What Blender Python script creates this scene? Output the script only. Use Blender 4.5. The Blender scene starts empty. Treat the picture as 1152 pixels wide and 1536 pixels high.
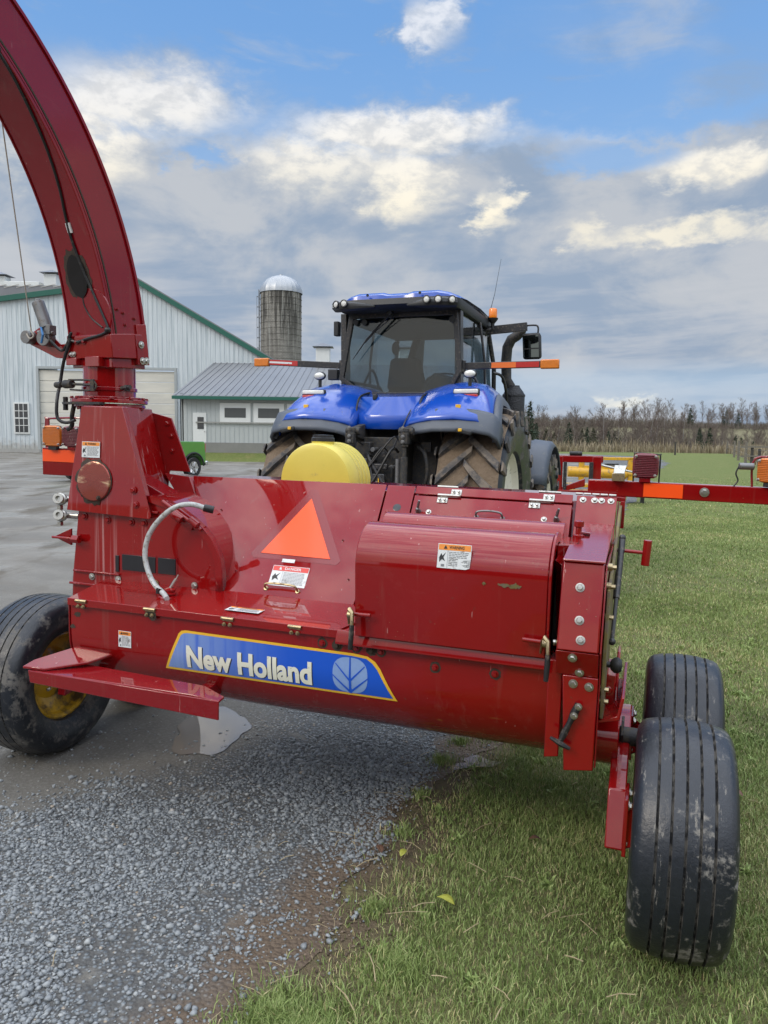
import bpy, bmesh, math, random
import numpy as np
from mathutils import Vector, Matrix
random.seed(7); RNG = np.random.default_rng(11)
SC = bpy.context.scene; COL = SC.collection
R = math.radians; PI = math.pi

# ------------------------------------------------------------------ mesh builder
class MB:
    def __init__(s): s.v = []; s.f = []; s.m = []
    def add(s, vs, fs, mi=0):
        o = len(s.v); s.v += [tuple(p) for p in vs]
        s.f += [tuple(i + o for i in f) for f in fs]; s.m += [mi] * len(fs); return s
    def box(s, c, d, mi=0, rot=None):
        x, y, z = d[0] / 2, d[1] / 2, d[2] / 2
        P = [Vector((a, b, e)) for a in (-x, x) for b in (-y, y) for e in (-z, z)]
        if rot is not None: P = [rot @ p for p in P]
        P = [p + Vector(c) for p in P]
        return s.add(P, [(0, 1, 3, 2), (4, 6, 7, 5), (0, 4, 5, 1), (2, 3, 7, 6), (0, 2, 6, 4), (1, 5, 7, 3)], mi)
    def hexa(s, P, mi=0):      # bottom loop 0-3, top loop 4-7
        return s.add(P, [(3, 2, 1, 0), (4, 5, 6, 7), (0, 1, 5, 4), (1, 2, 6, 5), (2, 3, 7, 6), (3, 0, 4, 7)], mi)
    def prism(s, loop, ext, mi=0):
        n = len(loop); e = Vector(ext); A = [Vector(p) for p in loop]; B = [p + e for p in A]
        return s.add(A + B, [tuple(range(n))[::-1], tuple(range(n, 2 * n))] + [(i, (i + 1) % n, n + (i + 1) % n, n + i) for i in range(n)], mi)
    def cyl(s, p0, p1, r0, r1=None, n=20, mi=0, caps=True):
        return s.tube([p0, p1], [r0, r0 if r1 is None else r1], n, mi, caps)
    def tube(s, path, r, n=10, mi=0, caps=True):
        P = [Vector(p) for p in path]; k = len(P)
        if k >= 4 and not isinstance(r, (list, tuple)):       # round the bends
            Q = []
            for i in range(k - 1):
                p0, p1, p2, p3 = P[max(i - 1, 0)], P[i], P[i + 1], P[min(i + 2, k - 1)]
                for j in range(5):
                    t = j / 5; Q.append(.5 * ((2 * p1) + (p2 - p0) * t + (2 * p0 - 5 * p1 + 4 * p2 - p3) * t * t + (3 * p1 - p0 - 3 * p2 + p3) * t ** 3))
            P = Q + [P[-1]]; k = len(P)
        rr = r if isinstance(r, (list, tuple)) else [r] * k
        t0 = (P[1] - P[0]).normalized(); a = Vector((0, 0, 1)) if abs(t0.z) < .9 else Vector((1, 0, 0))
        nrm = t0.cross(a).normalized(); V = []
        for i in range(k):
            t = ((P[min(i + 1, k - 1)] - P[i]).normalized() + (P[i] - P[max(i - 1, 0)]).normalized())
            t = t.normalized() if t.length > 1e-6 else t0
            nrm = (nrm - t * nrm.dot(t)).normalized(); b = t.cross(nrm)
            V += [P[i] + (nrm * math.cos(2 * PI * j / n) + b * math.sin(2 * PI * j / n)) * rr[i] for j in range(n)]
        F = [(i * n + j, i * n + (j + 1) % n, (i + 1) * n + (j + 1) % n, (i + 1) * n + j) for i in range(k - 1) for j in range(n)]
        if caps: F += [tuple(range(n))[::-1], tuple(range((k - 1) * n, k * n))]
        return s.add(V, F, mi)
    def lathe(s, prof, o, ax, n=48, mi=0, ref=None, close=False):
        o = Vector(o); ax = Vector(ax).normalized()
        a = Vector(ref) if ref else (Vector((0, 0, 1)) if abs(ax.z) < .9 else Vector((1, 0, 0)))
        e1 = (a - ax * a.dot(ax)).normalized(); e2 = ax.cross(e1); k = len(prof)
        V = [o + ax * h + (e1 * math.cos(2 * PI * j / n) + e2 * math.sin(2 * PI * j / n)) * r for (r, h) in prof for j in range(n)]
        F = [(i * n + j, i * n + (j + 1) % n, (i + 1) * n + (j + 1) % n, (i + 1) * n + j) for i in range(k - 1) for j in range(n)]
        if close: F += [((k - 1) * n + j, (k - 1) * n + (j + 1) % n, (j + 1) % n, j) for j in range(n)]
        return s.add(V, F, mi)
    def ball(s, c, r, sc=(1, 1, 1), n=16, m=10, mi=0):
        V = []; c = Vector(c)
        for i in range(m + 1):
            t = PI * i / m
            for j in range(n):
                p = 2 * PI * j / n
                V.append(c + Vector((r * sc[0] * math.sin(t) * math.cos(p), r * sc[1] * math.sin(t) * math.sin(p), r * sc[2] * math.cos(t))))
        F = [(i * n + j, (i + 1) * n + j, (i + 1) * n + (j + 1) % n, i * n + (j + 1) % n) for i in range(m) for j in range(n)]
        return s.add(V, F, mi)
    def grid(s, G, mi=0):      # G: rows of points
        r = len(G); c = len(G[0]); V = [p for row in G for p in row]
        return s.add(V, [(i * c + j, i * c + j + 1, (i + 1) * c + j + 1, (i + 1) * c + j) for i in range(r - 1) for j in range(c - 1)], mi)
    def build(s, name, mats, parent=None, bevel=0, smooth=35, solid=0, seg=2):
        me = bpy.data.meshes.new(name); me.from_pydata(s.v, [], s.f)
        if not isinstance(mats, (list, tuple)): mats = [mats]
        for m in mats: me.materials.append(m)
        if len(mats) > 1: me.polygons.foreach_set('material_index', s.m)
        bm = bmesh.new(); bm.from_mesh(me)
        if not solid: bmesh.ops.recalc_face_normals(bm, faces=bm.faces)
        bm.to_mesh(me); bm.free()
        if smooth:
            me.shade_smooth(); me.set_sharp_from_angle(angle=R(smooth))
        o = bpy.data.objects.new(name, me); COL.objects.link(o)
        if parent is not None: o.parent = parent
        if solid:
            md = o.modifiers.new('Solid', 'SOLIDIFY'); md.thickness = solid; md.offset = 0
        if bevel:
            md = o.modifiers.new('Bevel', 'BEVEL'); md.width = bevel; md.segments = seg; md.limit_method = 'ANGLE'
            md.angle_limit = R(35); md.harden_normals = False
        return o

def tag(o, label=None, cat=None, group=None, kind=None):
    if label: o['label'] = label
    if cat: o['category'] = cat
    if group: o['group'] = group
    if kind: o['kind'] = kind
    return o
def thing(name, loc, label, cat, yaw=0, group=None):
    o = bpy.data.objects.new(name, None); COL.objects.link(o); o.location = loc
    o.rotation_euler = (0, 0, yaw); o.empty_display_size = .2
    return tag(o, label, cat, group)
def copy_tree(o, parent=None):
    c = o.copy(); COL.objects.link(c)
    if parent is not None: c.parent = parent
    for ch in list(o.children): copy_tree(ch, c)
    return c
def copy_part(o, loc, parent, rot=None):
    c = o.copy(); COL.objects.link(c); c.parent = parent; c.location = loc
    if rot is not None: c.rotation_euler = rot
    return c
def mesh_np(name, V, F, mat, tint=None, smooth=False):
    """V (n,3), F (m,k) arrays"""
    me = bpy.data.meshes.new(name); n = len(V); m, k = F.shape
    me.vertices.add(n); me.vertices.foreach_set('co', V.astype(np.float32).ravel())
    me.loops.add(m * k); me.loops.foreach_set('vertex_index', F.astype(np.int32).ravel())
    me.polygons.add(m); me.polygons.foreach_set('loop_start', np.arange(0, m * k, k, dtype=np.int32))
    me.update(calc_edges=True)
    if tint is not None:
        a = me.attributes.new('tint', 'FLOAT', 'POINT'); a.data.foreach_set('value', tint.astype(np.float32))
    me.materials.append(mat)
    if smooth: me.shade_smooth()
    o = bpy.data.objects.new(name, me); COL.objects.link(o); return o

# ------------------------------------------------------------------ node materials
class NT:
    def __init__(s, name):
        s.m = bpy.data.materials.new(name); s.m.use_nodes = True; s.t = s.m.node_tree
        s.b = s.t.nodes['Principled BSDF']; s._tc = None
    def n(s, typ, **kw):
        x = s.t.nodes.new(typ)
        for k, v in kw.items(): setattr(x, k, v)
        return x
    def l(s, a, b): s.t.links.new(a, b)
    def put(s, sock, v):
        if isinstance(v, bpy.types.NodeSocket): s.l(v, sock)
        else: sock.default_value = v
    def co(s, which='Object', sc=(1, 1, 1), loc=(0, 0, 0), rot=(0, 0, 0)):
        if which == 'World':
            g = s.n('ShaderNodeNewGeometry'); src = g.outputs['Position']
        else:
            if s._tc is None: s._tc = s.n('ShaderNodeTexCoord')
            src = s._tc.outputs[which]
        mp = s.n('ShaderNodeMapping'); mp.inputs['Scale'].default_value = sc; mp.inputs['Location'].default_value = loc
        mp.inputs['Rotation'].default_value = rot
        s.l(src, mp.inputs['Vector']); return mp.outputs['Vector']
    def noise(s, v, scale, detail=4, rough=.55, dist=0):
        x = s.n('ShaderNodeTexNoise'); s.l(v, x.inputs['Vector'])
        x.inputs['Scale'].default_value = scale; x.inputs['Detail'].default_value = detail
        x.inputs['Roughness'].default_value = rough; x.inputs['Distortion'].default_value = dist
        return x.outputs['Fac']
    def vor(s, v, scale, feat='F1', out='Distance'):
        x = s.n('ShaderNodeTexVoronoi', feature=feat); s.l(v, x.inputs['Vector']); x.inputs['Scale'].default_value = scale
        return x.outputs[out]
    def ramp(s, f, stops, interp='LINEAR'):
        x = s.n('ShaderNodeValToRGB'); s.l(f, x.inputs['Fac']); e = x.color_ramp.elements
        x.color_ramp.interpolation = interp
        while len(e) < len(stops): e.new(.5)
        for k, (p, c) in zip(e, stops):
            k.position = p; k.color = (c, c, c, 1) if isinstance(c, (int, float)) else (*c, 1)
        return x.outputs['Color']
    def map(s, f, a, b, c=0, d=1, smooth=True):
        x = s.n('ShaderNodeMapRange'); x.interpolation_type = 'SMOOTHSTEP' if smooth else 'LINEAR'
        s.put(x.inputs['Value'], f)
        for k, v in zip(('From Min', 'From Max', 'To Min', 'To Max'), (a, b, c, d)): s.put(x.inputs[k], v)
        return x.outputs['Result']
    def mix(s, f, a, b, mode='MIX'):
        x = s.n('ShaderNodeMix', data_type='RGBA', blend_type=mode)
        s.put(x.inputs[0], f)
        for sock, v in ((x.inputs[6], a), (x.inputs[7], b)):
            s.put(sock, (*v, 1) if isinstance(v, tuple) and len(v) == 3 else v)
        return x.outputs[2]
    def math(s, op, a, b=None, c=None):
        x = s.n('ShaderNodeMath', operation=op); s.put(x.inputs[0], a)
        if b is not None: s.put(x.inputs[1], b)
        if c is not None: s.put(x.inputs[2], c)
        return x.outputs[0]
    def sep(s, v):
        x = s.n('ShaderNodeSeparateXYZ'); s.l(v, x.inputs[0]); return x.outputs
    def bump(s, h, strength=.3, dist=.01, normal=None):
        x = s.n('ShaderNodeBump'); s.l(h, x.inputs['Height']); x.inputs['Strength'].default_value = strength
        x.inputs['Distance'].default_value = dist
        if normal is not None: s.l(normal, x.inputs['Normal'])
        s.l(x.outputs['Normal'], s.b.inputs['Normal']); return x.outputs['Normal']
    def set(s, **kw):
        names = dict(col='Base Color', rough='Roughness', metal='Metallic', coat='Coat Weight', coatr='Coat Roughness', spec='Specular IOR Level', ior='IOR', trans='Transmission Weight', alpha='Alpha', sheen='Sheen Weight')
        for k, v in kw.items():
            sock = s.b.inputs[names[k]]
            if isinstance(v, tuple) and len(v) == 3: v = (*v, 1)
            s.put(sock, v)
        return s

_SM = {}
def simple(name, col, rough=.5, metal=0, coat=0, var=.12, scale=8, bump=0, dirt=0, dirtcol=(.16, .13, .10), spec=.5):
    t = NT(name); v = t.co('Object')
    n1 = t.noise(v, scale, 5, .6)
    a = tuple(c * (1 - var) for c in col); b = tuple(min(1, c * (1 + var)) for c in col)
    c = t.mix(n1, a, b)
    if dirt:
        d = t.map(t.noise(v, scale * 2.3, 6, .65), .62 - dirt * .35, .78 - dirt * .25)
        c = t.mix(d, c, dirtcol)
        t.set(rough=t.map(d, 0, 1, rough, min(.95, rough + .35)))
    else: t.set(rough=rough)
    t.set(col=c, metal=metal, coat=coat, coatr=.08, spec=spec)
    if bump: t.bump(t.noise(v, scale * 12, 3), bump, .004)
    return t.m

def red_paint(name, streak=False, base=(.235, .0038, .0042), dirt=.5):
    t = NT(name); v = t.co('Object')
    big = t.noise(v, 2.2, 4, .6); fine = t.noise(v, 26, 6, .65)
    c = t.mix(big, tuple(x * .82 for x in base), tuple(x * 1.15 for x in base))
    dull = t.map(t.noise(v, 5.5, 6, .7, .4), .5, .8)
    c = t.mix(t.math('MULTIPLY', dull, .10), c, (.26, .07, .06))
    # scuffs down to primer and grime specks
    gr = t.map(fine, .70 - dirt * .12, .80)
    c = t.mix(t.math('MULTIPLY', gr, .75), c, (.07, .045, .03))
    sv = t.co('Object', (60, 60, 5)); scr = t.map(t.noise(sv, 1.0, 3, .5), .715, .74)
    c = t.mix(t.math('MULTIPLY', scr, .45), c, (.5, .30, .28))
    # chaff specks and rain-run streaks
    ch = t.map(t.vor(t.co('Object', (1, 1, 1.6)), 38), .10, .06); ch = t.math('MULTIPLY', ch, t.map(t.noise(v, 3.3, 4, .7), .54, .62)); c = t.mix(t.math('MULTIPLY', ch, .7), c, (.20, .15, .08))
    rn = t.map(t.noise(t.co('Object', (22, 22, .8), (5, 2, 0)), 1.0, 4, .6), .58, .74); c = t.mix(t.math('MULTIPLY', rn, .20), c, (.22, .09, .07))
    if streak:
        sv = t.co('Object', (34, 34, .55), (.3, 0, 0)); st = t.map(t.noise(sv, 1.0, 3, .55), .56, .72)
        x = t.sep(t.co('Object'))
        reg = t.math('MULTIPLY', t.map(x[0], -1.72, -1.62), t.map(x[0], -1.40, -1.18, 1, 0))
        reg = t.math('MULTIPLY', reg, t.map(x[2], 1.75, 1.5, .25, 1))
        c = t.mix(t.math('MULTIPLY', st, t.math('MULTIPLY', reg, .62)), c, (.50, .27, .26))
    t.set(col=c, coat=1.0, coatr=.03, spec=.05); t.b.inputs['Coat IOR'].default_value = 1.53
    t.set(rough=t.map(t.math('MAXIMUM', dull, gr), 0, 1, .22, .5))
    n1 = t.bump(t.noise(v, 4.5, 3, .5), .16, .012); t.bump(t.noise(v, 70, 2, .5), .07, .004, n1)
    return t.m

RED = red_paint('red machine paint'); REDS = red_paint('red paint with pale run marks', streak=True)
REDW = red_paint('weathered red paint', base=(.21, .005, .008), dirt=.8)
REDWET = red_paint('wet red paint', base=(.26, .012, .018), dirt=.1); _b = REDWET.node_tree.nodes['Principled BSDF']; _b.inputs['Coat IOR'].default_value = 2.3; _b.inputs['Coat Weight'].default_value = 1; _b.inputs['Coat Roughness'].default_value = .16
REDP = red_paint('red spout paint', base=(.21, .0035, .009), dirt=.3)
BLUE = simple('tractor blue paint', (.004, .062, .40), .24, 0, .6, .12, 3, dirt=.12, dirtcol=(.05, .10, .30))
BLACKP = simple('black plastic', (.016, .017, .019), .5, 0, 0, .3, 14, .15, .10, (.05, .052, .055))
BLACKM = simple('black painted steel', (.02, .02, .022), .38, 0, .1, .3, 20, .1, .25)
GREYP = simple('dark grey fender plastic', (.075, .088, .110), .5, 0, 0, .2, 6, .2, .12, (.16, .16, .155))
CHARC = simple('charcoal machinery', (.028, .029, .032), .55, .2, 0, .4, 18, .3, .5, (.09, .075, .055))
ZINC = simple('zinc plated steel', (.50, .49, .45), .32, 1, 0, .15, 30, .1, .2)
BRASS = simple('yellow zinc steel', (.42, .34, .20), .38, 1, 0, .2, 30, .1, .3)
STEEL = simple('grey cast steel', (.20, .20, .20), .45, .7, 0, .25, 20, .2, .3)
RUBBER = simple('black rubber hose', (.012, .012, .013), .45, 0, 0, .3, 10, .1, .2)
ROPE = simple('pale rope', (.42, .38, .32), .8, 0, 0, .2, 40, .3)
HOSEG = simple('milky plastic hose', (.42, .44, .43), .3, 0, 0, .12, 22, 0, .35, (.2, .17, .13))
SEATM = simple('black seat fabric', (.012, .013, .015), .8, 0, 0, .2, 30, .2)
ORANGE = simple('fluorescent orange film', (.95, .085, .006), .30, 0, .3, .04, 6)
AMBER = simple('amber lens', (.62, .17, .008), .2, 0, .4, .15, 40, .3)
REDL = simple('dark red lens', (.13, .006, .014), .22, 0, .4, .15, 40, .3)
REDB = simple('bright red lens', (.45, .02, .015), .2, 0, .4, .1, 30)
WHITEL = simple('clear lamp lens', (.70, .70, .66), .15, 0, .5, .2, 60)
CHROME = simple('chrome reflector', (.7, .7, .7), .12, 1, 0, .1, 20)
DECW = simple('white decal film', (.66, .68, .68), .4, 0, .1, .06, 12, 0, .12)
DECO = simple('orange warning band', (.78, .26, .035), .4, 0, .1, .08, 12)
DECR = simple('red danger band', (.62, .05, .04), .4, 0, .1, .08, 12)
DECK = simple('black print', (.02, .02, .022), .5, 0, 0, .1, 10)
DECG = simple('grey print', (.17, .18, .19), .5, 0, 0, .1, 10)
DECY = simple('yellow decal edge', (.80, .46, .03), .35, 0, .2, .08, 10)
CREAM = simple('cream decal lettering', (.74, .74, .62), .38, 0, .1, .06, 30, 0, .08)
LEAF = simple('pale blue emblem', (.22, .34, .62), .35, 0, .2, .22, 14)
RIMC = simple('cream tractor rim', (.80, .76, .64), .5, 0, 0, .08, 8, .1, .15, (.25, .20, .14))
TANKY = simple('yellow plastic tank', (.66, .54, .085), .38, 0, 0, .12, 5, .08, .06, (.42, .34, .10))
YELP = simple('yellow implement paint', (.62, .34, .02), .35, 0, .3, .1, 6, 0, .3)
GREENP = simple('green pickup paint', (.10, .28, .05), .2, .1, .8, .1, 3)
WOOD = simple('grey weathered wood', (.16, .145, .12), .85, 0, 0, .3, 8, .4)
WOODD = simple('dark wet wood', (.05, .045, .04), .85, 0, 0, .3, 8, .4)
OLIVE = simple('muddy olive steel', (.16, .13, .04), .5, .3, 0, .3, 10, .2, .5)
INK = simple('dark plate', (.012, .014, .018), .3, 0, .3, .3, 30)
CORK = simple('rust and crud', (.05, .035, .025), .9, 0, 0, .4, 40, .6)

t = NT('blue brand decal film'); v = t.co('Object')
x = t.sep(v)
pale_streaks = t.math('MULTIPLY', t.map(x[0], -.25, -.95), t.map(t.noise(t.co('Object', (26, 1, 1.2)), 1, 4), .15, .55))  # paler vertical streaks, stronger towards the left end of the decal
t.set(col=t.mix(pale_streaks, (.004, .085, .56), (.20, .31, .60)), rough=.3, coat=.4, coatr=.08); DBLUE = t.m

t = NT('yellow wheel paint with mud'); v = t.co('Object')
c = t.mix(t.map(t.noise(v, 9, 6, .65), .42, .62), (.60, .36, .02), (.10, .065, .03))
t.set(col=c, rough=.35, coat=.3); t.bump(t.noise(v, 60, 4), .25, .006); RIMY = t.m

def tyre_mat(name, mud=.5, mudcol=(.17, .155, .14)):
    t = NT(name); v = t.co('Object')
    n1 = t.noise(v, 7, 7, .68, .3); n2 = t.noise(v, 45, 5, .7)
    m = t.math('ADD', t.math('MULTIPLY', n1, .75), t.math('MULTIPLY', n2, .25))
    mk = t.map(m, .62 - mud * .16, .70 - mud * .14)
    c = t.mix(n2, (.008, .010, .014), (.020, .024, .032))
    mk = t.math('MAXIMUM', mk, t.map(t.noise(t.co('Object', (9, 2.2, 2.2)), 1.9, 8, .8), .57, .64))
    c = t.mix(t.math('MULTIPLY', mk, .85), c, mudcol)
    t.set(col=c, rough=t.map(mk, 0, 1, .30, .9)); t.bump(n2, .5, .004)
    return t.m
TYRE = tyre_mat('wet ribbed rubber with dried mud', .42, (.24, .225, .20)); TYREM = tyre_mat('tractor tyre muddy rubber', .62, (.15, .13, .112))
TYREW = tyre_mat('dusty ribbed rubber', .75, (.15, .14, .125))
t = NT('mud in tyre grooves'); v = t.co('Object'); t.set(col=t.mix(t.map(t.noise(v, 22, 6, .7), .42, .60), (.010, .010, .011), (.13, .12, .105)), rough=.9); t.bump(t.noise(v, 60, 4), .5, .004); GROOVE = t.m
t = NT('mud packed between lugs'); v = t.co('Object')
t.set(col=t.mix(t.noise(v, 14, 6, .7), (.10, .07, .045), (.27, .20, .135)), rough=.9); t.bump(t.noise(v, 30, 6, .7), .8, .02); MUDT = t.m
t = NT('lug rubber'); v = t.co('Object')
t.set(col=t.mix(t.map(t.noise(v, 8, 6, .7), .4, .62), (.045, .046, .05), (.19, .155, .12)), rough=.8); t.bump(t.noise(v, 50, 4, .7), .3, .006); LUG = t.m

t = NT('tinted cab glass'); t.set(col=(.80, .86, .86), rough=.02, trans=1, ior=1.1, spec=.8)
g = t.t; tr = t.n('ShaderNodeBsdfTransparent'); tr.inputs[0].default_value = (.60, .66, .68, 1)
gl = t.n('ShaderNodeBsdfGlossy'); gl.inputs[0].default_value = (1, 1, 1, 1); gl.inputs['Roughness'].default_value = .03
fr = t.n('ShaderNodeLayerWeight'); fr.inputs[0].default_value = .5
fac = t.math('ADD', t.math('MULTIPLY', t.math('POWER', fr.outputs['Facing'], 4.0), .85), .045)
mx = t.n('ShaderNodeMixShader'); t.l(fac, mx.inputs[0]); t.l(tr.outputs[0], mx.inputs[1]); t.l(gl.outputs[0], mx.inputs[2])
t.l(mx.outputs[0], t.t.nodes['Material Output'].inputs[0]); GLASS = t.m
t = NT('dark window glass'); t.set(col=(.02, .025, .03), rough=.08, spec=.8); DGLASS = t.m
t = NT('mirror face'); t.set(col=(.12, .14, .14), rough=.03, metal=1); MIRROR = t.m

# ------------------------------------------------------------------ text as flat mesh
def text2d(body, height, bold=0, width=None):
    cu = bpy.data.curves.new('t', 'FONT'); cu.body = body; cu.size = 1; cu.offset = bold; cu.resolution_u = 4
    o = bpy.data.objects.new('t', cu); COL.objects.link(o)
    dg = bpy.context.evaluated_depsgraph_get(); me = bpy.data.meshes.new_from_object(o.evaluated_get(dg))
    V = np.array([v.co[:2] for v in me.vertices]); F = [tuple(p.vertices) for p in me.polygons]
    bpy.data.objects.remove(o); bpy.data.curves.remove(cu); bpy.data.meshes.remove(me)
    caph = .73; V[:, 1] *= height / caph
    x0, x1 = V[:, 0].min(), V[:, 0].max()
    k = (width / (x1 - x0)) if width else height / caph
    V[:, 0] = (V[:, 0] - x0) * k
    return V, F
def flat_poly(V, F, mp, cuts=None):
    """triangulate / slice 2-D polygons and map them onto a surface"""
    bm = bmesh.new(); vs = [bm.verts.new((p[0], p[1], 0)) for p in V]
    for f in F:
        try: bm.faces.new([vs[i] for i in f])
        except ValueError: pass
    for c in (cuts or []):
        bmesh.ops.bisect_plane(bm, geom=bm.verts[:] + bm.edges[:] + bm.faces[:], plane_co=(0, c, 0), plane_no=(0, 1, 0))
    bmesh.ops.triangulate(bm, faces=bm.faces[:], ngon_method='EAR_CLIP')
    bm.verts.index_update()
    P = [mp(v.co.x, v.co.y) for v in bm.verts]; Q = [tuple(v.index for v in f.verts) for f in bm.faces]
    bm.free(); return P, Q
# ------------------------------------------------------------------ camera
cam_d = bpy.data.cameras.new('camera'); cam = bpy.data.objects.new('camera', cam_d); COL.objects.link(cam)
cam_d.sensor_fit = 'HORIZONTAL'; cam_d.sensor_width = 36; cam_d.lens = 36 * 1150 / 1152
cam_d.clip_start = .05; cam_d.clip_end = 3000
P_, R_ = R(5.86), R(.75)
f_ = Vector((0, math.cos(P_), -math.sin(P_))); u_ = Vector((0, math.sin(P_), math.cos(P_))); r_ = Vector((1, 0, 0))
rr_ = r_ * math.cos(R_) + u_ * math.sin(R_); uu_ = -r_ * math.sin(R_) + u_ * math.cos(R_)
M_ = Matrix((rr_, uu_, -f_)).transposed().to_4x4(); M_.translation = (0, 0, 1.75)
cam.matrix_world = M_; SC.camera = cam

# ------------------------------------------------------------------ forage harvester
def machine_frame(o, loc, yaw, roll):
    a, b = R(yaw), R(roll)
    U = Vector((math.cos(a) * math.cos(b), -math.sin(a) * math.cos(b), -math.sin(b))); V = Vector((math.sin(a), math.cos(a), 0)); W = U.cross(V)
    m = Matrix((U, V, W)).transposed(); o.rotation_euler = m.to_euler(); o.location = loc
H = thing('forage_harvester', (0, 3.3, .02), 'red pull-type forage harvester with tall curved spout, standing on its wheels behind the blue tractor', 'forage harvester')
machine_frame(H, (0, 3.3, .02), 19.0, .9)
def part(mb, name, mat, bevel=0, parent=None, label=None, **k):
    o = mb.build(name, mat, parent or H, bevel, **k)
    if label: o['label'] = label
    return o

# bolt prototypes (head with washer), copied as separate parts
def bolt_mesh(r=.011):
    b = MB(); b.lathe([(0, 0), (r * 1.45, 0), (r * 1.45, .003), (r * 1.1, .0035), (0, .0035)], (0, 0, 0), (0, 0, 1), 18)
    b.lathe([(r, .003), (r, .010), (r * .8, .0125), (0, .0128)], (0, 0, 0), (0, 0, 1), 6); return b
def orient(n):
    return Vector(n).to_track_quat('Z', 'Y').to_euler()
_b0 = {}
def bolt(p, n=(0, -1, 0), mat=ZINC, r=.011, parent=None):
    k = (mat.name, r); par = parent or H
    if k not in _b0:
        o = bolt_mesh(r).build('bolt', mat, par, smooth=25); _b0[k] = o
        o.location = p; o.rotation_euler = orient(n); return o
    return copy_part(_b0[k], p, par, orient(n))

# trough that holds the feed auger: flat back, round bottom
def trough_pt(u, s, off=0):
    if s < .15: return (u, -.30 - off, .92 - s)
    a = (s - .15) / .30
    return (u, -(.30 + off) * math.cos(a), .77 - (.30 + off) * math.sin(a))
prof = [trough_pt(0, s)[1:] for s in [0, .15] + [.15 + .30 * R(d) for d in range(8, 151, 8)]]
prof += [(.36, .70), (.36, .92)]
b = MB(); b.prism([(-1.44, p[0], p[1]) for p in prof], (2.20, 0, 0))
part(b, 'auger_trough', RED, .006, smooth=40)
b = MB()                                     # seam flange above the brand decal, weld line and end plates
b.prism([(-.10, -.302, .938), (-.10, -.318, .938), (-.10, -.336, .896), (-.10, -.336, .884), (-.10, -.302, .880)], (.85, 0, 0))
part(b, 'seam_flange', RED, .003)
b = MB(); b.prism([(-1.447, p[0] * 1.01 - .001, p[1] + (.004 if p[1] > .9 else -.004)) for p in prof], (.006, 0, 0))
part(b, 'end_plate', REDW, .002)
# lid on the trough
b = MB(); T = .012
L = [(-1.44, -.315, .925), (-.10, -.315, .925), (-.04, -.10, .94), (-.04, .05, .952), (-1.50, .05, .955)]
b.prism(L, (0, 0, .010)); b.prism([(-1.44, -.318, .937), (-.10, -.318, .937), (-.10, -.318, .903), (-1.44, -.318, .903)], (0, .004, 0))
part(b, 'trough_lid', RED, .003)
b = MB(); b.prism([(-.10, -.31, .925), (-.0, -.31, .925), (-.0, -.05, .94), (-.035, -.09, .94)], (0, 0, .004)); part(b, 'ledge_plate', RED, .001)
for u in (-1.36, -.99, -.60, -.285):          # lid hinges
    b = MB(); b.cyl((u - .03, -.322, .930), (u + .03, -.322, .930), .0075, n=12); b.box((u, -.3195, .925), (.05, .004, .012))
    o = part(b, 'hinge', BRASS, .001)
    for d in (-.014, .014): bolt((u + d, -.3225, .905), (0, -1, 0), BRASS, .006, o)
for u, w, m in ((-.17, .87, RED), (-.105, .868, CORK), (-.02, .868, RED), (.045, .866, CORK), (.085, .866, RED), (.31, .83, RED), (.545, .835, RED)):
    bolt((u, -.301, w), (0, -1, 0), m, .010)
    b = MB(); rnd = random.Random(int(u * 1000)); b.add([(u + (.020 + .006 * rnd.random()) * math.cos(2 * PI * k / 14), -.3008, w + (.020 + .006 * rnd.random()) * math.sin(2 * PI * k / 14)) for k in range(14)], [tuple(range(14))]); part(b, 'rust_ring', CORK)
for u_, w_, r_, sd_ in ((-.985, .905, .034, 3), (-1.40, .86, .020, 5), (-1.425, .80, .016, 6), (-1.35, .905, .018, 8)):
    b = MB(); rnd = random.Random(sd_); b.add([(u_ + r_ * (.6 + .6 * rnd.random()) * math.cos(2 * PI * k / 18), -.3193 if w_ > .9 else -.3010, min(.934, w_ + r_ * .7 * (.5 + .7 * rnd.random()) * math.sin(2 * PI * k / 18))) for k in range(18)], [tuple(range(18))]); part(b, 'bare_spot', CORK)

# brand decal on the trough
def tr_map(off): return lambda x, y: trough_pt(x, y, off)
edge = [(-.935, .262), (-.855, .088), (-.84, .074), (-.82, .070), (-.03, .076), (.03, .082), (.062, .100), (.085, .128), (.155, .258)]
inner = [(-.917, .250), (-.843, .095), (-.83, .085), (-.81, .081), (-.032, .087), (.024, .092), (.050, .108), (.072, .133), (.137, .247)]
cuts = [.15 + i * .018 for i in range(7)]
b = MB(); P, Q = flat_poly(edge, [tuple(range(len(edge)))], tr_map(.0015), cuts); b.add(P, Q, 0)
P, Q = flat_poly(inner, [tuple(range(len(inner)))], tr_map(.0026), cuts); b.add(P, Q, 1)
brand = part(b, 'brand_decal', [DECY, DBLUE], smooth=60)
V, F = text2d('New Holland', .098, .038, .60); V = [(-.815 + p[0], .232 - p[1] - .0) for p in V]
b = MB(); P, Q = flat_poly([(p[0] + .004, p[1] + .003) for p in V], F, tr_map(.0032), cuts); b.add(P, Q, 0)
P, Q = flat_poly(V, F, tr_map(.0042), cuts); b.add(P, Q, 1)
part(b, 'lettering', [DECK, CREAM], parent=brand, smooth=60)
b = MB()                                      # leaf emblem: rounded shape split by veins
cu, cs = -.045, .170
def leaf(poly, mi, off):
    P, Q = flat_poly(poly, [tuple(range(len(poly)))], tr_map(off), cuts); b.add(P, Q, mi)
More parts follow.
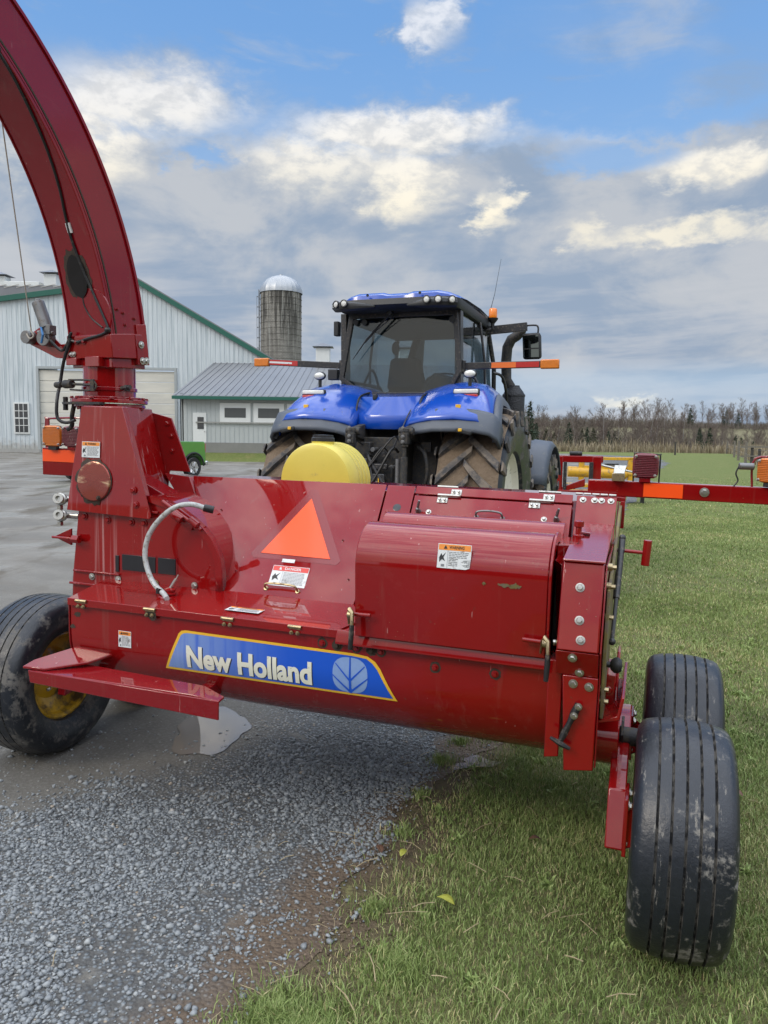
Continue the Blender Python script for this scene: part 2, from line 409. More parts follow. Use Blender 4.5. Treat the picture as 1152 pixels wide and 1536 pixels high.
def sup(t, k=1):
    c, s_ = math.cos(t), math.sin(t); return (cu + .076 * k * abs(c) ** .75 * (1 if c > 0 else -1), cs + .076 * k * abs(s_) ** .75 * (1 if s_ > 0 else -1))
leaf([sup(2 * PI * i / 36) for i in range(36)], 0, .0034)
def vein(x0, y0, x1, y1, w0, w1):
    dx, dy = x1 - x0, y1 - y0; L_ = math.hypot(dx, dy); nx, ny = -dy / L_, dx / L_
    leaf([(cu + x0 + nx * w0, cs + y0 + ny * w0), (cu + x1 + nx * w1, cs + y1 + ny * w1), (cu + x1 - nx * w1, cs + y1 - ny * w1), (cu + x0 - nx * w0, cs + y0 - ny * w0)], 1, .0046)
vein(0, .078, 0, -.078, .006, .0025); vein(0, .072, .078, .002, .005, .002); vein(0, .072, -.078, .002, .005, .002)
vein(0, .022, .064, -.046, .004, .002); vein(0, .022, -.064, -.046, .004, .002)
part(b, 'emblem', [LEAF, DBLUE], parent=brand, smooth=60)

# warning stickers
def plane_map(o, ex, ey):
    o, ex, ey = Vector(o), Vector(ex).normalized(), Vector(ey).normalized(); n = ex.cross(ey)
    return lambda x, y, off: o + ex * x + ey * y + n * off
def sticker(mp, w, h, word, band, parent=None, tri=True, torn=False, label=None):
    b = MB()
    def rect(x0, y0, x1, y1, mi, off): b.add([mp(x0, y0, off), mp(x1, y0, off), mp(x1, y1, off), mp(x0, y1, off)], [(0, 1, 2, 3)], mi)
    e = .0025; by = h * .74
    if torn:
        pts = [(0, 0), (w * .86, 0), (w * .98, h * .06), (w * .82, h * .10), (w * .74, h * .17), (w * .95, h * .22), (w * .7, h * .28), (w * .78, h * .36), (w, h * .42), (w, h), (0, h)]
        P, Q = flat_poly(pts, [tuple(range(len(pts)))], lambda x, y: mp(x, y, .0012)); b.add(P, Q, 0)
    else: rect(0, 0, w, h, 0, .0012)
    rect(e, by, w - e, h - e, 1, .0020)
    V, F = text2d(word, h * .13, .02, w * .45); P, Q = flat_poly(V, F, lambda x, y: mp(w * .34 + x, by + h * .06 + y, .0028)); b.add(P, Q, 2 if band is DECO else 0)
    tx, ty, q = w * .17, by + h * .05, h * .16
    b.add([mp(tx, ty, .0028), mp(tx + q, ty, .0028), mp(tx + q / 2, ty + q, .0028)], [(0, 1, 2)], 2 if band is DECO else 0)
    rnd = random.Random(int(w * 9999)); xs = w * .30
    rect(xs, e, xs + .0012, by, 3, .0020)
    for k in range(9):                        # fine print too small to read
        y = by * (.90 - k * .09); x = xs + w * .04; lim = w * (.93 if not torn or k < 4 else .62)
        while x < lim - .008:
            l = min(rnd.uniform(.006, .016), lim - x); rect(x, y - h * .018, x + l, y + h * .010, 3, .0020); x += l + .0025
    c = [(0.05, .42), (.11, .60), (.15, .50), (.25, .66), (.18, .44), (.24, .28), (.14, .36), (.07, .24)]
    P, Q = flat_poly([(p[0] * w, p[1] * h) for p in c], [tuple(range(8))], lambda x, y: mp(x, y, .0020)); b.add(P, Q, 2)
    rect(w * .12, h * .06, w * .22, h * .16, 3, .0020)
    o = b.build('warning_decal', [DECW, band, DECK, DECG], parent or H, smooth=0)
    if label: o['label'] = label
    return o
X, Z = (1, 0, 0), (0, 0, 1)
sticker(plane_map((-1.172, -.300, .735), X, Z), .068, .075, 'WARNING', DECO, label='small square warning sticker on the trough')
sticker(plane_map((-.66, -.245, .9455), X, (0, .999, .036)), .165, .062, 'WARNING', DECO, label='warning sticker lying flat on the lid')

# sloping hood panels, all in one plane
PO = Vector((0, .03, .95)); PS = Vector((0, .39, .528)).normalized(); PN = Vector((0, -PS.z, PS.y))
def pl(u, s, off=0): return PO + Vector((u, 0, 0)) + PS * s + PN * off
def panel(pts, name, off=.0, th=.006, mat=RED, bevel=.0025, label=None):
    b = MB(); b.prism([pl(u, s, off) for u, s in pts], -PN * th); return part(b, name, mat, bevel, label=label)
main = panel([(-.888, .0), (-.20, -.004), (-.165, .01), (-.155, .10), (-.155, .655), (-1.245, .647)], 'hood_panel', .004)
panel([(-.147, .02), (-.008, .02), (-.008, .655), (-.147, .655)], 'hood_strip_panel', .002)
panel([(0, .612), (.735, .606), (.735, .652), (0, .656)], 'upper_door_strip', .006)
panel([(0, .10), (.735, .10), (.735, .598), (0, .604)], 'access_door', .004)
panel([(.752, .15), (.925, .15), (.925, .650), (.752, .652)], 'side_cover_panel', .004)
b = MB(); b.hexa([(-.84, .06, .5), (.915, .06, .5), (.915, .95, .5), (-.84, .95, .5), (-1.20, .425, 1.45), (.915, .425, 1.45), (.915, .95, 1.45), (-1.20, .95, 1.45)])
b.hexa([(-.84, .035, .5), (.915, .035, .5), (.915, .30, .5), (-.84, .30, .5), (-.88, .048, .955), (.915, .048, .955), (.915, .30, .955), (-.88, .30, .955)])
part(b, 'machine_housing', REDW, .006)
b = MB(); b.hexa([(-.99, .22, 1.06), (-.97, .22, 1.06), (-.97, .42, 1.30), (-.99, .42, 1.30), (-1.43, .42, 1.478), (-1.26, .40, 1.466), (-1.26, .50, 1.466), (-1.43, .50, 1.478)])
part(b, 'wing_plate', RED, .003)
# slow vehicle triangle
tri = [(-.701, .227), (-.336, .224), (-.523, .548)]
b = MB(); b.prism([pl(u, s, .0055) for u, s in tri], PN * .0025); part(b, 'slow_vehicle_triangle', ORANGE, .0006)
b = MB(); q = [(-.735, .200), (-.300, .197), (-.282, .218), (-.505, .600), (-.542, .600), (-.752, .224)]
b.prism([pl(u, s, .0040) for u, s in q], PN * .0012); part(b, 'triangle_border', simple('dark red reflective border', (.21, .005, .006), .22, 0, .6, .1, 20))
S_ = plane_map(pl(-.612, .064, .004), X, PS)
sticker(S_, .188, .105, 'DANGER', DECR, label='red and white danger sticker under the orange triangle')
b = MB(); b.add([pl(-.577, .188, .0055), pl(-.511, .188, .0055), pl(-.511, .206, .0055), pl(-.577, .206, .0055)], [(0, 1, 2, 3)]); part(b, 'small_decal', DECW)
def grab(u0, u1, s, h=.035, mat=STEEL, r=.005):
    b = MB(); P = [pl(u0, s, .002), pl(u0, s + .004, h * .7), pl(u0 + .012, s + .012, h), pl((u0 + u1) / 2, s + .016, h + .002), pl(u1 - .012, s + .012, h), pl(u1, s + .004, h * .7), pl(u1, s, .002)]
    b.tube(P, r, 10); b.lathe([(0, 0), (.012, 0), (.010, .004), (0, .005)], pl(u0, s, .004), PN, 14); b.lathe([(0, 0), (.012, 0), (.010, .004), (0, .005)], pl(u1, s, .004), PN, 14)
    part(b, 'grab_handle', mat)
grab(-.615, -.452, .045, mat=BRASS); grab(.315, .435, .505, mat=STEEL)
for u in (.17, .60):                          # big strap hinges of the access door
    b = MB(); b.prism([pl(u - .045, .597, .012), pl(u + .045, .597, .012), pl(u + .045, .613, .012), pl(u - .045, .613, .012)], -PN * .004)
    b.cyl(pl(u - .055, .606, .013), pl(u + .055, .606, .013), .008, n=12)
    b.prism([pl(u + .005, .612, .009), pl(u + .055, .612, .009), pl(u + .055, .645, .009), pl(u + .005, .645, .009)], -PN * .003)
    b.prism([pl(u - .055, .568, .009), pl(u - .005, .568, .009), pl(u - .005, .602, .009), pl(u - .055, .602, .009)], -PN * .003)
    o = part(b, 'strap_hinge', ZINC, .001)
    for du, s in ((.018, .630), (.042, .630), (-.042, .582), (-.018, .582)): bolt(pl(u + du, s, .009), PN, ZINC, .007, o)
for u in (.78, .83, .86, .90): bolt(pl(u, .628, .004), PN, ZINC, .010)
b = MB()                                      # piano hinge along the ridge
for i in range(5): b.cyl((.745 + i * .036, .425, 1.483), (.776 + i * .036, .425, 1.483), .0055, n=10)
part(b, 'ridge_hinge', ZINC)
for u in (.15, .63): b = MB(); b.cyl((u - .05, .43, 1.482), (u + .05, .43, 1.482), .006, n=10); part(b, 'ridge_hinge', ZINC)
for u, s in ((-.115, .50), (.085, .515), (.62, .515)): bolt(pl(u, s, .003), PN, ZINC if u > .03 else RED, .009)
for u, s in ((-.80, .12), (-.22, .13), (-.20, .42), (-.30, .33), (-1.0, .45)): bolt(pl(u, s, .002), PN, REDW, .004)
b = MB(); b.lathe([(0, 0), (.020, 0), (.016, .001), (0, .001)], pl(-.075, .53, .0025), PN, 20); part(b, 'slot_hole', INK)
for u in (.035, .675):                        # wing nuts
    b = MB(); b.lathe([(.014, 0), (.010, .02), (.006, .028), (0, .028)], pl(u, .515, .004), PN, 14)
    b.tube([pl(u, .515, .02), pl(u + .006, .53, .045), pl(u + .012, .54, .062)], [.006, .007, .005], 8); part(b, 'wing_nut', STEEL)

# rounded covers
def cover(prof, u0, u1, name, mat=RED):
    b = MB(); b.prism([(u0, v, w) for v, w in prof], (u1 - u0, 0, 0)); return part(b, name, mat, .004, smooth=50)
def arc(v0, w0, r, a0, a1, n, sq=1): return [(v0 + r * math.cos(R(a0 + (a1 - a0) * i / n)), w0 + r * sq * math.sin(R(a0 + (a1 - a0) * i / n))) for i in range(n + 1)]
pa = [(-.345, .93)] + arc(-.195, 1.215, .168, 180, 62, 14, .94) + [(-.03, 1.33), (.0, 1.26), (.03, .96)]
cvA = cover(pa, -.012, .733, 'auger_cover')
b = MB(); b.prism([(.735, v, w) for v, w in [(-.352, .93)] + arc(-.195, 1.215, .176, 180, 62, 14, .94) + [(-.10, 1.34)] + arc(-.195, 1.215, .135, 62, 180, 14, .94) + [(-.31, .93)]], (.010, 0, 0))
part(b, 'cover_flange', RED, .002)
b = MB(); b.prism([(.738, -.20, .95), (.738, .0, .95), (.738, .02, 1.28), (.738, -.16, 1.30)], (.03, 0, 0)); part(b, 'gap_shade_sheet', INK)  # near-black sheet painted for the shade in the gap beside the cover
pb = arc(.085, 1.28, .105, 170, 15, 12) + [(.2, 1.20), (-.02, 1.20)]
cover(pb, -.035, .742, 'rear_roll_cover')
sticker(plane_map((.318, -.3625, 1.236), X, (0, .18, 1)), .128, .092, 'WARNING', DECO, torn=True, label='torn warning sticker on the rounded cover')
rnd = random.Random(9)
for u0, rx_, rz_ in ((.575, .030, .008), (.615, .026, .011), (.50, .008, .006)):
    b = MB(); b.add([(u0 + rx_ * (.55 + .6 * rnd.random()) * math.cos(2 * PI * k / 22), -.3640, 1.192 + rz_ * (.4 + .9 * rnd.random()) * math.sin(2 * PI * k / 22)) for k in range(22)], [tuple(range(22))]); part(b, 'worn_patch', OLIVE)
for u, w in ((-.012, 1.03), (.738, 1.005)):   # over-centre latches with black grips
    s_ = 1 if u < .1 else -1
    b = MB(); b.cyl((u + (.01 if u < .1 else -.02), -.375, w - .005), (u + (.075 if u < .1 else -.085), -.375, w - .003), .0085, n=12)
    part(b, 'latch_pin', RED)
    b = MB(); b.tube([(u - .02, -.36, w - .05), (u - .012, -.385, w), (u - .002, -.40, w + .018), (u + .010, -.405, w + .006), (u + .012, -.41, w - .04)], [.005, .007, .010, .009, .008], 10)
    b.lathe([(0, -.012), (.016, -.012), (.016, .006), (0, .006)], (u + .002, -.395, w - .004), (1, 0, 0), 16)
    o = part(b, 'latch_lever', BRASS)
    b = MB(); b.tube([(u + .012, -.41, w - .04), (u + .012, -.414, w - .075), (u + .010, -.416, w - .135)], [.0095, .0105, .009], 12); part(b, 'grip', RUBBER, parent=o)
for k in range(4):
    b = MB(); b.lathe([(.012, 0), (.012, .008), (.0, .008)], (.762 + .011 * k, -.36, 1.0), (1, 0, 0), 12)
    part(b, 'washer', BRASS if k % 2 else ZINC)

# frame post at the right end
b = MB()
b.hexa([(.782, -.455, 1.0), (.925, -.455, 1.0), (.925, -.30, 1.0), (.782, -.30, 1.0), (.782, -.37, 1.30), (.925, -.37, 1.30), (.925, -.15, 1.30), (.782, -.15, 1.30)])
part(b, 'post_front_plate', RED, .006)
tz = lambda v: 1.302 + (v + .38) * .115
b = MB(); b.prism([(u, v, tz(v)) for u, v in ((.782, -.38), (.927, -.38), (.927, .20), (.80, .20), (.80, .05), (.845, .03), (.845, -.06), (.815, -.07), (.815, -.16), (.782, -.18))], (0, 0, .008)); b.hexa([(.80, -.3, 1.25), (.924, -.3, 1.25), (.924, .19, 1.25), (.80, .19, 1.25), (.80, -.3, 1.305), (.924, -.3, 1.305), (.924, .19, 1.358), (.80, .19, 1.358)])
part(b, 'post_top_plate', REDWET, .002)
b = MB(); b.prism([(.775, -.36, .955), (.926, -.36, .955), (.926, .3, 1.300), (.745, .3, 1.30), (.745, -.30, 1.29), (.775, -.33, 1.28)], (0, .02, -.004)); b.hexa([(.78, -.40, .90), (.925, -.40, .90), (.925, -.2, .90), (.78, -.2, .90), (.78, -.452, .997), (.925, -.452, .997), (.925, -.2, .997), (.78, -.2, .997)])
part(b, 'post_lower_plate', RED, .004)
b = MB(); b.prism([(.803, -.402, .898), (.926, -.402, .898), (.926, -.402, .560), (.824, -.402, .545)], (0, .10, 0)); part(b, 'corner_flange', RED, .004)
b = MB(); b.prism([(.748, -.360, .935), (.80, -.360, .935), (.80, -.360, .575), (.748, -.360, .565)], (0, .10, 0)); part(b, 'end_flange', RED, .004)
b = MB(); b.hexa([(.74, -.20, 1.24), (.80, -.20, 1.24), (.80, .03, 1.24), (.74, .03, 1.24), (.74, -.20, 1.335), (.81, -.17, 1.335), (.81, .03, 1.335), (.74, .03, 1.335)]); part(b, 'hinge_block', RED, .006)
b = MB(); b.lathe([(0, .0), (.022, 0), (.022, .02), (.012, .022), (.012, .05), (.020, .055), (.02, .075), (0, .08)], (.80, .0, 1.33), (0, 0, 1), 14); part(b, 'hinge_knob', RED, .001)
for u, w in ((.847, 1.215), (.853, 1.105), (.862, 1.04)):
    tt = (w - 1.0) / .30; bolt((u, -.455 + .085 * tt, w), (0, -.96, .27), ZINC, .011)
for u, w, v in ((.838, .975, -.443), (.862, .915, -.408), (.842, .870, -.402), (.897, .865, -.402)): bolt((u, v, w), (0, -1, -.2 if w > .9 else 0), ZINC, .011)
b = MB(); P = [(.866, -.408, .80), (.852, -.412, .765), (.838, -.418, .73), (.822, -.42, .69), (.812, -.425, .665)]
b.tube(P, [.013, .015, .010, .013, .010], 10); b.tube([(.775, -.43, .672), (.812, -.432, .655), (.845, -.428, .640)], [.006, .011, .006], 8)
rl = part(b, 'rubber_latch', RUBBER)
for p in ((.866, -.42, .795), (.853, -.425, .762)): bolt(p, (0, -1, 0), ZINC, .009, rl)
# right side wall, gas strut, knob and T handle
b = MB(); b.prism([(.928, v, w) for v, w in ((-.36, 1.295), (-.448, 1.0), (-.395, .90), (-.395, .57), (.5, .45), (.9, .6), (.9, 1.44), (.43, 1.455), (.30, 1.31))], (.006, 0, 0)); part(b, 'side_wall', REDW, .002)
b = MB(); b.prism([(.936, v, w) for v, w in ((-.33, 1.20), (-.40, .98), (-.36, .74), (-.1, .72), (.05, 1.25), (.44, 1.40), (.44, 1.45), (.30, 1.42), (-.02, 1.27))], (.012, 0, 0)); part(b, 'cutter_frame_rail', OLIVE, .002)
b = MB(); b.cyl((.965, .12, 1.33), (.958, -.18, .985), .008, n=10); b.cyl((.965, .12, 1.33), (.960, -.06, 1.12), .013, n=12); b.ball((.965, .12, 1.335), .014); b.ball((.958, -.185, .98), .014); part(b, 'gas_strut', BLACKM)
for v, w in ((-.30, 1.21), (-.31, 1.10), (-.36, .85), (-.30, 1.28), (-.34, .80)):
    b = MB(); b.cyl((.93, v, w), (.962, v, w), .009, n=6); b.cyl((.93, v, w), (.948, v, w), .014, n=14); part(b, 'side_bolt', BRASS)
b = MB(); b.lathe([(0, 0), (.011, 0), (.011, .03), (.019, .034), (.028, .045), (.029, .058), (.020, .070), (0, .073)], (.93, -.30, .925), (1, 0, 0), 20); part(b, 'round_knob', RUBBER)
b = MB(); b.cyl((.935, .10, 1.287), (1.056, .10, 1.283), .0075, n=12); b.cyl((1.064, .10, 1.335), (1.058, .10, 1.232), .0165, n=16); part(b, 't_handle', RED, .002)
b = MB(); b.box((.95, .42, 1.40), (.02, .03, .12)); part(b, 'stop_bar', REDW, .002)
# wheel carrier on the right: bracket, pivot hub, walking beam
b = MB(); b.cyl((.90, -.14, .60), (1.005, -.14, .60), .105, n=32); part(b, 'pivot_hub', RED, .004)
b = MB(); b.prism([(.93, -.34, .715), (1.005, -.34, .735), (1.018, -.34, .82), (1.006, -.34, .82), (.995, -.34, .750), (.93, -.34, .727)], (0, .40, .02)); part(b, 'beam_bracket', RED, .003)
b = MB(); b.box((.955, -.10, .80), (.05, .22, .12)); b.cyl((.955, -.215, .80), (.955, -.20, .80), .016, n=12); b.prism([(.978, -.18, .75), (.990, -.18, .75), (.990, -.10, .92), (.978, -.10, .92)], (0, .10, 0)); part(b, 'bracket_block', RED, .004)
b = MB(); b.cyl((1.0, -.12, .60), (1.07, -.12, .60), .035, n=18); b.cyl((1.01, -.12, .62), (1.02, -.12, .62), .055, n=6); part(b, 'pivot_pin', CHARC, .002)
bm_ = [(.62, .42), (.50, .50), (.12, .645), (-.02, .64), (-.37, .495), (-.455, .315), (-.40, .28), (-.20, .37), (0, .44), (.40, .36), (.58, .34)]
b = MB(); b.prism([(.982, v, w) for v, w in bm_], (.062, 0, 0)); part(b, 'walking_beam', RED, .005)
for v in (-.41, .436):
    b = MB(); b.prism([(1.04, v - .04, .50), (1.04, v + .10, .50), (1.04, v + .10, .30), (1.04, v - .06, .30)], (.014, 0, 0))
    b.cyl((1.05, v + .01, .389), (1.20, v + .01, .389), .042, n=18); b.hexa([(1.05, v + .0, .30), (1.06, v + .02, .30), (1.06, v + .03, .31), (1.05, v + .02, .31), (1.05, v + .0, .47), (1.14, v + .0, .42), (1.14, v + .02, .42), (1.05, v + .02, .47)])
    b.hexa([(1.05, v - .05, .33), (1.15, v - .03, .36), (1.15, v - .02, .35), (1.05, v - .04, .32), (1.05, v - .02, .47), (1.13, v - .01, .41), (1.13, v, .41), (1.05, v - .01, .47)])
    o = part(b, 'spindle', RED, .003)
    for dv, w in ((-.02, .47), (.08, .47), (-.03, .34)): bolt((1.054, v + dv, w), (1, 0, 0), ZINC, .012, o)
# left carrier
b = MB(); b.prism([(-1.78, v, w) for v, w in ((-.02, .33), (.0, .45), (.5, .66), (.75, .66), (1.14, .45), (1.14, .33), (.6, .40))], (.05, 0, 0)); b.cyl((-1.75, .6, .58), (-1.2, .6, .58), .09, n=24); b.cyl((-1.95, .157, .37), (-1.76, .157, .37), .05, n=18); b.cyl((-1.95, 1.0, .37), (-1.76, 1.0, .37), .05, n=18)
part(b, 'left_walking_beam', REDW, .005)

def wheel(u, v, w, r, width, name, tmat, rmat, rr=.215, outer=1, ribs=6):
    """ribbed implement tyre: lathe about the axle (u axis)"""
    root = bpy.data.objects.new('wheel', None); COL.objects.link(root); root.parent = H; root.location = (u, v, w)
    root['label'] = name
    hw = width / 2; pr = []
    pr += [(rr, -hw * .62), (rr + .012, -hw * .80), (r * .70, -hw * .97), (r * .80, -hw * 1.0), (r * .885, -hw * .97), (r * .94, -hw * .88)]
    n = 96; x = -hw * .80; tw = hw * 1.6 / ribs
    def crown(xx): return r * (1 - .055 * (xx / hw) ** 2 - .02 * abs(xx / hw) ** 5)
    for k in range(ribs):
        a = x + k * tw; e = a + tw
        gd = .011
        if k: pr += [(crown(a) - gd, a + .0), (crown(a) - gd, a + .0022), (crown(a), a + .0044)]
        else: pr += [(crown(a), a)]
        pr += [(crown((a + e) / 2), (a + e) / 2)]
        pr += [(crown(e), e - .0044), (crown(e) - gd, e - .0022)] if k < ribs - 1 else [(crown(e), e)]
    pr += [(r * .94, hw * .88), (r * .885, hw * .97), (r * .80, hw * 1.0), (r * .70, hw * .97), (rr + .012, hw * .80), (rr, hw * .62)]
    b = MB(); b.lathe(pr, (0, 0, 0), (1, 0, 0), n)
    for i in range(len(pr) - 1):              # groove walls and floors carry mud
        lo = crown(max(-hw, min(hw, (pr[i][1] + pr[i + 1][1]) / 2))) - .003
        if abs(pr[i][1]) < hw * .8 and abs(pr[i + 1][1]) < hw * .8 and (pr[i][0] < lo or pr[i + 1][0] < lo):
            for j in range(n): b.m[i * n + j] = 1
    b.build('tyre', [tmat, GROOVE], root, smooth=28)
    s = outer; q = [(rr + .010, s * hw * .66), (rr - .004, s * hw * .70), (rr - .018, s * hw * .62), (rr - .022, s * hw * .36), (rr - .045, s * hw * .22), (rr * .60, s * hw * .10), (rr * .45, s * hw * .20), (rr * .36, s * hw * .28), (0, s * hw * .28)]
    q = [(rr + .004, -s * hw * .60), (rr - .02, -s * hw * .2)] + q[::-1][::-1] if False else q
    b = MB(); b.lathe(q, (0, 0, 0), (1, 0, 0), 48); b.lathe([(rr + .002, -hw * .62), (rr + .002, hw * .62)], (0, 0, 0), (1, 0, 0), 48)
    b.lathe([(rr + .010, -s * hw * .66), (rr - .004, -s * hw * .70), (rr - .05, -s * hw * .40), (0, -s * hw * .40)], (0, 0, 0), (1, 0, 0), 40)
    rim = b.build('rim', rmat, root, smooth=30)
    b = MB(); b.lathe([(.062, s * hw * .2), (.060, s * hw * .62), (.045, s * hw * .74), (.0, s * hw * .76)], (0, 0, 0), (1, 0, 0), 24)
    b.build('hub', REDW if rmat is RIMY else rmat, root, .002)
    for k in range(6):
        a = 2 * PI * k / 6; bolt((s * hw * .24, .088 * math.cos(a), .088 * math.sin(a)), (s, 0, 0), ZINC, .010, root)
    return root
wheel(1.222, -.41, .389, .389, .312, 'near right ribbed wheel standing on the grass', TYRE, RIMY, outer=1)
wheel(1.250, .436, .395, .389, .312, 'right ribbed wheel behind the nearest one', TYRE, RIMY, outer=1)
wheel(-2.0, .157, .372, .428, .34, 'left wheel with yellow rim on the gravel', TYREW, RIMY, rr=.232, outer=1)
wheel(-2.0, 1.02, .372, .428, .34, 'left wheel half hidden under the trough', TYREW, RIMY, rr=.232, outer=1)

# guard rail under the left end
b = MB(); b.prism([(-1.50, -.50, .640), (-.66, -.50, .648), (-.53, -.505, .640), (-.53, -.46, .645), (-.66, -.40, .655), (-1.36, -.36, .655), (-1.42, -.40, .650)], (0, 0, -.010))
b.prism([(-1.50, -.502, .640), (-.53, -.507, .640), (-.53, -.507, .560), (-1.49, -.502, .585)], (0, .008, 0)); part(b, 'guard_channel', REDW, .003)
b = MB(); b.prism([(-1.53, -.50, .655), (-1.42, -.49, .655), (-1.26, -.40, .68), (-1.20, -.31, .70), (-1.40, -.30, .71), (-1.52, -.44, .67)], (0, 0, -.012)); part(b, 'guard_wing', REDW, .003)
for u_ in (-.72, -1.30): b = MB(); b.box((u_, -.23, .58), (.05, .36, .06)); part(b, 'guard_arm', REDW, .004)

# blower housing with round casing
hp = [(-1.71, .80), (-1.705, .95), (-1.66, 1.315), (-1.28, 1.39), (-1.221, 1.387), (-1.14, 1.368), (-1.063, 1.335), (-.989, 1.291), (-.935, 1.25), (-.894, 1.208), (-.860, 1.150), (-.843, 1.104), (-.835, 1.04), (-.835, .96), (-.86, .80)]
b = MB(); b.prism([(u, .02, w) for u, w in hp], (0, .36, 0)); part(b, 'blower_housing', REDS, .006)
b = MB(); E_ = [Vector((u, .02, w)) for u, w in hp[3:-1]]
for i in range(len(E_) - 1):
    pass
c_ = Vector((-1.28, .02, .93)); loop = E_ + [p + (c_ - p).normalized() * .022 for p in reversed(E_)]
ring = []
G = []
for p in E_:
    q = (c_ - p).normalized(); G.append([p + q * .024 + Vector((0, .001, 0)), p + q * .024 + Vector((0, -.010, 0)), p + q * (-.006) + Vector((0, -.010, 0)), p + q * (-.006) + Vector((0, .03, 0))])
b.grid(G); part(b, 'casing_rim', RED, solid=.004)
b = MB(); b.box((-1.03, .03, 1.275), (.10, .05, .025), rot=Matrix.Rotation(R(28), 3, 'Y')); b.cyl((-1.15, .0, 1.375), (-.93, -.005, 1.25), .009, n=12); b.cyl((-1.08, -.015, 1.32), (-1.03, -.015, 1.29), .02, n=14); b.cyl((-.985, -.015, 1.30), (-.94, -.015, 1.27), .018, n=14)
part(b, 'casing_clamp', RED, .003)
b = MB(); b.box((-1.43, .012, 1.315), (.50, .012, .012)); b.box((-1.55, .012, .99), (.28, .012, .010)); b.box((-1.50, .010, .925), (.42, .02, .012)); part(b, 'weld_seam', REDS, .003)
b = MB()
for x0, x1 in ((-1.395, -1.20), (-1.185, -1.085)): b.box(((x0 + x1) / 2, .017, 1.055), (x1 - x0, .006, .078))
b.box((-1.425, .017, 1.045), (.02, .006, .082)); part(b, 'dark_blanking_plate', INK, .001)
b = MB()
for x0, x1 in ((-1.40, -1.195), (-1.19, -1.08)): b.box(((x0 + x1) / 2, .019, 1.055), (x1 - x0 + .01, .003, .092))
part(b, 'plate_frame', REDW)
for u, w, m in ((-1.58, .965, ZINC), (-1.42, .965, ZINC), (-1.20, .965, BRASS), (-.98, .975, ZINC), (-1.62, 1.27, RED), (-1.48, 1.26, RED), (-1.34, 1.258, RED), (-1.265, 1.258, RED), (-1.29, 1.35, RED), (-1.305, 1.42, RED)):
    bolt((u, .018 if w < 1.3 else -.012, w), (0, -1, 0), m, .012)
b = MB(); b.lathe([(0, 0), (.03, 0), (.022, .03), (0, .035)], (-1.46, .02, .925), (0, -1, .2), 9); part(b, 'crud_lump', CORK)
# tapered spout base
b = MB(); b.hexa([(-1.70, -.008, 1.30), (-1.215, -.008, 1.285), (-1.222, .05, 1.285), (-1.70, .05, 1.30), (-1.625, .022, 1.822), (-1.395, .022, 1.822), (-1.40, .075, 1.822), (-1.625, .075, 1.822)])
b.hexa([(-1.68, .045, 1.28), (-1.34, .045, 1.28), (-1.40, .45, 1.30), (-1.60, .45, 1.30), (-1.62, .07, 1.822), (-1.44, .07, 1.822), (-1.53, .45, 1.822), (-1.66, .45, 1.822)])
part(b, 'spout_base', REDS, .005)
b = MB(); b.prism([(-1.703, -.014, 1.30), (-1.212, -.014, 1.283), (-1.204, -.013, 1.30), (-1.388, .016, 1.818), (-1.630, .016, 1.818)], (0, .006, 0)); part(b, 'base_face_plate', REDS, .002)
b = MB(); b.cyl((-1.67, .28, 1.45), (-1.67, .28, 1.83), .150, n=40); part(b, 'base_tube', REDW, .003)
b = MB(); b.prism([(-1.555, .45, 1.808), (-1.406, .45, 1.775), (-1.289, .45, 1.489), (-1.42, .45, 1.49), (-1.437, .45, 1.345), (-1.55, .45, 1.345)], (0, .01, 0)); o = part(b, 'gusset_panel', RED, .003)
for u, w in ((-1.53, 1.745), (-1.43, 1.745), (-1.405, 1.68), (-1.40, 1.60)): bolt((u, .45, w), (0, -1, 0), RED, .011, o)
b = MB(); b.prism([(-1.44, .10, 1.50), (-1.15, .22, 1.32), (-1.10, .24, 1.30), (-1.10, .24, 1.25), (-1.25, .15, 1.25), (-1.44, .10, 1.25)], (0, .14, 0)); part(b, 'chute_plate', REDW, .003)
sticker(plane_map((-1.615, -.003, 1.568), X, (0, .055, 1)), .108, .078, 'WARNING', DECO, label='orange and white warning sticker on the spout base')
t = NT('shiny cover with painted gold glint'); v = t.co('Object', (5, 5, 16), (0, 0, 0), (0, .5, 0)); n_ = t.noise(v, .9, 5, .6, .4)
t.set(col=t.mix(t.map(n_, .50, .66), (.26, .05, .035), (.85, .60, .36)), rough=t.map(n_, .4, .7, .28, .10), metal=.75, coat=.6, coatr=.05); t.bump(t.noise(t.co('Object'), 9, 3), .12, .01); COVERM = t.m  # gold smears in the colour stand for warm light mirrored in the cover
b = MB(); b.lathe([(0, 0), (.098, 0), (.10, .006), (.096, .012), (0, .013)], (-1.535, -.008, 1.452), (0, -1, .055), 48); cp = part(b, 'round_cover', COVERM, .002)
b = MB(); rnd = random.Random(4); V_ = []
for i in range(48):
    a = 2 * PI * i / 48; V_.append((.100, .103 + rnd.random() * .016 * (1.3 if math.cos(a) < .3 else .1)))
P0 = [(-1.535 + r0 * math.cos(2 * PI * i / 48), -.013 - .004 * rnd.random() + .055 * r0 * math.sin(2 * PI * i / 48), 1.452 + r0 * math.sin(2 * PI * i / 48)) for i, (r0, r1) in enumerate(V_)]
P1 = [(-1.535 + r1 * math.cos(2 * PI * i / 48), -.0085 + .055 * r1 * math.sin(2 * PI * i / 48), 1.452 + r1 * math.sin(2 * PI * i / 48)) for i, (r0, r1) in enumerate(V_)]
b.add(P0 + P1, [(i, (i + 1) % 48, 48 + (i + 1) % 48, 48 + i) for i in range(48)]); part(b, 'sealant_ring', CORK, parent=cp)
bolt((-1.50, -.024, 1.372), (0, -1, .055), CORK, .008, cp)
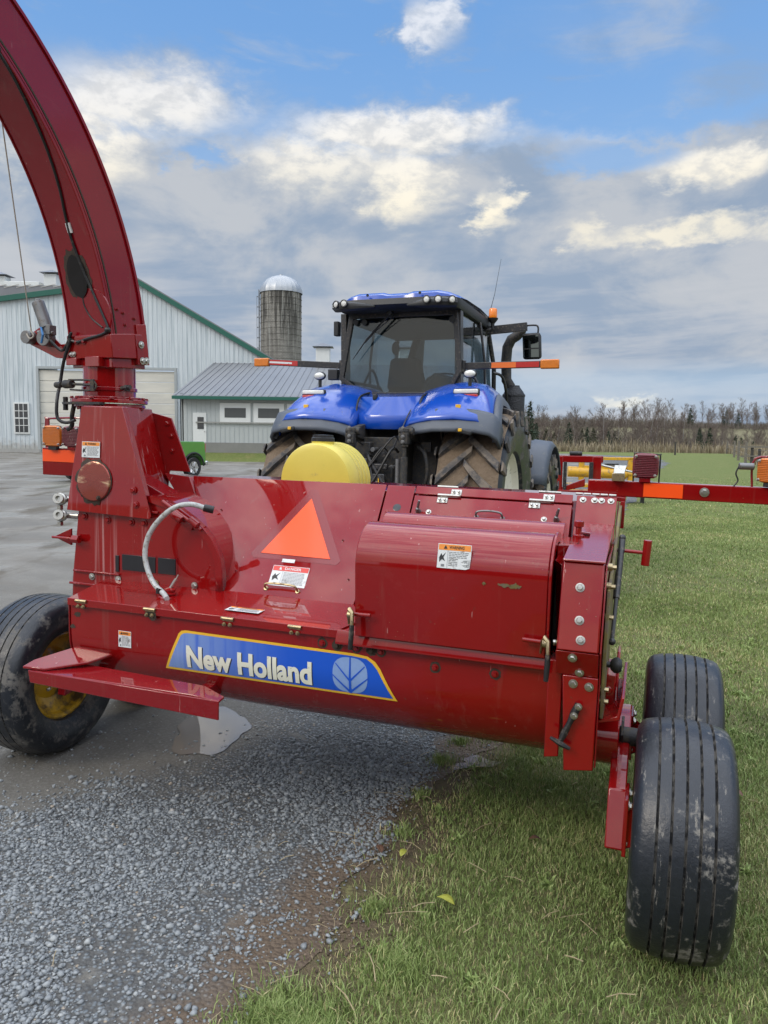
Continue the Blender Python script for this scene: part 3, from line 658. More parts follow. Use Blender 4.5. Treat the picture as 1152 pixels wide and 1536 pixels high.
# couplers and bracket on the left edge
for w in (1.345, 1.262):
    b = MB(); b.lathe([(.024, -.02), (.031, .0), (.031, .022), (.024, .026), (.026, .045), (.013, .045), (.013, .03), (0, .03)], (-1.775, .03, w), (.35, -1, .25), 24); b.cyl((-1.775, .05, w), (-1.69, .06, w), .016, n=12); b.box((-1.775, .02, w - .04), (.02, .02, .02))
    part(b, 'hydraulic_coupler', ZINC)
b = MB(); b.prism([(-1.71, .02, 1.20), (-1.80, .0, 1.155), (-1.71, .02, 1.115)], (0, .012, 0)); b.cyl((-1.80, -.01, 1.155), (-1.63, -.01, 1.155), .007, n=10); b.cyl((-1.67, -.01, 1.155), (-1.63, -.01, 1.155), .022, n=6); part(b, 'side_lug', RED, .001)
# grease hose and valve on the lid
b = MB(); b.tube([(-.90, -.03, 1.36), (-.95, -.06, 1.375), (-1.02, -.08, 1.36), (-1.10, -.085, 1.30), (-1.16, -.09, 1.22), (-1.175, -.10, 1.13), (-1.15, -.11, 1.05), (-1.10, -.13, .995), (-1.03, -.16, .965), (-.985, -.20, .953)], .0125, 14)
hs = part(b, 'plastic_hose', HOSEG); b = MB(); b.cyl((-.90, -.03, 1.36), (-.86, -.01, 1.35), .018, n=14); part(b, 'hose_elbow', RUBBER, parent=hs)
b = MB(); b.lathe([(.05, 0), (.045, .006), (.025, .010), (.03, .015), (.03, .022), (.022, .026), (.026, .032), (.026, .038), (.012, .044), (0, .046)], (-1.02, -.13, .945), (.1, 0, 1), 20); vb = part(b, 'valve_boot', RED)
b = MB(); b.cyl((-1.015, -.13, .985), (-.99, -.12, 1.03), .008, n=10); b.cyl((-.99, -.12, 1.03), (-.98, -.116, 1.05), .004, n=8); part(b, 'valve_stem', ZINC, parent=vb)
b = MB(); b.cyl((-1.062, -.15, .962), (-1.058, -.15, .985), .016, n=12); part(b, 'hose_clip', RUBBER)

# turntable flange, neck
FC = Vector((-1.67, .28, 0))
def FV(p): return FC + Vector((p[0] * .77, p[1] * .77, p[2]))
def ringd(r, z0, z1, name, mat, bev=.003): b = MB(); b.cyl(FC + Vector((0, 0, z0)), FC + Vector((0, 0, z1)), r * .77, n=56); return part(b, name, mat, bev)
ringd(.235, 1.820, 1.838, 'turntable_lower_ring', REDW); ringd(.252, 1.842, 1.862, 'turntable_flange', RED); ringd(.225, 1.862, 1.875, 'turntable_upper_ring', REDW)
ringd(.172, 1.875, 2.05, 'spout_neck', RED); ringd(.182, 1.905, 1.925, 'neck_band', REDW)
for k in range(12):
    a = 2 * PI * k / 12 + .2; bolt(FV((.242 * math.cos(a), .242 * math.sin(a), 1.862)), (0, 0, 1), REDW, .010)
    if k % 2 == 0: bolt(FV((.228 * math.cos(a), .228 * math.sin(a), 1.820)), (0, 0, -1), REDW, .011)
b = MB(); b.tube([FV((-.30, -.15, 1.93)), FV((-.20, -.185, 1.935)), FV((.02, -.205, 1.93))], .007, 10)
b.tube([FV((-.18, -.19, 1.955)), FV((.03, -.205, 1.95)), FV((.035, -.205, 1.905)), FV((-.16, -.20, 1.905))], .005, 8); b.cyl(FV((-.32, -.15, 1.93)), FV((-.26, -.165, 1.932)), .016, n=12); b.cyl(FV((-.22, -.18, 1.933)), FV((-.15, -.19, 1.934)), .022, n=12)
b.box(FV((.03, -.208, 1.928)), (.022, .012, .06)); part(b, 'worm_drive', CHARC, .001)
b = MB(); b.prism([FV(p) for p in ((-.30, -.12, 1.843), (-.10, -.262, 1.843), (.12, -.255, 1.843), (.12, -.20, 1.843), (-.24, -.06, 1.843))], (0, 0, -.012)); b.cyl(FV((-.27, -.12, 1.80)), FV((-.27, -.12, 1.87)), .013, n=8); b.tube([FV(p) for p in ((-.27, -.10, 1.70), (-.22, -.12, 1.72), (-.20, -.14, 1.77), (-.18, -.14, 1.83))], .012, 8); part(b, 'turning_bracket', CHARC, .001)
b = MB(); b.cyl(FV((.16, -.08, 1.92)), FV((.245, -.10, 1.925)), .011, n=10); b.cyl(FV((.20, -.088, 1.92)), FV((.225, -.093, 1.92)), .018, n=6); part(b, 'stop_screw', CHARC)
# spout: curved rectangular duct
th, R0, kk, aa, bb, ta, w0 = -1.7459, 2.1352, .1139, .3199, .2197, .1764, 1.9433
dd = Vector((math.cos(th), math.sin(th), 0)); sd = Vector((-math.sin(th), math.cos(th), 0))
def spout_frame(s):
    n = 60; ang = 0; c = Vector((-1.67, .28, w0)); ds = s / n
    for i in range(n):
        c += (dd * math.sin(ang) + Vector((0, 0, 1)) * math.cos(ang)) * ds; ang += (1 / R0) * (1 + kk * s * i / n) * ds
    nin = dd * math.cos(ang) - Vector((0, 0, 1)) * math.sin(ang); tn = dd * math.sin(ang) + Vector((0, 0, 1)) * math.cos(ang)
    return c, nin, tn, aa * (1 - ta * s), bb
def sp(s, x, y):           # x -1..1 across, y -1 (outer) .. 1 (underside)
    c, nin, tn, a, b_ = spout_frame(s); return c + sd * (x * a / 2) + nin * (y * b_ / 2)
SS = [.13 + i * .08 for i in range(36)]
b = MB(); V_ = []; 
for s in SS: V_ += [sp(s, -1, 1), sp(s, 1, 1), sp(s, 1, -1), sp(s, -1, -1)]
F_ = [(i * 4 + j, i * 4 + (j + 1) % 4, i * 4 + 4 + (j + 1) % 4, i * 4 + 4 + j) for i in range(len(SS) - 1) for j in range(4)] + [(0, 1, 2, 3), tuple(range(len(V_) - 4, len(V_)))]
b.add(V_, F_); spout = part(b, 'spout', REDP, .004, smooth=30)
def lip(x, y, wx, wy, name, mat=REDP):
    b = MB(); G = []
    for s in SS:
        c, nin, tn, a, b_ = spout_frame(s); p = c + sd * (x * a / 2) + nin * (y * b_ / 2)
        G.append([p - sd * wx - nin * wy, p + sd * wx - nin * wy, p + sd * wx + nin * wy, p - sd * wx + nin * wy, p - sd * wx - nin * wy])
    b.grid(G); part(b, name, mat, parent=spout, smooth=30)
lip(1, -1, .010, .007, 'outer_lip'); lip(.99, .80, .0035, .004, 'weld_bead', REDW); lip(-1, 1, .004, .006, 'inner_lip')
lip(1.02, .70, .0015, .004, 'grime_line', CORK)
b = MB(); rnd = random.Random(3)
def blob(cs, cx, rs, rx, off, mi, jag):
    pts = []
    for i in range(32):
        a = 2 * PI * i / 32; k = 1 + jag * (rnd.random() - .4); s = cs + rs * k * math.sin(a); x = cx + rx * k * math.cos(a)
        c, nin, tn, A, B = spout_frame(s); pts.append(c + sd * x + nin * (B / 2 + off))
    b.add(pts, [tuple(range(32))], mi)
blob(.56, -.015, .135, .088, .0015, 0, .22); blob(.56, -.012, .108, .066, .009, 1, .06)
part(b, 'inspection_opening', [CORK, simple('painted duct shade', (.004, .003, .003), .9)], parent=spout, smooth=0)  # flat black patch painted for the shade inside the open duct
b = MB(); c, nin, tn, A, B = spout_frame(.36)
for i in range(1):
    b.lathe([(0, .006), (.128, .006), (.130, .0), (.128, 0)], c + sd * .045 + nin * (B / 2), nin, 48)
part(b, 'round_patch', REDP, parent=spout)
b = MB()
for s in (2.05, 1.83):
    b.lathe([(0, .0015), (.012, .0015), (.011, .003), (0, .003)], sp(s, 1, -.15), sd, 12)
part(b, 'punched_hole', INK, parent=spout)
# collar box at the foot of the spout
def sbox(s0, s1, gx, gy, name, mat=RED, bev=.004, x0=-1, x1=1, y0=-1, y1=1):
    V_ = []
    for s in (s0, s1):
        c, nin, tn, a, b_ = spout_frame(s)
        V_ += [c + sd * (x0 * (a / 2) - gx) + nin * (y0 * b_ / 2 - gy), c + sd * (x1 * (a / 2) + gx) + nin * (y0 * b_ / 2 - gy), c + sd * (x1 * (a / 2) + gx) + nin * (y1 * b_ / 2 + gy), c + sd * (x0 * (a / 2) - gx) + nin * (y1 * b_ / 2 + gy)]
    b = MB(); b.hexa(V_); return part(b, name, mat, bev, parent=spout)
sbox(.13, .255, .010, .012, 'spout_collar'); sbox(.095, .135, .004, .03, 'collar_block', RED, .003, -1, -.55); sbox(.085, .14, .004, .035, 'collar_block', RED, .003, -.05, .55)
sbox(.08, .13, -.01, .0, 'neck_plate', REDW); sbox(.10, .30, .012, .006, 'side_hinge_plate', RED, .003, .98, 1, -1.05, -.55)
sbox(.10, .25, .016, .0, 'side_hinge_plate', REDW, .003, .98, 1, -.75, -.35)
for s, y, m in ((.20, -.60, ZINC), (.12, -.60, ZINC), (.12, -.85, ZINC)): bolt(sp(s, 1.12, y), sd, m, .013, spout)
for s, y in ((.30, .1), (.36, .12), (.33, -.5), (.38, .45)): bolt(sp(s, 1.0, y), sd, REDW, .007, spout)
for s, x in ((.22, -.55), (.22, -.2), (.155, -.85), (.155, -.72)): bolt(sp(s, x, 1.13), spout_frame(s)[1], ZINC if s < .2 else REDW, .009, spout)
# motor for the spout cap
c0 = sp(.19, -1.05, .9)
b = MB(); b.prism([c0 + Vector(p) for p in ((.04, 0, -.06), (-.10, .0, -.05), (-.27, .0, .02), (-.28, .0, .07), (-.19, .0, .12), (-.07, 0, .02), (.04, 0, .03))], (0, .012, 0)); mo = part(b, 'motor_bracket', RED, .003)
b = MB(); b.cyl(c0 + Vector((-.13, -.03, .10)), c0 + Vector((-.185, -.03, .235)), .032, n=20); b.cyl(c0 + Vector((-.185, -.03, .235)), c0 + Vector((-.19, -.03, .25)), .016, n=12); part(b, 'electric_motor', STEEL, .003, parent=mo)
b = MB(); b.cyl(c0 + Vector((-.14, -.05, .05)), c0 + Vector((-.14, .0, .05)), .042, n=18); b.box(c0 + Vector((-.12, -.03, .09)), (.06, .05, .05)); b.cyl(c0 + Vector((-.18, -.04, .08)), c0 + Vector((-.08, -.04, .075)), .009, n=8); b.cyl(c0 + Vector((-.255, -.05, .055)), c0 + Vector((-.255, .03, .055)), .034, n=18); part(b, 'gearbox', STEEL, .002, parent=mo)
b = MB(); b.tube([c0 + Vector((-.23, -.03, .07)), sp(1.38, -1.0, .8)], .0032, 6); b.tube([c0 + Vector((-.24, -.055, .07)), c0 + Vector((-.215, -.06, .045)), c0 + Vector((-.2, -.05, .06)), c0 + Vector((-.22, -.05, .09))], .004, 6); part(b, 'pull_rope', ROPE, parent=mo)
b = MB(); b.tube([c0 + Vector((-.14, -.06, .10)), c0 + Vector((-.11, -.08, .06)), c0 + Vector((-.13, -.07, .02))], .006, 8); part(b, 'blue_wire', simple('blue wire', (.04, .18, .42), .5), parent=mo)
# cables
b = MB(); b.tube([sp(2.30, .82, 1.02), sp(2.05, .80, 1.03), sp(1.80, .93, 1.03), sp(1.62, .98, 1.08), sp(1.45, .84, 1.04), sp(1.2, .62, 1.04), sp(1.0, .38, 1.04), sp(.86, .16, 1.05), sp(.74, .10, 1.06), sp(.62, .22, 1.06), sp(.5, .45, 1.06), sp(.38, .75, 1.08), sp(.29, .98, 1.10), sp(.265, .95, 1.14)], .0065, 8)
b.tube([sp(.265, .93, 1.14), sp(.25, .6, 1.16), sp(.235, 0, 1.16), sp(.22, -.5, 1.17), sp(.24, -.85, 1.22), sp(.27, -.72, 1.2), sp(.20, -1.05, 1.2), sp(.18, -1.35, 1.2), c0 + Vector((-.12, -.05, .06))], .0075, 8)
b.tube([sp(.24, -.75, 1.22), sp(.12, -1.15, 1.25), sp(.0, -1.3, 1.3), FV((-.27, -.20, 1.85)), FV((-.26, -.21, 1.76)), FV((-.20, -.20, 1.735)), FV((-.13, -.19, 1.75))], .0085, 10)
part(b, 'cable', RUBBER)
b = MB(); c, nin, tn, A, B = spout_frame(.80)
b.hexa([sp(.775, .02, 1.0), sp(.775, .24, 1.0), sp(.775, .24, 1.07), sp(.775, .02, 1.07), sp(.825, .02, 1.0), sp(.825, .24, 1.0), sp(.825, .24, 1.07), sp(.825, .02, 1.07)]); part(b, 'cable_clip', DECW, .001)
b = MB(); b.ball(sp(1.62, .98, 1.08), .02); b.ball(sp(.275, .97, 1.12), .016); part(b, 'cable_grommet', RUBBER)
b = MB(); b.tube([sp(.45, -.05, 1.03), sp(.40, 0, 1.06), sp(.34, .25, 1.06), sp(.29, .7, 1.06)], .004, 6); part(b, 'thin_wire', RUBBER)
# bracket hardware under the top of the spout
b = MB(); b.tube([sp(1.62, -.75, 1.02), sp(1.60, -.3, 1.05), sp(1.55, .0, 1.06)], .004, 6); b.ball(sp(1.55, .02, 1.05), .014); part(b, 'spout_wire', RUBBER)
b = MB()
def blob2(pts, off):
    P = []
    for s, x in pts:
        c, nin, tn, A, B = spout_frame(s); P.append(c + sd * x * A / 2 + nin * (B / 2 + off))
    b.add(P, [tuple(range(len(P)))])
blob2([(1.98, -.05), (1.90, .15), (1.80, .30), (1.68, .45), (1.57, .50), (1.55, .40), (1.62, .30), (1.72, .20), (1.82, .02), (1.93, -.15)], .002); part(b, 'tar_streak', CORK, parent=spout, smooth=0)

# lamp brackets
def square_lamp(c, r, mat, name, yaw=0):
    root = bpy.data.objects.new(name, None); COL.objects.link(root); root.parent = H; root.location = c; root.rotation_euler = (0, 0, yaw)
    b = MB(); pts = []
    for i in range(32):
        a = 2 * PI * i / 32; cc, ss = math.cos(a), math.sin(a); k = (abs(cc) ** 5 + abs(ss) ** 5) ** (-1 / 5); pts.append((r * k * cc, r * k * ss))
    b.prism([(p[0], -.022, p[1]) for p in pts], (0, .044, 0)); b.build('lens', mat, root, .008, smooth=40)
    b = MB()
    for k in range(13):
        z = r * (-.86 + k * .143); b.box((0, -.0235, z), (r * (1.85 if abs(z) < r * .7 else 1.6), .004, r * .06))
    b.build('lens_ribs', mat, root, .001)
    b = MB(); b.prism([(p[0] * 1.03, -.006, p[1] * 1.03) for p in pts], (0, .012, 0)); b.box((0, 0, -r * 1.18), (r * .9, .03, r * .35)); b.cyl((0, .02, 0), (0, .06, 0), r * .55, n=20); b.build('housing', BLACKP if mat is AMBER else REDW, root, .002)
    for x, z in ((-.78, .78), (.78, .78), (-.78, -.78), (.78, -.78)): bolt((x * r, -.024, z * r), (0, -1, 0), ZINC, .0045, root)
    return root
b = MB(); b.prism([(.79, .5, 1.475), (1.75, .5, 1.470), (1.75, .5, 1.545), (.79, .5, 1.545)], (0, .05, 0)); part(b, 'light_bar', RED, .004)
b = MB(); b.prism([(1.032, .497, 1.4795), (1.197, .497, 1.4795), (1.197, .497, 1.540), (1.032, .497, 1.540)], (0, .002, 0)); part(b, 'reflective_strip', ORANGE)
bolt((1.285, .498, 1.512), (0, -1, 0), ZINC, .014)
b = MB(); b.prism([(.83, .44, 1.46), (.96, .44, 1.455), (.96, .44, 1.475), (.83, .44, 1.48)], (0, .2, 0)); part(b, 'bar_mount', REDW, .003)
square_lamp((1.035, .50, 1.617), .054, REDL, 'tail_lamp')
b = MB(); b.tube([(.985, .53, 1.545), (.985, .53, 1.665), (.993, .53, 1.672), (1.088, .53, 1.668), (1.095, .53, 1.66), (1.095, .53, 1.545)], .0035, 8); part(b, 'lamp_guard', RUBBER)
b = MB(); b.prism([(.895, .46, 1.545), (.95, .46, 1.545), (.95, .46, 1.58), (.895, .46, 1.58)], (0, .04, 0)); pm = part(b, 'lamp_socket_box', BRASS, .002); b = MB(); b.prism([(.90, .458, 1.58), (.948, .458, 1.58), (.955, .50, 1.615), (.903, .50, 1.615)], (0, .02, 0)); part(b, 'socket_cap', ZINC, .002, parent=pm)
square_lamp((1.540, .49, 1.618), .052, AMBER, 'turn_lamp', R(-35)); b = MB(); b.tube([(1.475, .53, 1.545), (1.480, .53, 1.665), (1.60, .53, 1.668), (1.61, .53, 1.66), (1.61, .53, 1.545)], .005, 8); part(b, 'lamp_guard', REDW)
b = MB(); b.tube([(1.415, .50, 1.63), (1.405, .50, 1.60), (1.415, .50, 1.57), (1.40, .50, 1.545)], .0035, 6); part(b, 'lamp_wire', RUBBER)
b = MB(); b.cyl((1.415, .50, 1.632), (1.475, .51, 1.632), .015, n=14); part(b, 'lamp_plug', STEEL, .003)
# left lamp bracket
b = MB(); b.prism([(-2.33, .5, 1.425), (-1.98, .5, 1.425), (-1.98, .5, 1.585), (-2.33, .5, 1.585)], (0, .012, 0)); b.box((-2.0, .53, 1.44), (.55, .03, .03)); part(b, 'lamp_plate', REDW, .004)
b = MB(); b.prism([(-2.325, .497, 1.505), (-2.02, .497, 1.505), (-2.02, .497, 1.575), (-2.325, .497, 1.575)], (0, .002, 0)); part(b, 'reflective_strip', ORANGE)
square_lamp((-2.235, .49, 1.655), .060, AMBER, 'turn_lamp', R(8)); square_lamp((-2.10, .49, 1.655), .058, REDL, 'tail_lamp', R(4))
b = MB(); b.tube([(-2.325, .53, 1.585), (-2.325, .53, 1.745), (-2.30, .53, 1.755), (-2.00, .53, 1.75), (-1.99, .53, 1.60)], .006, 8); b.box((-2.315, .53, 1.67), (.025, .01, .17)); part(b, 'lamp_guard', REDW)
# preservative tank
tk = MB(); ctr = Vector((-.625, .60, 1.458)); pr_ = [(0, 0), (.17, .0), (.198, .010), (.208, .03), (.210, .08)]
for k in range(4): z = .10 + k * .048; pr_ += [(.210, z), (.210, z + .036), (.2065, z + .041), (.2065, z + .045)]
pr_ += [(.210, .30), (.198, .33), (.17, .34), (0, .34)]
tk.lathe(pr_, ctr, (0, 1, 0), 56); tank = part(tk, 'liquid_tank', TANKY, smooth=40, label='yellow plastic barrel tank with a black screw cap')
b = MB(); b.lathe([(.06, 0), (.062, .02), (0, .02)], ctr + Vector((.0, .11, .197)), (0, 0, 1), 28); part(b, 'tank_neck', TANKY, parent=tank)
b = MB(); b.lathe([(.063, .0), (.063, .018), (.056, .022), (.056, .034), (0, .036)], ctr + Vector((0, .11, .215)), (0, 0, 1), 24); part(b, 'tank_cap', BLACKP, parent=tank, smooth=25)
b = MB(); b.hexa([(-.85, .62, 1.0), (-.4, .62, 1.0), (-.4, .94, 1.0), (-.85, .94, 1.0), (-.85, .62, 1.27), (-.4, .62, 1.27), (-.4, .94, 1.27), (-.85, .94, 1.27)]); part(b, 'tank_cradle', REDW, .004)
# tongue to the tractor
b = MB(); b.hexa([(-.35, .9, .5), (-.15, .9, .5), (.10, 4.1, .42), (-.02, 4.1, .42), (-.35, .9, .72), (-.15, .9, .72), (.10, 4.1, .55), (-.02, 4.1, .55)]); part(b, 'tongue', REDW, .006)
# ------------------------------------------------------------------ tractor
T_ = thing('tractor', (.2, 8.6, 0), 'large blue farm tractor with dark cab and muddy lugged tyres, seen from behind', 'tractor', yaw=R(-20))
def tp(mb, name, mat, bevel=0, parent=None, label=None, **k):
    o = mb.build(name, mat, parent or T_, bevel, **k)
    if label: o['label'] = label
    return o
def lug_wheel(u, v, w, r, hw, rim, nl, name, side):
    root = bpy.data.objects.new('wheel', None); COL.objects.link(root); root.parent = T_; root.location = (u, v, w); root['label'] = name
    rt = r - .055
    pr = [(rim, -hw * .72), (rim + .02, -hw * .86), (rim + (r - rim) * .5, -hw), (rt - .07, -hw * .98), (rt - .02, -hw * .90)]
    tr = [(rt - .02, -hw * .90)] + [(rt - .012 * (x ** 2), hw * x * .9) for x in (-.8, -.4, 0, .4, .8)] + [(rt - .02, hw * .90)]
    b = MB(); b.lathe(pr, (0, 0, 0), (1, 0, 0), 72); b.lathe([(a, -h) for a, h in pr], (0, 0, 0), (1, 0, 0), 72); b.lathe(tr, (0, 0, 0), (1, 0, 0), 72, mi=1)
    for k in range(nl):                       # chevron lugs, left and right alternating
        for sg in (-1, 1):
            a0 = 2 * PI * (k + (.5 if sg > 0 else 0)) / nl; da = .92 * 2 * PI / nl * 1.15; st = 5; rows = []
            for i in range(st + 1):
                t = i / st; x = sg * (-.03 + t * (hw * .97)) ; a = a0 - da * (t ** .9) * 1.0; wd = (.042 + .016 * t) / r
                h0 = rt - .05 if t > .85 else rt - .015; h1 = r - (.035 * t ** 4)
                def P(rr_, aa_): return (x, rr_ * math.sin(aa_), rr_ * math.cos(aa_))
                rows.append([P(h0, a - wd * 1.25), P(h1, a - wd * .85), P(h1, a + wd * .85), P(h0, a + wd * 1.25)])
            b.grid(rows, 2)
            b.add(rows[0] + rows[-1], [(0, 1, 2, 3), (7, 6, 5, 4)], 2)
            # shoulder part running down the sidewall
            x = sg * hw * .97; a = a0 - da; wd = .058 / r; P4 = []
            for rr_, xx in ((r - .035, x), (rt - .13, sg * hw * 1.0)):
                P4 += [(xx + sg * .0, rr_ * math.sin(a - wd), rr_ * math.cos(a - wd)), (xx + sg * .02, rr_ * math.sin(a - wd * .7), rr_ * math.cos(a - wd * .7)), (xx + sg * .02, rr_ * math.sin(a + wd * .7), rr_ * math.cos(a + wd * .7)), (xx, rr_ * math.sin(a + wd), rr_ * math.cos(a + wd))]
            b.add(P4, [(0, 1, 5, 4), (1, 2, 6, 5), (2, 3, 7, 6), (0, 3, 2, 1), (4, 5, 6, 7)], 2)
    b.build('tyre', [TYREM, MUDT, LUG], root, smooth=40)
    s = side; b = MB(); b.lathe([(rim + .03, s * hw * .78), (rim, s * hw * .74), (rim - .02, s * hw * .64), (rim - .05, s * hw * .55), (rim * .62, s * hw * .44), (rim * .5, s * hw * .36), (0, s * hw * .36)], (0, 0, 0), (1, 0, 0), 56)
    b.lathe([(rim + .03, -s * hw * .78), (rim - .02, -s * hw * .60), (rim - .05, -s * hw * .1), (.2, -s * hw * .05), (0, -s * hw * .05)], (0, 0, 0), (1, 0, 0), 56); b.lathe([(rim + .01, -hw * .75), (rim + .01, hw * .75)], (0, 0, 0), (1, 0, 0), 56)
    b.build('rim', RIMC, root, smooth=30)
    b = MB(); b.lathe([(.15, s * -.02), (.15, s * hw * .45), (.10, s * hw * .55), (0, s * hw * .55)], (0, 0, 0), (1, 0, 0), 24); b.build('hub', BLACKM, root, .003)
    for k in range(10):
        a = 2 * PI * k / 10; bolt((s * hw * .38, rim * .5 * math.cos(a), rim * .5 * math.sin(a)), (s, 0, 0), STEEL, .018, root)
lug_wheel(-.96, 0, 1.02, 1.02, .345, .54, 20, 'left rear tractor wheel', -1)
lug_wheel(.96, 0, 1.02, 1.02, .345, .54, 20, 'right rear tractor wheel', 1)
lug_wheel(-.98, 3.0, .76, .76, .28, .40, 18, 'left front tractor wheel', -1)
lug_wheel(.98, 3.0, .76, .76, .28, .40, 18, 'right front tractor wheel', 1)

# chassis, axle, hood
b = MB(); b.box((0, .1, .95), (.62, 1.4, .62)); b.cyl((-.95, 0, 1.02), (.95, 0, 1.02), .13, n=24); b.box((0, 2.2, .95), (.5, 3.2, .5)); b.cyl((-.9, 3.0, .76), (.9, 3.0, .76), .09, n=18); tp(b, 'chassis', CHARC, .01)
b = MB(); P = [(.38, 1.2), (.45, 1.6), (.45, 2.02), (.36, 2.16), (.2, 2.22), (-.2, 2.22), (-.36, 2.16), (-.45, 2.02), (-.45, 1.6), (-.38, 1.2)]
V_ = [(x, 1.75, z) for x, z in P] + [(x * .9, 4.1, z - .10 * (z > 1.4) * 2) for x, z in P]; n = len(P)
b.add(V_, [tuple(range(n))[::-1], tuple(range(n, 2 * n))] + [(i, (i + 1) % n, n + (i + 1) % n, n + i) for i in range(n)]); tp(b, 'engine_hood', BLUE, .02)

# cab: floor, pillars, glass, roof
b = MB(); b.hexa([(-.66, -.15, 1.55), (.66, -.15, 1.55), (.66, 1.65, 1.55), (-.66, 1.65, 1.55), (-.70, -.15, 2.02), (.70, -.15, 2.02), (.70, 1.70, 2.02), (-.70, 1.70, 2.02)]); tp(b, 'cab_floor', BLACKP, .01)
WZ = -.22
fr_out = [(-.63, 3.06), (.69, 3.06), (.765, 2.42), (.61, 2.155), (-.45, 2.155), (-.745, 2.34)]
fr_out = [(.03 + (x - .03) * .93, z) for x, z in fr_out]
fr_in = [(-.575, 3.00), (.635, 3.00), (.705, 2.43), (.585, 2.195), (-.43, 2.195), (-.685, 2.36)]
fr_in = [(.03 + (x - .03) * .93, z) for x, z in fr_in]
def lean(w): return WZ + (.04 if w > 2.9 else 0)
n = 6; b = MB(); V_ = []
for dy in (0, .05):
    V_ += [(x, lean(z) + dy, z) for x, z in fr_out] + [(x, lean(z) + dy, z) for x, z in fr_in]
F_ = []
for i in range(n):
    j = (i + 1) % n; F_ += [(i, j, n + j, n + i), (2 * n + i, 3 * n + i, 3 * n + j, 2 * n + j), (i, 2 * n + i, 2 * n + j, j), (n + i, n + j, 3 * n + j, 3 * n + i)]
b.add(V_, F_); tp(b, 'rear_window_frame', BLACKM, .006)
b = MB(); b.prism([(x * 1.005, lean(z) + .02, z) for x, z in fr_in], (0, .006, 0)); rw = tp(b, 'rear_window', GLASS)
b = MB(); b.tube([(-.07, -.26, 3.03), (-.16, -.27, 2.94), (-.34, -.275, 2.76), (-.50, -.27, 2.55)], [.012, .011, .009, .004], 6); b.tube([(-.03, -.26, 3.0), (-.22, -.27, 2.86), (-.36, -.275, 2.72)], .005, 6); b.cyl((-.07, -.30, 3.03), (-.07, -.22, 3.03), .022, n=10); tp(b, 'wiper', BLACKP)
for sx, sy in ((-.50, 2.96), (-.40, 2.955), (.59, 2.95)):
    b = MB(); b.lathe([(0, 0), (.032, 0), (.028, -.03), (0, -.03)], (sx, -.20, sy), (0, -1, 0), 14); tp(b, 'window_knob', BLACKP)
for s in (-1, 1):                             # pillars
    x0 = .675 if s > 0 else -.63
    b = MB(); b.hexa([(x0 - .035, WZ + .02, 2.0), (x0 + .035, WZ + .02, 2.0), (x0 + .035, WZ + .14, 2.0), (x0 - .035, WZ + .14, 2.0), (x0 - .035 - .03, WZ + .06, 3.06), (x0 + .03 - .03, WZ + .06, 3.06), (x0, WZ + .16, 3.06), (x0 - .065, WZ + .16, 3.06)])
    b.tube([(s * .73, .85, 2.02), (s * .72, .82, 2.6), (s * .66, .80, 3.05)], .016, 8); b.tube([(s * .66, 1.66, 2.0), (s * .66, 1.62, 2.6), (s * .60, 1.50, 3.05)], .03, 8)
    b.box((s * .71, .75, 2.03), (.05, 1.9, .06)); tp(b, 'cab_pillar', BLACKM, .004)
    b = MB(); b.hexa([(s * .675, -.05, 2.04), (s * .685, -.05, 2.04), (s * .64, 1.64, 2.04), (s * .63, 1.64, 2.04), (s * .63, -.02, 3.04), (s * .64, -.02, 3.04), (s * .61, 1.50, 3.04), (s * .60, 1.50, 3.04)]); tp(b, 'side_window', GLASS)
b = MB(); b.prism([(-.64, 1.68, 2.1), (.64, 1.68, 2.1), (.58, 1.52, 3.03), (-.58, 1.52, 3.03)], (0, .006, 0)); tp(b, 'windscreen', GLASS)
# roof: black rim with lamp pods, blue top
def rr_loop(x0, x1, y0, y1, z, r, k=6):
    P = []
    for cx, cy, a0 in ((x1 - r, y1 - r, 0), (x0 + r, y1 - r, 90), (x0 + r, y0 + r, 180), (x1 - r, y0 + r, 270)):
        P += [(cx + r * math.cos(R(a0 + 90 * i / k)), cy + r * math.sin(R(a0 + 90 * i / k)), z) for i in range(k + 1)]
    return P
def loft(loops, mats, name, mi=None, bevel=0, **k):
    b = MB(); n = len(loops[0]); V_ = [p for L in loops for p in L]
    F_ = [(i * n + j, i * n + (j + 1) % n, (i + 1) * n + (j + 1) % n, (i + 1) * n + j) for i in range(len(loops) - 1) for j in range(n)]
    F_ += [tuple(range(n))[::-1], tuple(range((len(loops) - 1) * n, len(loops) * n))]; b.add(V_, F_); return tp(b, name, mats, bevel, **k)
CX = .03
def tap(p): k = .885 * (1 - .085 * max(0, p[1]) / 1.7); return (CX + (p[0] - CX) * k, p[1], p[2])
loft([[tap(p) for p in L_] for L_ in [rr_loop(CX - .66, CX + .66, -.30, 1.60, 3.045, .10), rr_loop(CX - .74, CX + .74, -.42, 1.72, 3.05, .16), rr_loop(CX - .76, CX + .76, -.47, 1.76, 3.09, .2), rr_loop(CX - .755, CX + .755, -.455, 1.74, 3.15, .2), rr_loop(CX - .68, CX + .68, -.38, 1.66, 3.165, .2)]], BLACKP, 'roof_rim', smooth=50)
b = MB(); cols = 24; rows = []
prof_r = [(-.435, 3.150), (-.425, 3.195), (-.37, 3.225), (-.10, 3.245), (.8, 3.265), (1.55, 3.24), (1.72, 3.17)]
for v, w in prof_r:
    row = []
    for i in range(cols + 1):
        x = -1 + 2 * i / cols; e = max(0, abs(x) - .72) / .28
        row.append((CX + x * .745, v + (.06 + .10 * e * e if v < 0 else -.10 * e * e if v > 1 else 0) + (.0 if v > 0 else .012 * (abs(x) < .22)), w - .060 * e ** 2 + (.012 if .22 < abs(x) < .72 else 0) * (v < 1.4)))
    rows.append([tap(p) for p in row])
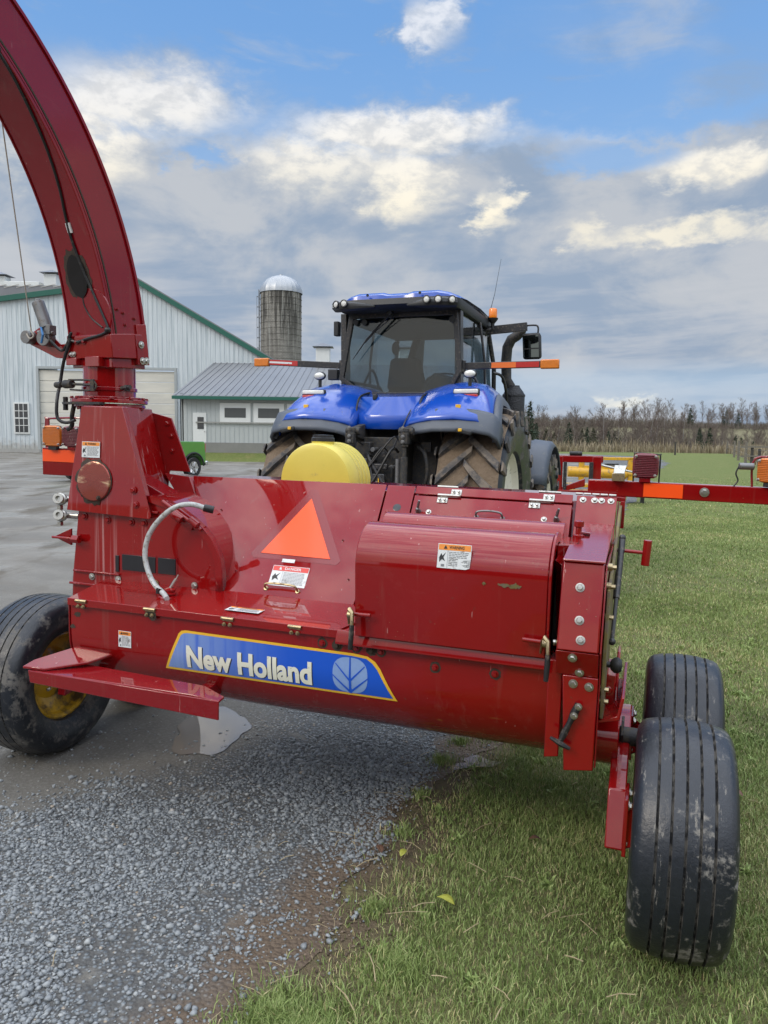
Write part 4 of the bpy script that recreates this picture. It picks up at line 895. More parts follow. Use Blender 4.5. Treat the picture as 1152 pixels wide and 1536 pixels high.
b.grid(rows); b.grid([[p for p in rows[0]], [(p[0], p[1] + .1, 3.12) for p in rows[0]]]); tp(b, 'roof_top', BLUE, smooth=28)
def work_lamp(x, y, z, ang, r=.038):
    root = bpy.data.objects.new('work_lamp', None); COL.objects.link(root); root.parent = T_; root.location = (x, y, z); root.rotation_euler = (0, 0, R(ang))
    b = MB(); b.lathe([(0, .05), (r * .8, .05), (r * 1.2, .0), (r * 1.2, -.02), (r, -.022), (r, -.010)], (0, 0, 0), (0, 1, 0), 20); b.build('lamp_shell', BLACKP, root)
    b = MB(); b.lathe([(r, -.012), (r * .7, -.022), (0, -.026)], (0, 0, 0), (0, 1, 0), 20); b.build('lens', WHITEL, root)
for x, y, a in ((-.575, -.53, 0), (-.69, -.49, -22), (-.755, -.40, -45), (.44, -.545, 0), (.57, -.53, 4), (.71, -.47, 25)): work_lamp(CX + (x - .01) * .90, y, 3.105, a, .034)
for P_ in ([(-.65, -.38, 3.085), (-.54, -.47, 3.085), (-.40, -.48, 3.08), (-.18, -.455, 3.075)], [(.68, -.38, 3.085), (.57, -.46, 3.085), (.40, -.485, 3.08), (.18, -.455, 3.075)]):
    b = MB(); b.tube(P_, [.045, .058, .05, .015], 10); tp(b, 'lamp_pod', BLACKP)
b = MB()
for x in (-.28, .30): b.lathe([(0, -.006), (.015, -.006), (.015, 0)], (x, -.415, 3.20), (0, -1, 0), 10)
tp(b, 'roof_plug', BLACKP)
# interior
def rbox(c, d, name, mat, bev=.02, parent=None, rot=None): b = MB(); b.box(c, d, rot=rot); return tp(b, name, mat, bev, parent, seg=3)
st = rbox((-.06, .52, 2.20), (.48, .46, .16), 'driver_seat', SEATM, .05)
b = MB(); b.hexa([(-.30, .24, 2.24), (.18, .24, 2.24), (.18, .36, 2.24), (-.30, .36, 2.24), (-.23, .16, 2.60), (.12, .16, 2.60), (.12, .27, 2.60), (-.23, .27, 2.60)]); tp(b, 'seat_back', SEATM, .05, st, seg=4)
b = MB(); b.ball((-.17, .20, 2.71), .062, (.75, .45, 1.25)); b.cyl((-.17, .22, 2.55), (-.17, .22, 2.68), .008, n=6); tp(b, 'headrest', SEATM, parent=st)
b = MB(); b.lathe([(.19, -.012), (.205, 0), (.19, .012), (.175, 0)], (.12, 1.10, 2.42), (0, -.45, .9), 32, close=True); b.cyl((.12, 1.10, 2.42), (.10, 1.25, 2.1), .03, n=10); b.cyl((-.06, 1.1, 2.42), (.30, 1.1, 2.42), .012, n=8); tp(b, 'steering_wheel', BLACKP)
rbox((.05, 1.35, 2.15), (.45, .25, .35), 'dashboard', BLACKP, .04); b = MB(); b.prism([(.16, .0, 2.04), (.62, .0, 2.04), (.60, 0, 2.36), (.34, 0, 2.42), (.22, 0, 2.28)], (0, .9, 0)); tp(b, 'side_console', BLACKP, .03)
b = MB(); b.prism([(-.66, -.1, 2.04), (-.40, -.1, 2.04), (-.44, -.1, 2.16), (-.52, -.1, 2.32), (-.66, -.1, 2.34)], (0, .8, 0)); tp(b, 'left_console', BLACKP, .03)
b = MB(); b.box((.56, .5, 2.66), (.05, .10, .26)); b.cyl((.56, .5, 2.5), (.5, .5, 2.3), .012, n=8); tp(b, 'cab_monitor', BLACKP, .01)
b = MB(); b.hexa([(-.34, .6, 2.04), (-.27, .6, 2.04), (-.27, 1.5, 2.04), (-.34, 1.5, 2.04), (-.34, 1.35, 2.98), (-.24, 1.35, 2.98), (-.22, 1.5, 2.98), (-.34, 1.5, 2.98)]); tp(b, 'inner_post', BLACKP, .02)
rbox((0, .75, 2.985), (1.24, 1.5, .07), 'headliner', simple('grey headliner', (.055, .058, .062), .9), .03)
b = MB(); b.tube([(-.62, .3, 2.25), (-.52, .3, 2.46), (-.46, .3, 2.44), (-.40, .3, 2.25)], .015, 8); tp(b, 'grab_bar', BLACKP)

# fenders
def fender(s):
    rows = []; rows2 = []
    N = 18
    for i in range(N + 1):
        t = -28 + i * (47 + 28) / N; a = R(t)
        q_ = .90 + .10 * max(0., min(1., t / 40)); sec = [(.285, -.16), (.30, -.04), (.345, .005), (.55, .060), (.80 * q_, .080), (1.02 * q_, .050), (1.12 * q_, -.02), (1.165 * q_, -.11), (1.175 * q_, -.20)]
        grow = .0 + .05 * max(0, t) / 47
        rows.append([(s * u + (.02), -(1.20 + dr + grow * 0) * math.sin(a), 1.02 + (1.20 + dr) * math.cos(a) + (.0 if t > 0 else 0)) for u, dr in sec])
    b = MB(); b.grid(rows); o = tp(b, 'fender', BLUE, smooth=45, solid=.025)
    rows = []
    for i in range(8):
        t = 40 + i * 12 / 7; a = R(t); k = i / 7
        x0 = .33 - .05 * k + .12 * max(0, k - .6); sec = [(x0, -.13 - .02 * k), (x0 + .02, -.02), (.42, .022), (.60, .062), (.85, .068), (1.02, .05), (1.15, .01), (1.21, -.07), (1.225, -.20)]
        rows.append([(s * u + .02, -(1.20 + dr - .04 * k * k) * math.sin(a), 1.02 + (1.20 + dr - .04 * k * k) * math.cos(a)) for u, dr in sec])
    b = MB(); b.grid(rows)
    side = []
    for i in range(14):                       # grey outer lip round the arch
        t = -25 + i * (76) / 13; a = R(t); q_ = .90 + .10 * max(0., min(1., t / 40)); side.append([(s * 1.165 * q_ + .02, -(1.055) * math.sin(a), 1.02 + 1.055 * math.cos(a)), (s * 1.215 * q_ + .02, -1.05 * math.sin(a), 1.02 + 1.05 * math.cos(a)), (s * 1.205 * q_ + .02, -1.10 * math.sin(a), 1.02 + 1.10 * math.cos(a)), (s * 1.155 * q_ + .02, -1.15 * math.sin(a), 1.02 + 1.15 * math.cos(a))])
    b.grid(side); tp(b, 'fender_extension', GREYP, smooth=45, solid=.03)
    def on(u, t, dr): a = R(t); dr = dr + (.03 if t < 40 else 0); return Vector((s * u + .02, -(1.24 + dr) * math.sin(a), 1.02 + (1.24 + dr) * math.cos(a)))
    tl = bpy.data.objects.new('tail_light', None); COL.objects.link(tl); tl.parent = T_; tl.location = on(.84, 27, .0)
    b = MB(); b.box((0, 0, 0), (.27, .05, .11)); b.build('light_housing', BLACKP, tl, .015)
    b = MB(); b.box((0, -.03, -.024), (.25, .03, .045)); b.build('red_lens', REDB, tl, .012)
    b = MB(); b.box((0, -.028, .026), (.25, .03, .045)); b.build('clear_lens', WHITEL, tl, .012)
    b = MB(); b.box(on(.82, 39.5, .015), (.05, .02, .055)); tp(b, 'yellow_label', DECY, .002)
    b = MB(); b.box(on(.93, 53.5, .03), (.16, .04, .045), rot=Matrix.Rotation(R(12 * s), 3, 'Y')); tp(b, 'reflector_recess', BLACKP, .012)
    b = MB(); b.box(on(.90, 53.5, .055), (.035, .02, .03)); tp(b, 'small_reflector', DECY, .004)
    # work lamp on a stalk
    wl = bpy.data.objects.new('fender_lamp', None); COL.objects.link(wl); wl.parent = T_; wl.location = (.90 if s > 0 else -.74, -.60, 2.35)
    b = MB(); b.ball((0, 0, 0), .068, (1, .6, .68)); b.cyl((0, 0, -.04), (0, 0, -.12), .018, n=10); b.build('lamp_shell', BLACKP, wl)
    b = MB(); b.ball((0, -.022, 0), .058, (1, .5, .62)); b.build('lens', WHITEL, wl)
fender(-1); fender(1)
b = MB(); b.grid([[(-.29, -.72, 1.80), (-.04, -.76, 1.79), (.17, -.76, 1.79), (.40, -.72, 1.80)], [(-.29, -.66, 1.95), (-.10, -.71, 1.93), (.24, -.71, 1.93), (.40, -.66, 1.95)], [(-.29, -.56, 2.12), (.02, -.57, 2.12), (.12, -.57, 2.12), (.40, -.56, 2.12)], [(-.29, -.26, 2.17), (.02, -.26, 2.17), (.12, -.26, 2.17), (.40, -.26, 2.17)]])
tp(b, 'rear_body_panel', BLUE, smooth=12, solid=.02)
for x_ in (-.288, .398): b = MB(); b.tube([(x_, -.75, 1.80), (x_, -.69, 1.95), (x_, -.59, 2.12), (x_, -.30, 2.185)], .011, 8); tp(b, 'panel_seam', BLACKP)
b = MB(); b.box((-.12, -.57, 2.125), (.05, .05, .07)); tp(b, 'window_catch', BLACKP, .015)
b = MB(); b.tube([(.45, -.35, 2.19), (.34, -.50, 2.12), (.30, -.70, 1.96), (.28, -.86, 1.80), (.22, -.95, 1.6)], .006, 6); tp(b, 'thin_cable', BLACKM)
# inner wheel-arch panels
b = MB(); b.hexa([(-.66, -.55, 1.2), (.66, -.55, 1.2), (.66, .4, 1.2), (-.66, .4, 1.2), (-.60, -.45, 2.0), (.62, -.45, 2.0), (.62, .4, 2.0), (-.60, .4, 2.0)]); tp(b, 'rear_bulkhead', CHARC, .02)
# hitch and hydraulics
rnd = random.Random(12)
b = MB(); b.box((.06, -.62, 1.45), (.46, .3, .52)); b.box((.06, -.74, 1.12), (.60, .3, .26)); b.box((-.14, -.80, 1.55), (.16, .12, .22)); b.box((.10, -.84, 1.30), (.20, .14, .24)); b.cyl((.10, -.92, 1.30), (.10, -.80, 1.30), .05, n=14); tp(b, 'hydraulic_block', CHARC, .01)
for k in range(14):
    x = -.20 + (k % 5) * .10 + rnd.uniform(-.02, .02); z = 1.25 + (k // 5) * .16 + rnd.uniform(-.03, .03)
    b = MB(); b.cyl((x, -.72, z), (x, -.88, z - .01), .018, n=10); b.cyl((x, -.86, z - .01), (x, -.90, z - .01), .024, n=10); tp(b, 'coupling', BLACKM if k % 3 else STEEL, .002)
for k in range(9):
    x0 = -.15 + rnd.uniform(0, .4); z0 = 1.3 + rnd.uniform(0, .4); x1 = -.45 + rnd.uniform(0, .9); z1 = 1.05 + rnd.uniform(-.1, .2)
    b = MB(); b.tube([(x0, -.85, z0), (x0 - .03, -.98, z0 + .02), ((x0 + x1) / 2, -1.05, (z0 + z1) / 2 - .02), (x1, -1.1, z1), (x1, -1.2, z1 - .3)], .008 + .006 * (k % 2), 8); tp(b, 'hydraulic_hose', ROPE if k == 4 else RUBBER)
for x in (-.19, .37):
    b = MB(); b.prism([(x - .045, -.60, 1.86), (x - .03, -1.05, 1.80), (x - .03, -1.05, 1.72), (x - .045, -.60, 1.66)], (.07, 0, 0)); b.cyl((x - .07, -1.0, 1.77), (x + .08, -1.0, 1.77), .04, n=16); o = tp(b, 'lift_arm', CHARC, .006)
    b = MB(); b.cyl((x, -1.04, 1.78), (x, -1.05, 1.62), .038, n=14); b.box((x, -1.06, 1.70), (.09, .07, .10)); b.cyl((x, -1.05, 1.62), (x, -1.05, 1.50), .022, n=12); b.cyl((x, -1.05, 1.52), (x, -1.08, .75), .036, n=14); tp(b, 'lift_rod', CHARC, .004)
    for z in (1.80, 1.72, 1.67): bolt((x, -1.10, z), (0, -1, 0), STEEL, .014, T_)
    b = MB(); b.cyl((x + (.13 if x < 0 else -.08), -1.0, 1.50), (x + (.13 if x < 0 else -.08), -1.02, .8), .026, n=12); tp(b, 'lift_cylinder', STEEL)
    b = MB(); b.hexa([(x - .10, -.4, .62), (x - .05, -.4, .62), (x + .0, -1.55, .52), (x - .06, -1.55, .52), (x - .10, -.4, .76), (x - .05, -.4, .76), (x, -1.55, .64), (x - .06, -1.55, .64)]); tp(b, 'lower_link', CHARC, .008)
b = MB(); b.box((.10, -1.02, 1.27), (.13, .05, .16)); b.box((.10, -1.0, 1.42), (.17, .05, .06)); tp(b, 'pto_guard', BLACKM, .01)
b = MB(); b.prism([(.085, -1.05, 1.235), (.125, -1.05, 1.235), (.105, -1.05, 1.29)], (0, .003, 0)); b.box((.105, -1.047, 1.30), (.01, .004, .03)); b.box((.105, -1.047, 1.225), (.05, .004, .006)); tp(b, 'pto_symbol', DECY)
b = MB(); b.tube([(.42, -.75, 1.62), (.52, -.85, 1.55), (.55, -.86, 1.35), (.50, -.85, 1.20)], .02, 8); b.box((.50, -.72, 1.62), (.10, .06, .10)); tp(b, 'side_bracket', CHARC, .004)
# marker arms
def marker(s):
    x0, x1, w0, w1 = (.72, 1.52, 2.47, 2.475) if s > 0 else (-.72, -1.62, 2.50, 2.555)
    b = MB(); b.hexa([(x0, -.13, w0 - .035), (x1, -.13, w1 - .035), (x1, -.09, w1 - .035), (x0, -.09, w0 - .035), (x0, -.13, w0 + .035), (x1, -.13, w1 + .035), (x1, -.09, w1 + .035), (x0, -.09, w0 + .035)]); b.cyl((x0 - s * .02, -.11, w0 - .08), (x0 - s * .02, -.11, w0 + .06), .03, n=12); a = tp(b, 'marker_arm', BLACKM, .006)
    def seg(a0, a1, mat, name, off=.002, h=.028):
        f = lambda t: (x0 + (x1 - x0) * t, w0 + (w1 - w0) * t); p, q = f(a0), f(a1); b = MB(); b.prism([(p[0], -.13 - off, p[1] - h), (q[0], -.13 - off, q[1] - h), (q[0], -.13 - off, q[1] + h), (p[0], -.13 - off, p[1] + h)], (0, .004, 0)); tp(b, name, mat, parent=a)
    if s > 0: seg(.36, .68, simple('amber film', (.75, .16, .03), .35), 'amber_strip'); seg(.68, .98, REDB, 'red_strip')
    else: seg(.58, .98, REDB, 'red_strip'); seg(.66, .98, DECW, 'white_strip', .003, .010)
    b = MB(); b.box((x1 + s * .09, -.11, w1), (.19, .06, .095)); tp(b, 'amber_reflector', AMBER, .012, a)
marker(1); marker(-1)
b = MB(); b.box((-.74, -.15, 2.90), (.06, .08, .16)); tp(b, 'side_lamp', BLACKP, .01)
b = MB(); b.box((-.80, -.10, 2.40), (.12, .08, .12)); tp(b, 'arm_bracket', BLACKP, .01)
# exhaust on the right
b = MB(); b.lathe([(0, 0), (.135, 0), (.14, .02), (.14, .46), (.12, .50), (.075, .56), (.07, .58), (0, .58)], (.90, 1.75, 1.80), (0, 0, 1), 36); b.lathe([(.146, .44), (.146, .46), (.14, .47)], (.90, 1.75, 1.80), (0, 0, 1), 36)
t = NT('perforated heat shield'); v = t.co('Object'); d = t.vor(t.co('Object', (1, 1, 1)), 55); t.set(col=(.03, .031, .034), rough=.5, metal=.3); t.bump(d, .8, .006)
tp(b, 'exhaust_canister', t.m, smooth=40)
b = MB(); P = [(.86, 1.75, 2.36), (.80, 1.75, 2.45), (.79, 1.75, 2.70), (.80, 1.75, 2.86), (.85, 1.74, 2.96), (.92, 1.73, 3.00), (.98, 1.72, 3.05), (1.02, 1.71, 3.14)]
b.tube(P, [.062, .066, .066, .066, .066, .064, .058, .045], 20); tp(b, 'exhaust_stack', CHARC, smooth=60)
# mirror, arm, beacon, antenna
b = MB(); b.box((.87, 1.32, 3.04), (.50, .05, .10), rot=Matrix.Rotation(R(-4), 3, 'Y')); b.tube([(.60, 1.30, 2.96), (.62, 1.30, 3.03), (.72, 1.32, 3.04)], .03, 8); b.tube([(1.10, 1.33, 3.07), (1.22, 1.33, 3.07), (1.25, 1.33, 3.04), (1.25, 1.33, 2.98)], .012, 8); tp(b, 'mirror_arm', BLACKM, .006)
b = MB(); b.hexa([(1.07, 1.32, 2.66), (1.30, 1.30, 2.66), (1.30, 1.40, 2.68), (1.10, 1.42, 2.68), (1.05, 1.32, 2.98), (1.28, 1.30, 2.99), (1.28, 1.42, 2.97), (1.08, 1.44, 2.97)]); mr = tp(b, 'door_mirror', BLACKP, .03)
b = MB(); b.prism([(1.085, 1.312, 2.80), (1.27, 1.297, 2.80), (1.258, 1.297, 2.955), (1.072, 1.312, 2.95)], (0, .004, 0)); b.prism([(1.09, 1.312, 2.69), (1.275, 1.297, 2.69), (1.27, 1.297, 2.785), (1.086, 1.312, 2.785)], (0, .004, 0)); tp(b, 'mirror_glass', MIRROR, parent=mr)
b = MB(); b.tube([(.70, 1.30, 3.04), (.70, 1.30, 3.12)], .022, 10); b.lathe([(.02, 0), (.06, .05), (.065, .07), (0, .07)], (.70, 1.30, 3.10), (0, 0, 1), 18); bc = tp(b, 'beacon', BLACKP)
b = MB(); b.lathe([(.048, 0), (.052, .02), (.050, .10), (.04, .115), (0, .12)], (.70, 1.30, 3.17), (0, 0, 1), 20); tp(b, 'amber_dome', simple('lit look amber dome', (.85, .22, .01), .2, 0, .4, .1, 30), parent=bc)
b = MB(); b.tube([(.60, 1.28, 3.03), (.64, 1.28, 3.14), (.72, 1.27, 3.45), (.79, 1.26, 3.86)], [.007, .005, .003, .0018], 6); tp(b, 'antenna', BLACKM)
b = MB(); b.tube([(.70, .25, 2.42), (.78, .25, 2.30), (.80, .2, 2.1), (.70, .5, 2.15)], .016, 8); tp(b, 'cable_loop', BLACKM); b = MB(); b.tube([(.74, 1.2, 2.5), (.84, 1.3, 2.45), (.86, 1.5, 2.2), (.86, 1.5, 1.9)], .018, 8); tp(b, 'handrail', BLACKM)
# front fenders
for s in (-1, 1):
    rows = []
    for i in range(15):
        a = R(-62 + i * 130 / 14); rows.append([(s * u, 3.0 - (.88 + dr) * math.sin(a), .76 + (.88 + dr) * math.cos(a)) for u, dr in ((.66, -.02), (.70, .02), (.98, .03), (1.0, .045), (1.22, .02), (1.28, -.05))])
    b = MB(); b.grid(rows); tp(b, 'front_fender', GREYP, smooth=50, solid=.02)
# ------------------------------------------------------------------ ground
def sstep(a, b, x): t = np.clip((np.asarray(x, float) - a) / (b - a), 0, 1); return t * t * (3 - 2 * t)
BX = np.array([(-6, -2.2), (0, -1.0), (1.2, -.55), (2.1, -.36), (2.5, -.18), (2.95, -.04), (3.52, .2), (4.07, .52), (8, 2.0), (17.46, 5.5), (30, 10.3), (41, 14.6), (50, 18.5), (58, 21), (62, 21.5), (68, 22), (74, 19), (79, 10), (83, -8), (92, -80)], float)
def xb(y): return np.interp(y, BX[:, 0], BX[:, 1])
def wob(x, y, s=1.0, k=0):
    return (np.sin(x * 3.1 * s + y * 1.7 * s + k) + np.sin(x * 1.3 * s - y * 2.9 * s + 2.1 * k + 1) + np.sin(x * 6.7 * s + y * 5.3 * s + k * 3) * .6 + np.sin(-x * 11.3 * s + y * 9.1 * s + k) * .4) / 3
def zt(x, y):
    x = np.asarray(x, float); y = np.asarray(y, float)
    right = sstep(8, 26, x - (y - 90) * .05)
    z = -4.5 * right * sstep(84, 116, y) + 9.5 * right * sstep(165, 262, y) + 2.0 * right * sstep(262, 400, y)
    # meadow falls away east of the fence
    z = z - 1.6 * sstep(.0, 14, x - (20 + (y - 40) * .45)) * sstep(40, 60, y) * (1 - sstep(84, 120, y))
    return z + .12 * wob(x, y, .06) * sstep(60, 110, y)
def graded(a, b, n, p): t = np.linspace(-1, 1, n); return (a + b) / 2 + (b - a) / 2 * np.sign(t) * np.abs(t) ** p
gx = np.unique(np.concatenate([np.linspace(-900, -60, 24), np.linspace(-60, 130, 120), np.linspace(130, 1100, 30)])); gy = np.unique(np.concatenate([np.linspace(-300, -10, 12), np.linspace(-10, 60, 36), np.linspace(60, 320, 110), np.linspace(320, 1500, 24)]))
GX, GY = np.meshgrid(gx, gy); GZ = zt(GX, GY)
V = np.stack([GX, GY, GZ], -1).reshape(-1, 3); nx_ = len(gx); ii, jj = np.meshgrid(np.arange(len(gy) - 1), np.arange(nx_ - 1), indexing='ij'); a = (ii * nx_ + jj).ravel()
F = np.stack([a, a + 1, a + nx_ + 1, a + nx_], 1)

t = NT('meadow ground'); v = t.co('World'); x = t.sep(v)
n1 = t.noise(v, .9, 6, .65); n2 = t.noise(v, 9, 5, .7); n3 = t.noise(v, .06, 4, .6)
c = t.mix(n2, (.085, .115, .032), (.200, .225, .072)); c = t.mix(t.math('MULTIPLY', t.map(n1, .50, .70), .7), c, (.23, .20, .085))
c = t.mix(t.math('MULTIPLY', t.map(n1, .40, .28), .5), c, (.065, .09, .026))
near = t.map(x[1], 14, 5); soil = t.mix(n2, (.085, .062, .040), (.165, .125, .085)); c = t.mix(t.math('MULTIPLY', near, .55), c, soil)
xe = t.math('SUBTRACT', x[0], t.math('SUBTRACT', t.math('MULTIPLY', x[1], .47), 1.52)); c = t.mix(t.math('MULTIPLY', t.map(t.math('SUBTRACT', xe, t.math('MULTIPLY', n1, .5)), .30, -.05), t.map(x[1], 9, 6)), c, soil)
far = t.map(x[1], 88, 96); c = t.mix(far, c, t.mix(n3, (.085, .066, .045), (.15, .12, .075)))
hill = t.math('MULTIPLY', t.map(x[1], 205, 214), t.map(x[1], 246, 238)); c = t.mix(hill, c, (.185, .155, .10))
mt = t.noise(t.co('World', (1.4, .8, 1)), 4.2, 7, .75); c = t.mix(t.math('MULTIPLY', t.map(mt, .44, .58), t.map(x[1], 10, 24, .2, .55)), c, (.085, .115, .03)); c = t.mix(t.math('MULTIPLY', t.map(mt, .56, .66), .5), c, (.27, .27, .11))
t.set(col=c, rough=.9, spec=.2); t.bump(t.math('ADD', n2, mt), .8, .06); GRASSG = t.m
gf = mesh_np('grass_field', V, F, GRASSG, smooth=True); tag(gf, kind='structure')

t = NT('wet yard gravel and packed dirt'); v = t.co('World'); x = t.sep(v)
vc = t.vor(v, 62, 'F1', 'Color'); vd = t.vor(v, 62, 'F1', 'Distance'); sp3 = t.sep(vc)
vc2 = t.sep(t.vor(v, 24, 'F1', 'Color')); vd2 = t.vor(v, 24, 'F1', 'Distance')
grav = t.ramp(sp3[0], [(0, (.09, .10, .11)), (.4, (.15, .17, .185)), (.75, (.22, .245, .26)), (.93, (.33, .34, .34)), (1, (.34, .27, .19))])
grav = t.mix(t.map(vd, .25, .55), grav, (.085, .085, .082))
bign = t.noise(v, .55, 5, .6, .3); mid = t.noise(v, 3.2, 6, .65, .2); fine = t.noise(v, 60, 5, .7)
dirt = t.mix(mid, (.075, .070, .058), (.165, .155, .135)); dirt = t.mix(t.math('MULTIPLY', t.map(fine, .45, .75), .5), dirt, (.25, .24, .22))
dirt = t.mix(t.math('MULTIPLY', t.map(sp3[1], .93, .97), t.map(vd, .35, .2)), dirt, (.33, .33, .31))
# arcing wheel ruts on the far yard
rv = t.co('World', (.42, .42, .42), (3.2, -1.4, 0)); wv = t.n('ShaderNodeTexWave', wave_type='RINGS', rings_direction='Z'); t.l(rv, wv.inputs['Vector']); wv.inputs['Scale'].default_value = .55; wv.inputs['Distortion'].default_value = 2.2; wv.inputs['Detail'].default_value = 3; wv.inputs['Detail Scale'].default_value = .6
rut = t.math('MULTIPLY', t.map(wv.outputs['Fac'], .55, .95), t.map(mid, .35, .6)); yf = t.map(x[1], 6, 10)
dirt = t.mix(t.math('MULTIPLY', t.math('MULTIPLY', rut, yf), .75), dirt, (.075, .060, .042))
farc = t.mix(t.map(bign, .35, .65), (.145, .135, .118), (.275, .258, .225)); dirt = t.mix(t.math('MULTIPLY', yf, .55), dirt, farc)
# where is packed dirt: left part beyond the loose gravel
dl = t.math('SUBTRACT', x[1], t.math('ADD', t.math('MULTIPLY', x[0], .8), 4.5))
isd = t.math('MULTIPLY', t.map(t.math('ADD', dl, t.math('MULTIPLY', mid, .9)), .35, .75), t.map(x[0], -.45, -1.0))
isd = t.math('MAXIMUM', isd, t.math('MULTIPLY', t.map(x[1], 7, 11), t.map(t.math('SUBTRACT', t.math('MULTIPLY', x[1], .30), x[0]), .5, 2.5)))
isd = t.math('MAXIMUM', isd, t.math('MULTIPLY', t.map(mid, .56, .66), .9))
dirt = t.mix(t.math('MULTIPLY', t.map(t.noise(t.co('World', (1, .35, 1), (0, 0, 0), (0, 0, .5)), 1.1, 5, .6), .52, .66), yf), dirt, (.10, .085, .062))
c = t.mix(isd, grav, dirt)
# brown mud along the grass edge
xe = t.math('SUBTRACT', x[0], t.math('SUBTRACT', t.math('MULTIPLY', x[1], .47), 1.52)); mud = t.math('MULTIPLY', t.map(t.math('ADD', xe, t.math('MULTIPLY', mid, .5)), -.02, .22), t.map(x[1], 7, 5))
c = t.mix(mud, c, t.mix(fine, (.075, .052, .034), (.155, .115, .080)))
wet = t.math('MULTIPLY', t.map(bign, .52, .62), yf)
t.set(col=c, rough=t.map(wet, 0, 1, .75, .45), spec=.4)
h = t.math('ADD', t.math('MULTIPLY', t.math('SUBTRACT', 1, vd), t.math('SUBTRACT', 1.15, isd)), t.math('MULTIPLY', fine, .35)); t.bump(h, .8, .012); YARD = t.m
rows = []; ys = np.concatenate([np.arange(-6, 1, .25), np.arange(1, 8, .03), np.arange(8, 30, .2), np.arange(30, 90, .5)])
V_ = []
for i, y in enumerate(ys):
    e = float(xb(y)) + .10 * float(wob(0, y, 2.0)) + .05 * float(wob(0, y, 7.0, 2)) + (.04 * y / 6 * float(wob(1, y, .5)))
    V_ += [(-90, y, .004), (e - 3, y, .004), (e - .5, y, .004), (e, y, .004)]
V = np.array(V_); n_ = len(ys); a = (np.arange(n_ - 1)[:, None] * 4 + np.arange(3)[None]).ravel(); F = np.stack([a, a + 1, a + 5, a + 4], 1)
yd = mesh_np('gravel_yard', V, F, YARD); tag(yd, kind='structure')
# puddle under the machine
t = NT('muddy puddle water'); v = t.co('World'); ed = t.noise(v, 6, 6, .7)
t.set(col=(.21, .19, .165), rough=.02, spec=.9)
pp = []
for k in range(60):
    a = 2 * PI * k / 60; rx = .20 * (1 + .10 * math.sin(3 * a + 1) + .06 * math.sin(7 * a) + .04 * math.sin(13 * a)); px = -1.00 + rx * 1.0 * math.cos(a) + .10 * math.sin(a) * .5; py = 4.33 + .36 * math.sin(a) * (1 + .1 * math.sin(5 * a))
    pp.append((px - (py - 4.33) * .15, py, .0085))
b = MB(); b.add(pp, [tuple(range(60))]); pd = b.build('puddle', t.m, smooth=0); tag(pd, kind='structure')
pp = []
for k in range(36):
    a = 2 * PI * k / 36; r0 = .8 + .30 * math.sin(3 * a + 2) + .12 * math.sin(8 * a); pp.append((.50 + .13 * r0 * math.cos(a) + .05 * math.sin(a), 3.93 + .09 * r0 * math.sin(a), .0085))
b = MB(); b.add(pp, [tuple(range(36))]); pd = b.build('puddle', t.m, smooth=0); tag(pd, kind='structure')

# loose stones
def ico():
    bm = bmesh.new(); bmesh.ops.create_icosphere(bm, subdivisions=1, radius=1); V = np.array([v.co[:] for v in bm.verts]); F = np.array([[v.index for v in f.verts] for f in bm.faces]); bm.free(); return V, F
IV, IF = ico()
def stones(name, P, S, tint, mat):
    n = len(P); k = len(IV); rng = np.random.default_rng(5)
    base = IV[None] * (1 + rng.uniform(-.36, .36, (n, k, 1))); sc = S[:, None] * rng.uniform([.75, .6, .35], [1.25, 1.0, .75], (n, 3))
    q = base * sc[:, None, :]; th = rng.uniform(0, 2 * PI, n); c, s = np.cos(th), np.sin(th); tl = rng.uniform(-.5, .5, n)
    x = q[..., 0] * c[:, None] - q[..., 1] * s[:, None]; y = q[..., 0] * s[:, None] + q[..., 1] * c[:, None]; z = q[..., 2] + tl[:, None] * x * .5
    W = np.stack([x, y, z], -1) + P[:, None, :]; W[..., 2] += sc[:, 2][:, None] * .45
    F = (IF[None] + (np.arange(n) * k)[:, None, None]).reshape(-1, 3)
    return mesh_np(name, W.reshape(-1, 3), F, mat, np.repeat(tint, k))
t = NT('crushed stone'); at = t.n('ShaderNodeAttribute', attribute_name='tint'); v = t.co('World')
c = t.ramp(at.outputs['Fac'], [(0, (.13, .14, .145)), (.35, (.20, .215, .225)), (.7, (.29, .31, .32)), (.9, (.42, .43, .42)), (.95, (.40, .32, .23)), (1, (.48, .42, .33))])
t.set(col=t.mix(t.noise(v, 160, 3), c, (.08, .09, .10)), rough=t.map(at.outputs['Fac'], .2, .9, .35, .7), spec=.4); t.l(c, t.n('ShaderNodeMix', data_type='RGBA').inputs[6])
mxn = t.n('ShaderNodeMix', data_type='RGBA'); mxn.inputs[0].default_value = .3; t.l(c, mxn.inputs[6]); nn = t.noise(v, 120, 4); rp = t.ramp(nn, [(.3, (.05, .06, .07)), (.8, (.36, .38, .38))]); t.l(rp, mxn.inputs[7]); t.l(mxn.outputs[2], t.b.inputs['Base Color']); STONE = t.m
def scatter(n, x0, x1, y0, y1, dens):
    p = np.stack([RNG.uniform(x0, x1, n), RNG.uniform(y0, y1, n)], 1); return p[RNG.random(n) < dens(p[:, 0], p[:, 1])]
def gdens(x, y):
    e = xb(y) - x; d = sstep(-.06, .14, e + .12 * wob(x, y, 1.6)); pk = sstep(.35, .9, (y - (x * .8 + 4.5)) + .45 + .25 * wob(x, y, 1.2)) * sstep(-.45, -1.0, x)
    pat = sstep(-.45, .25, wob(x, y, .9, 1.7) + .3 * wob(x, y, 4)); return d * (1 - .96 * pk) * (.10 + .90 * pat) + .02 * d
P1 = scatter(62000, -2.2, .3, 1.75, 4.3, gdens); S1 = RNG.gamma(3.2, .0018, len(P1)).clip(.0025, .016)
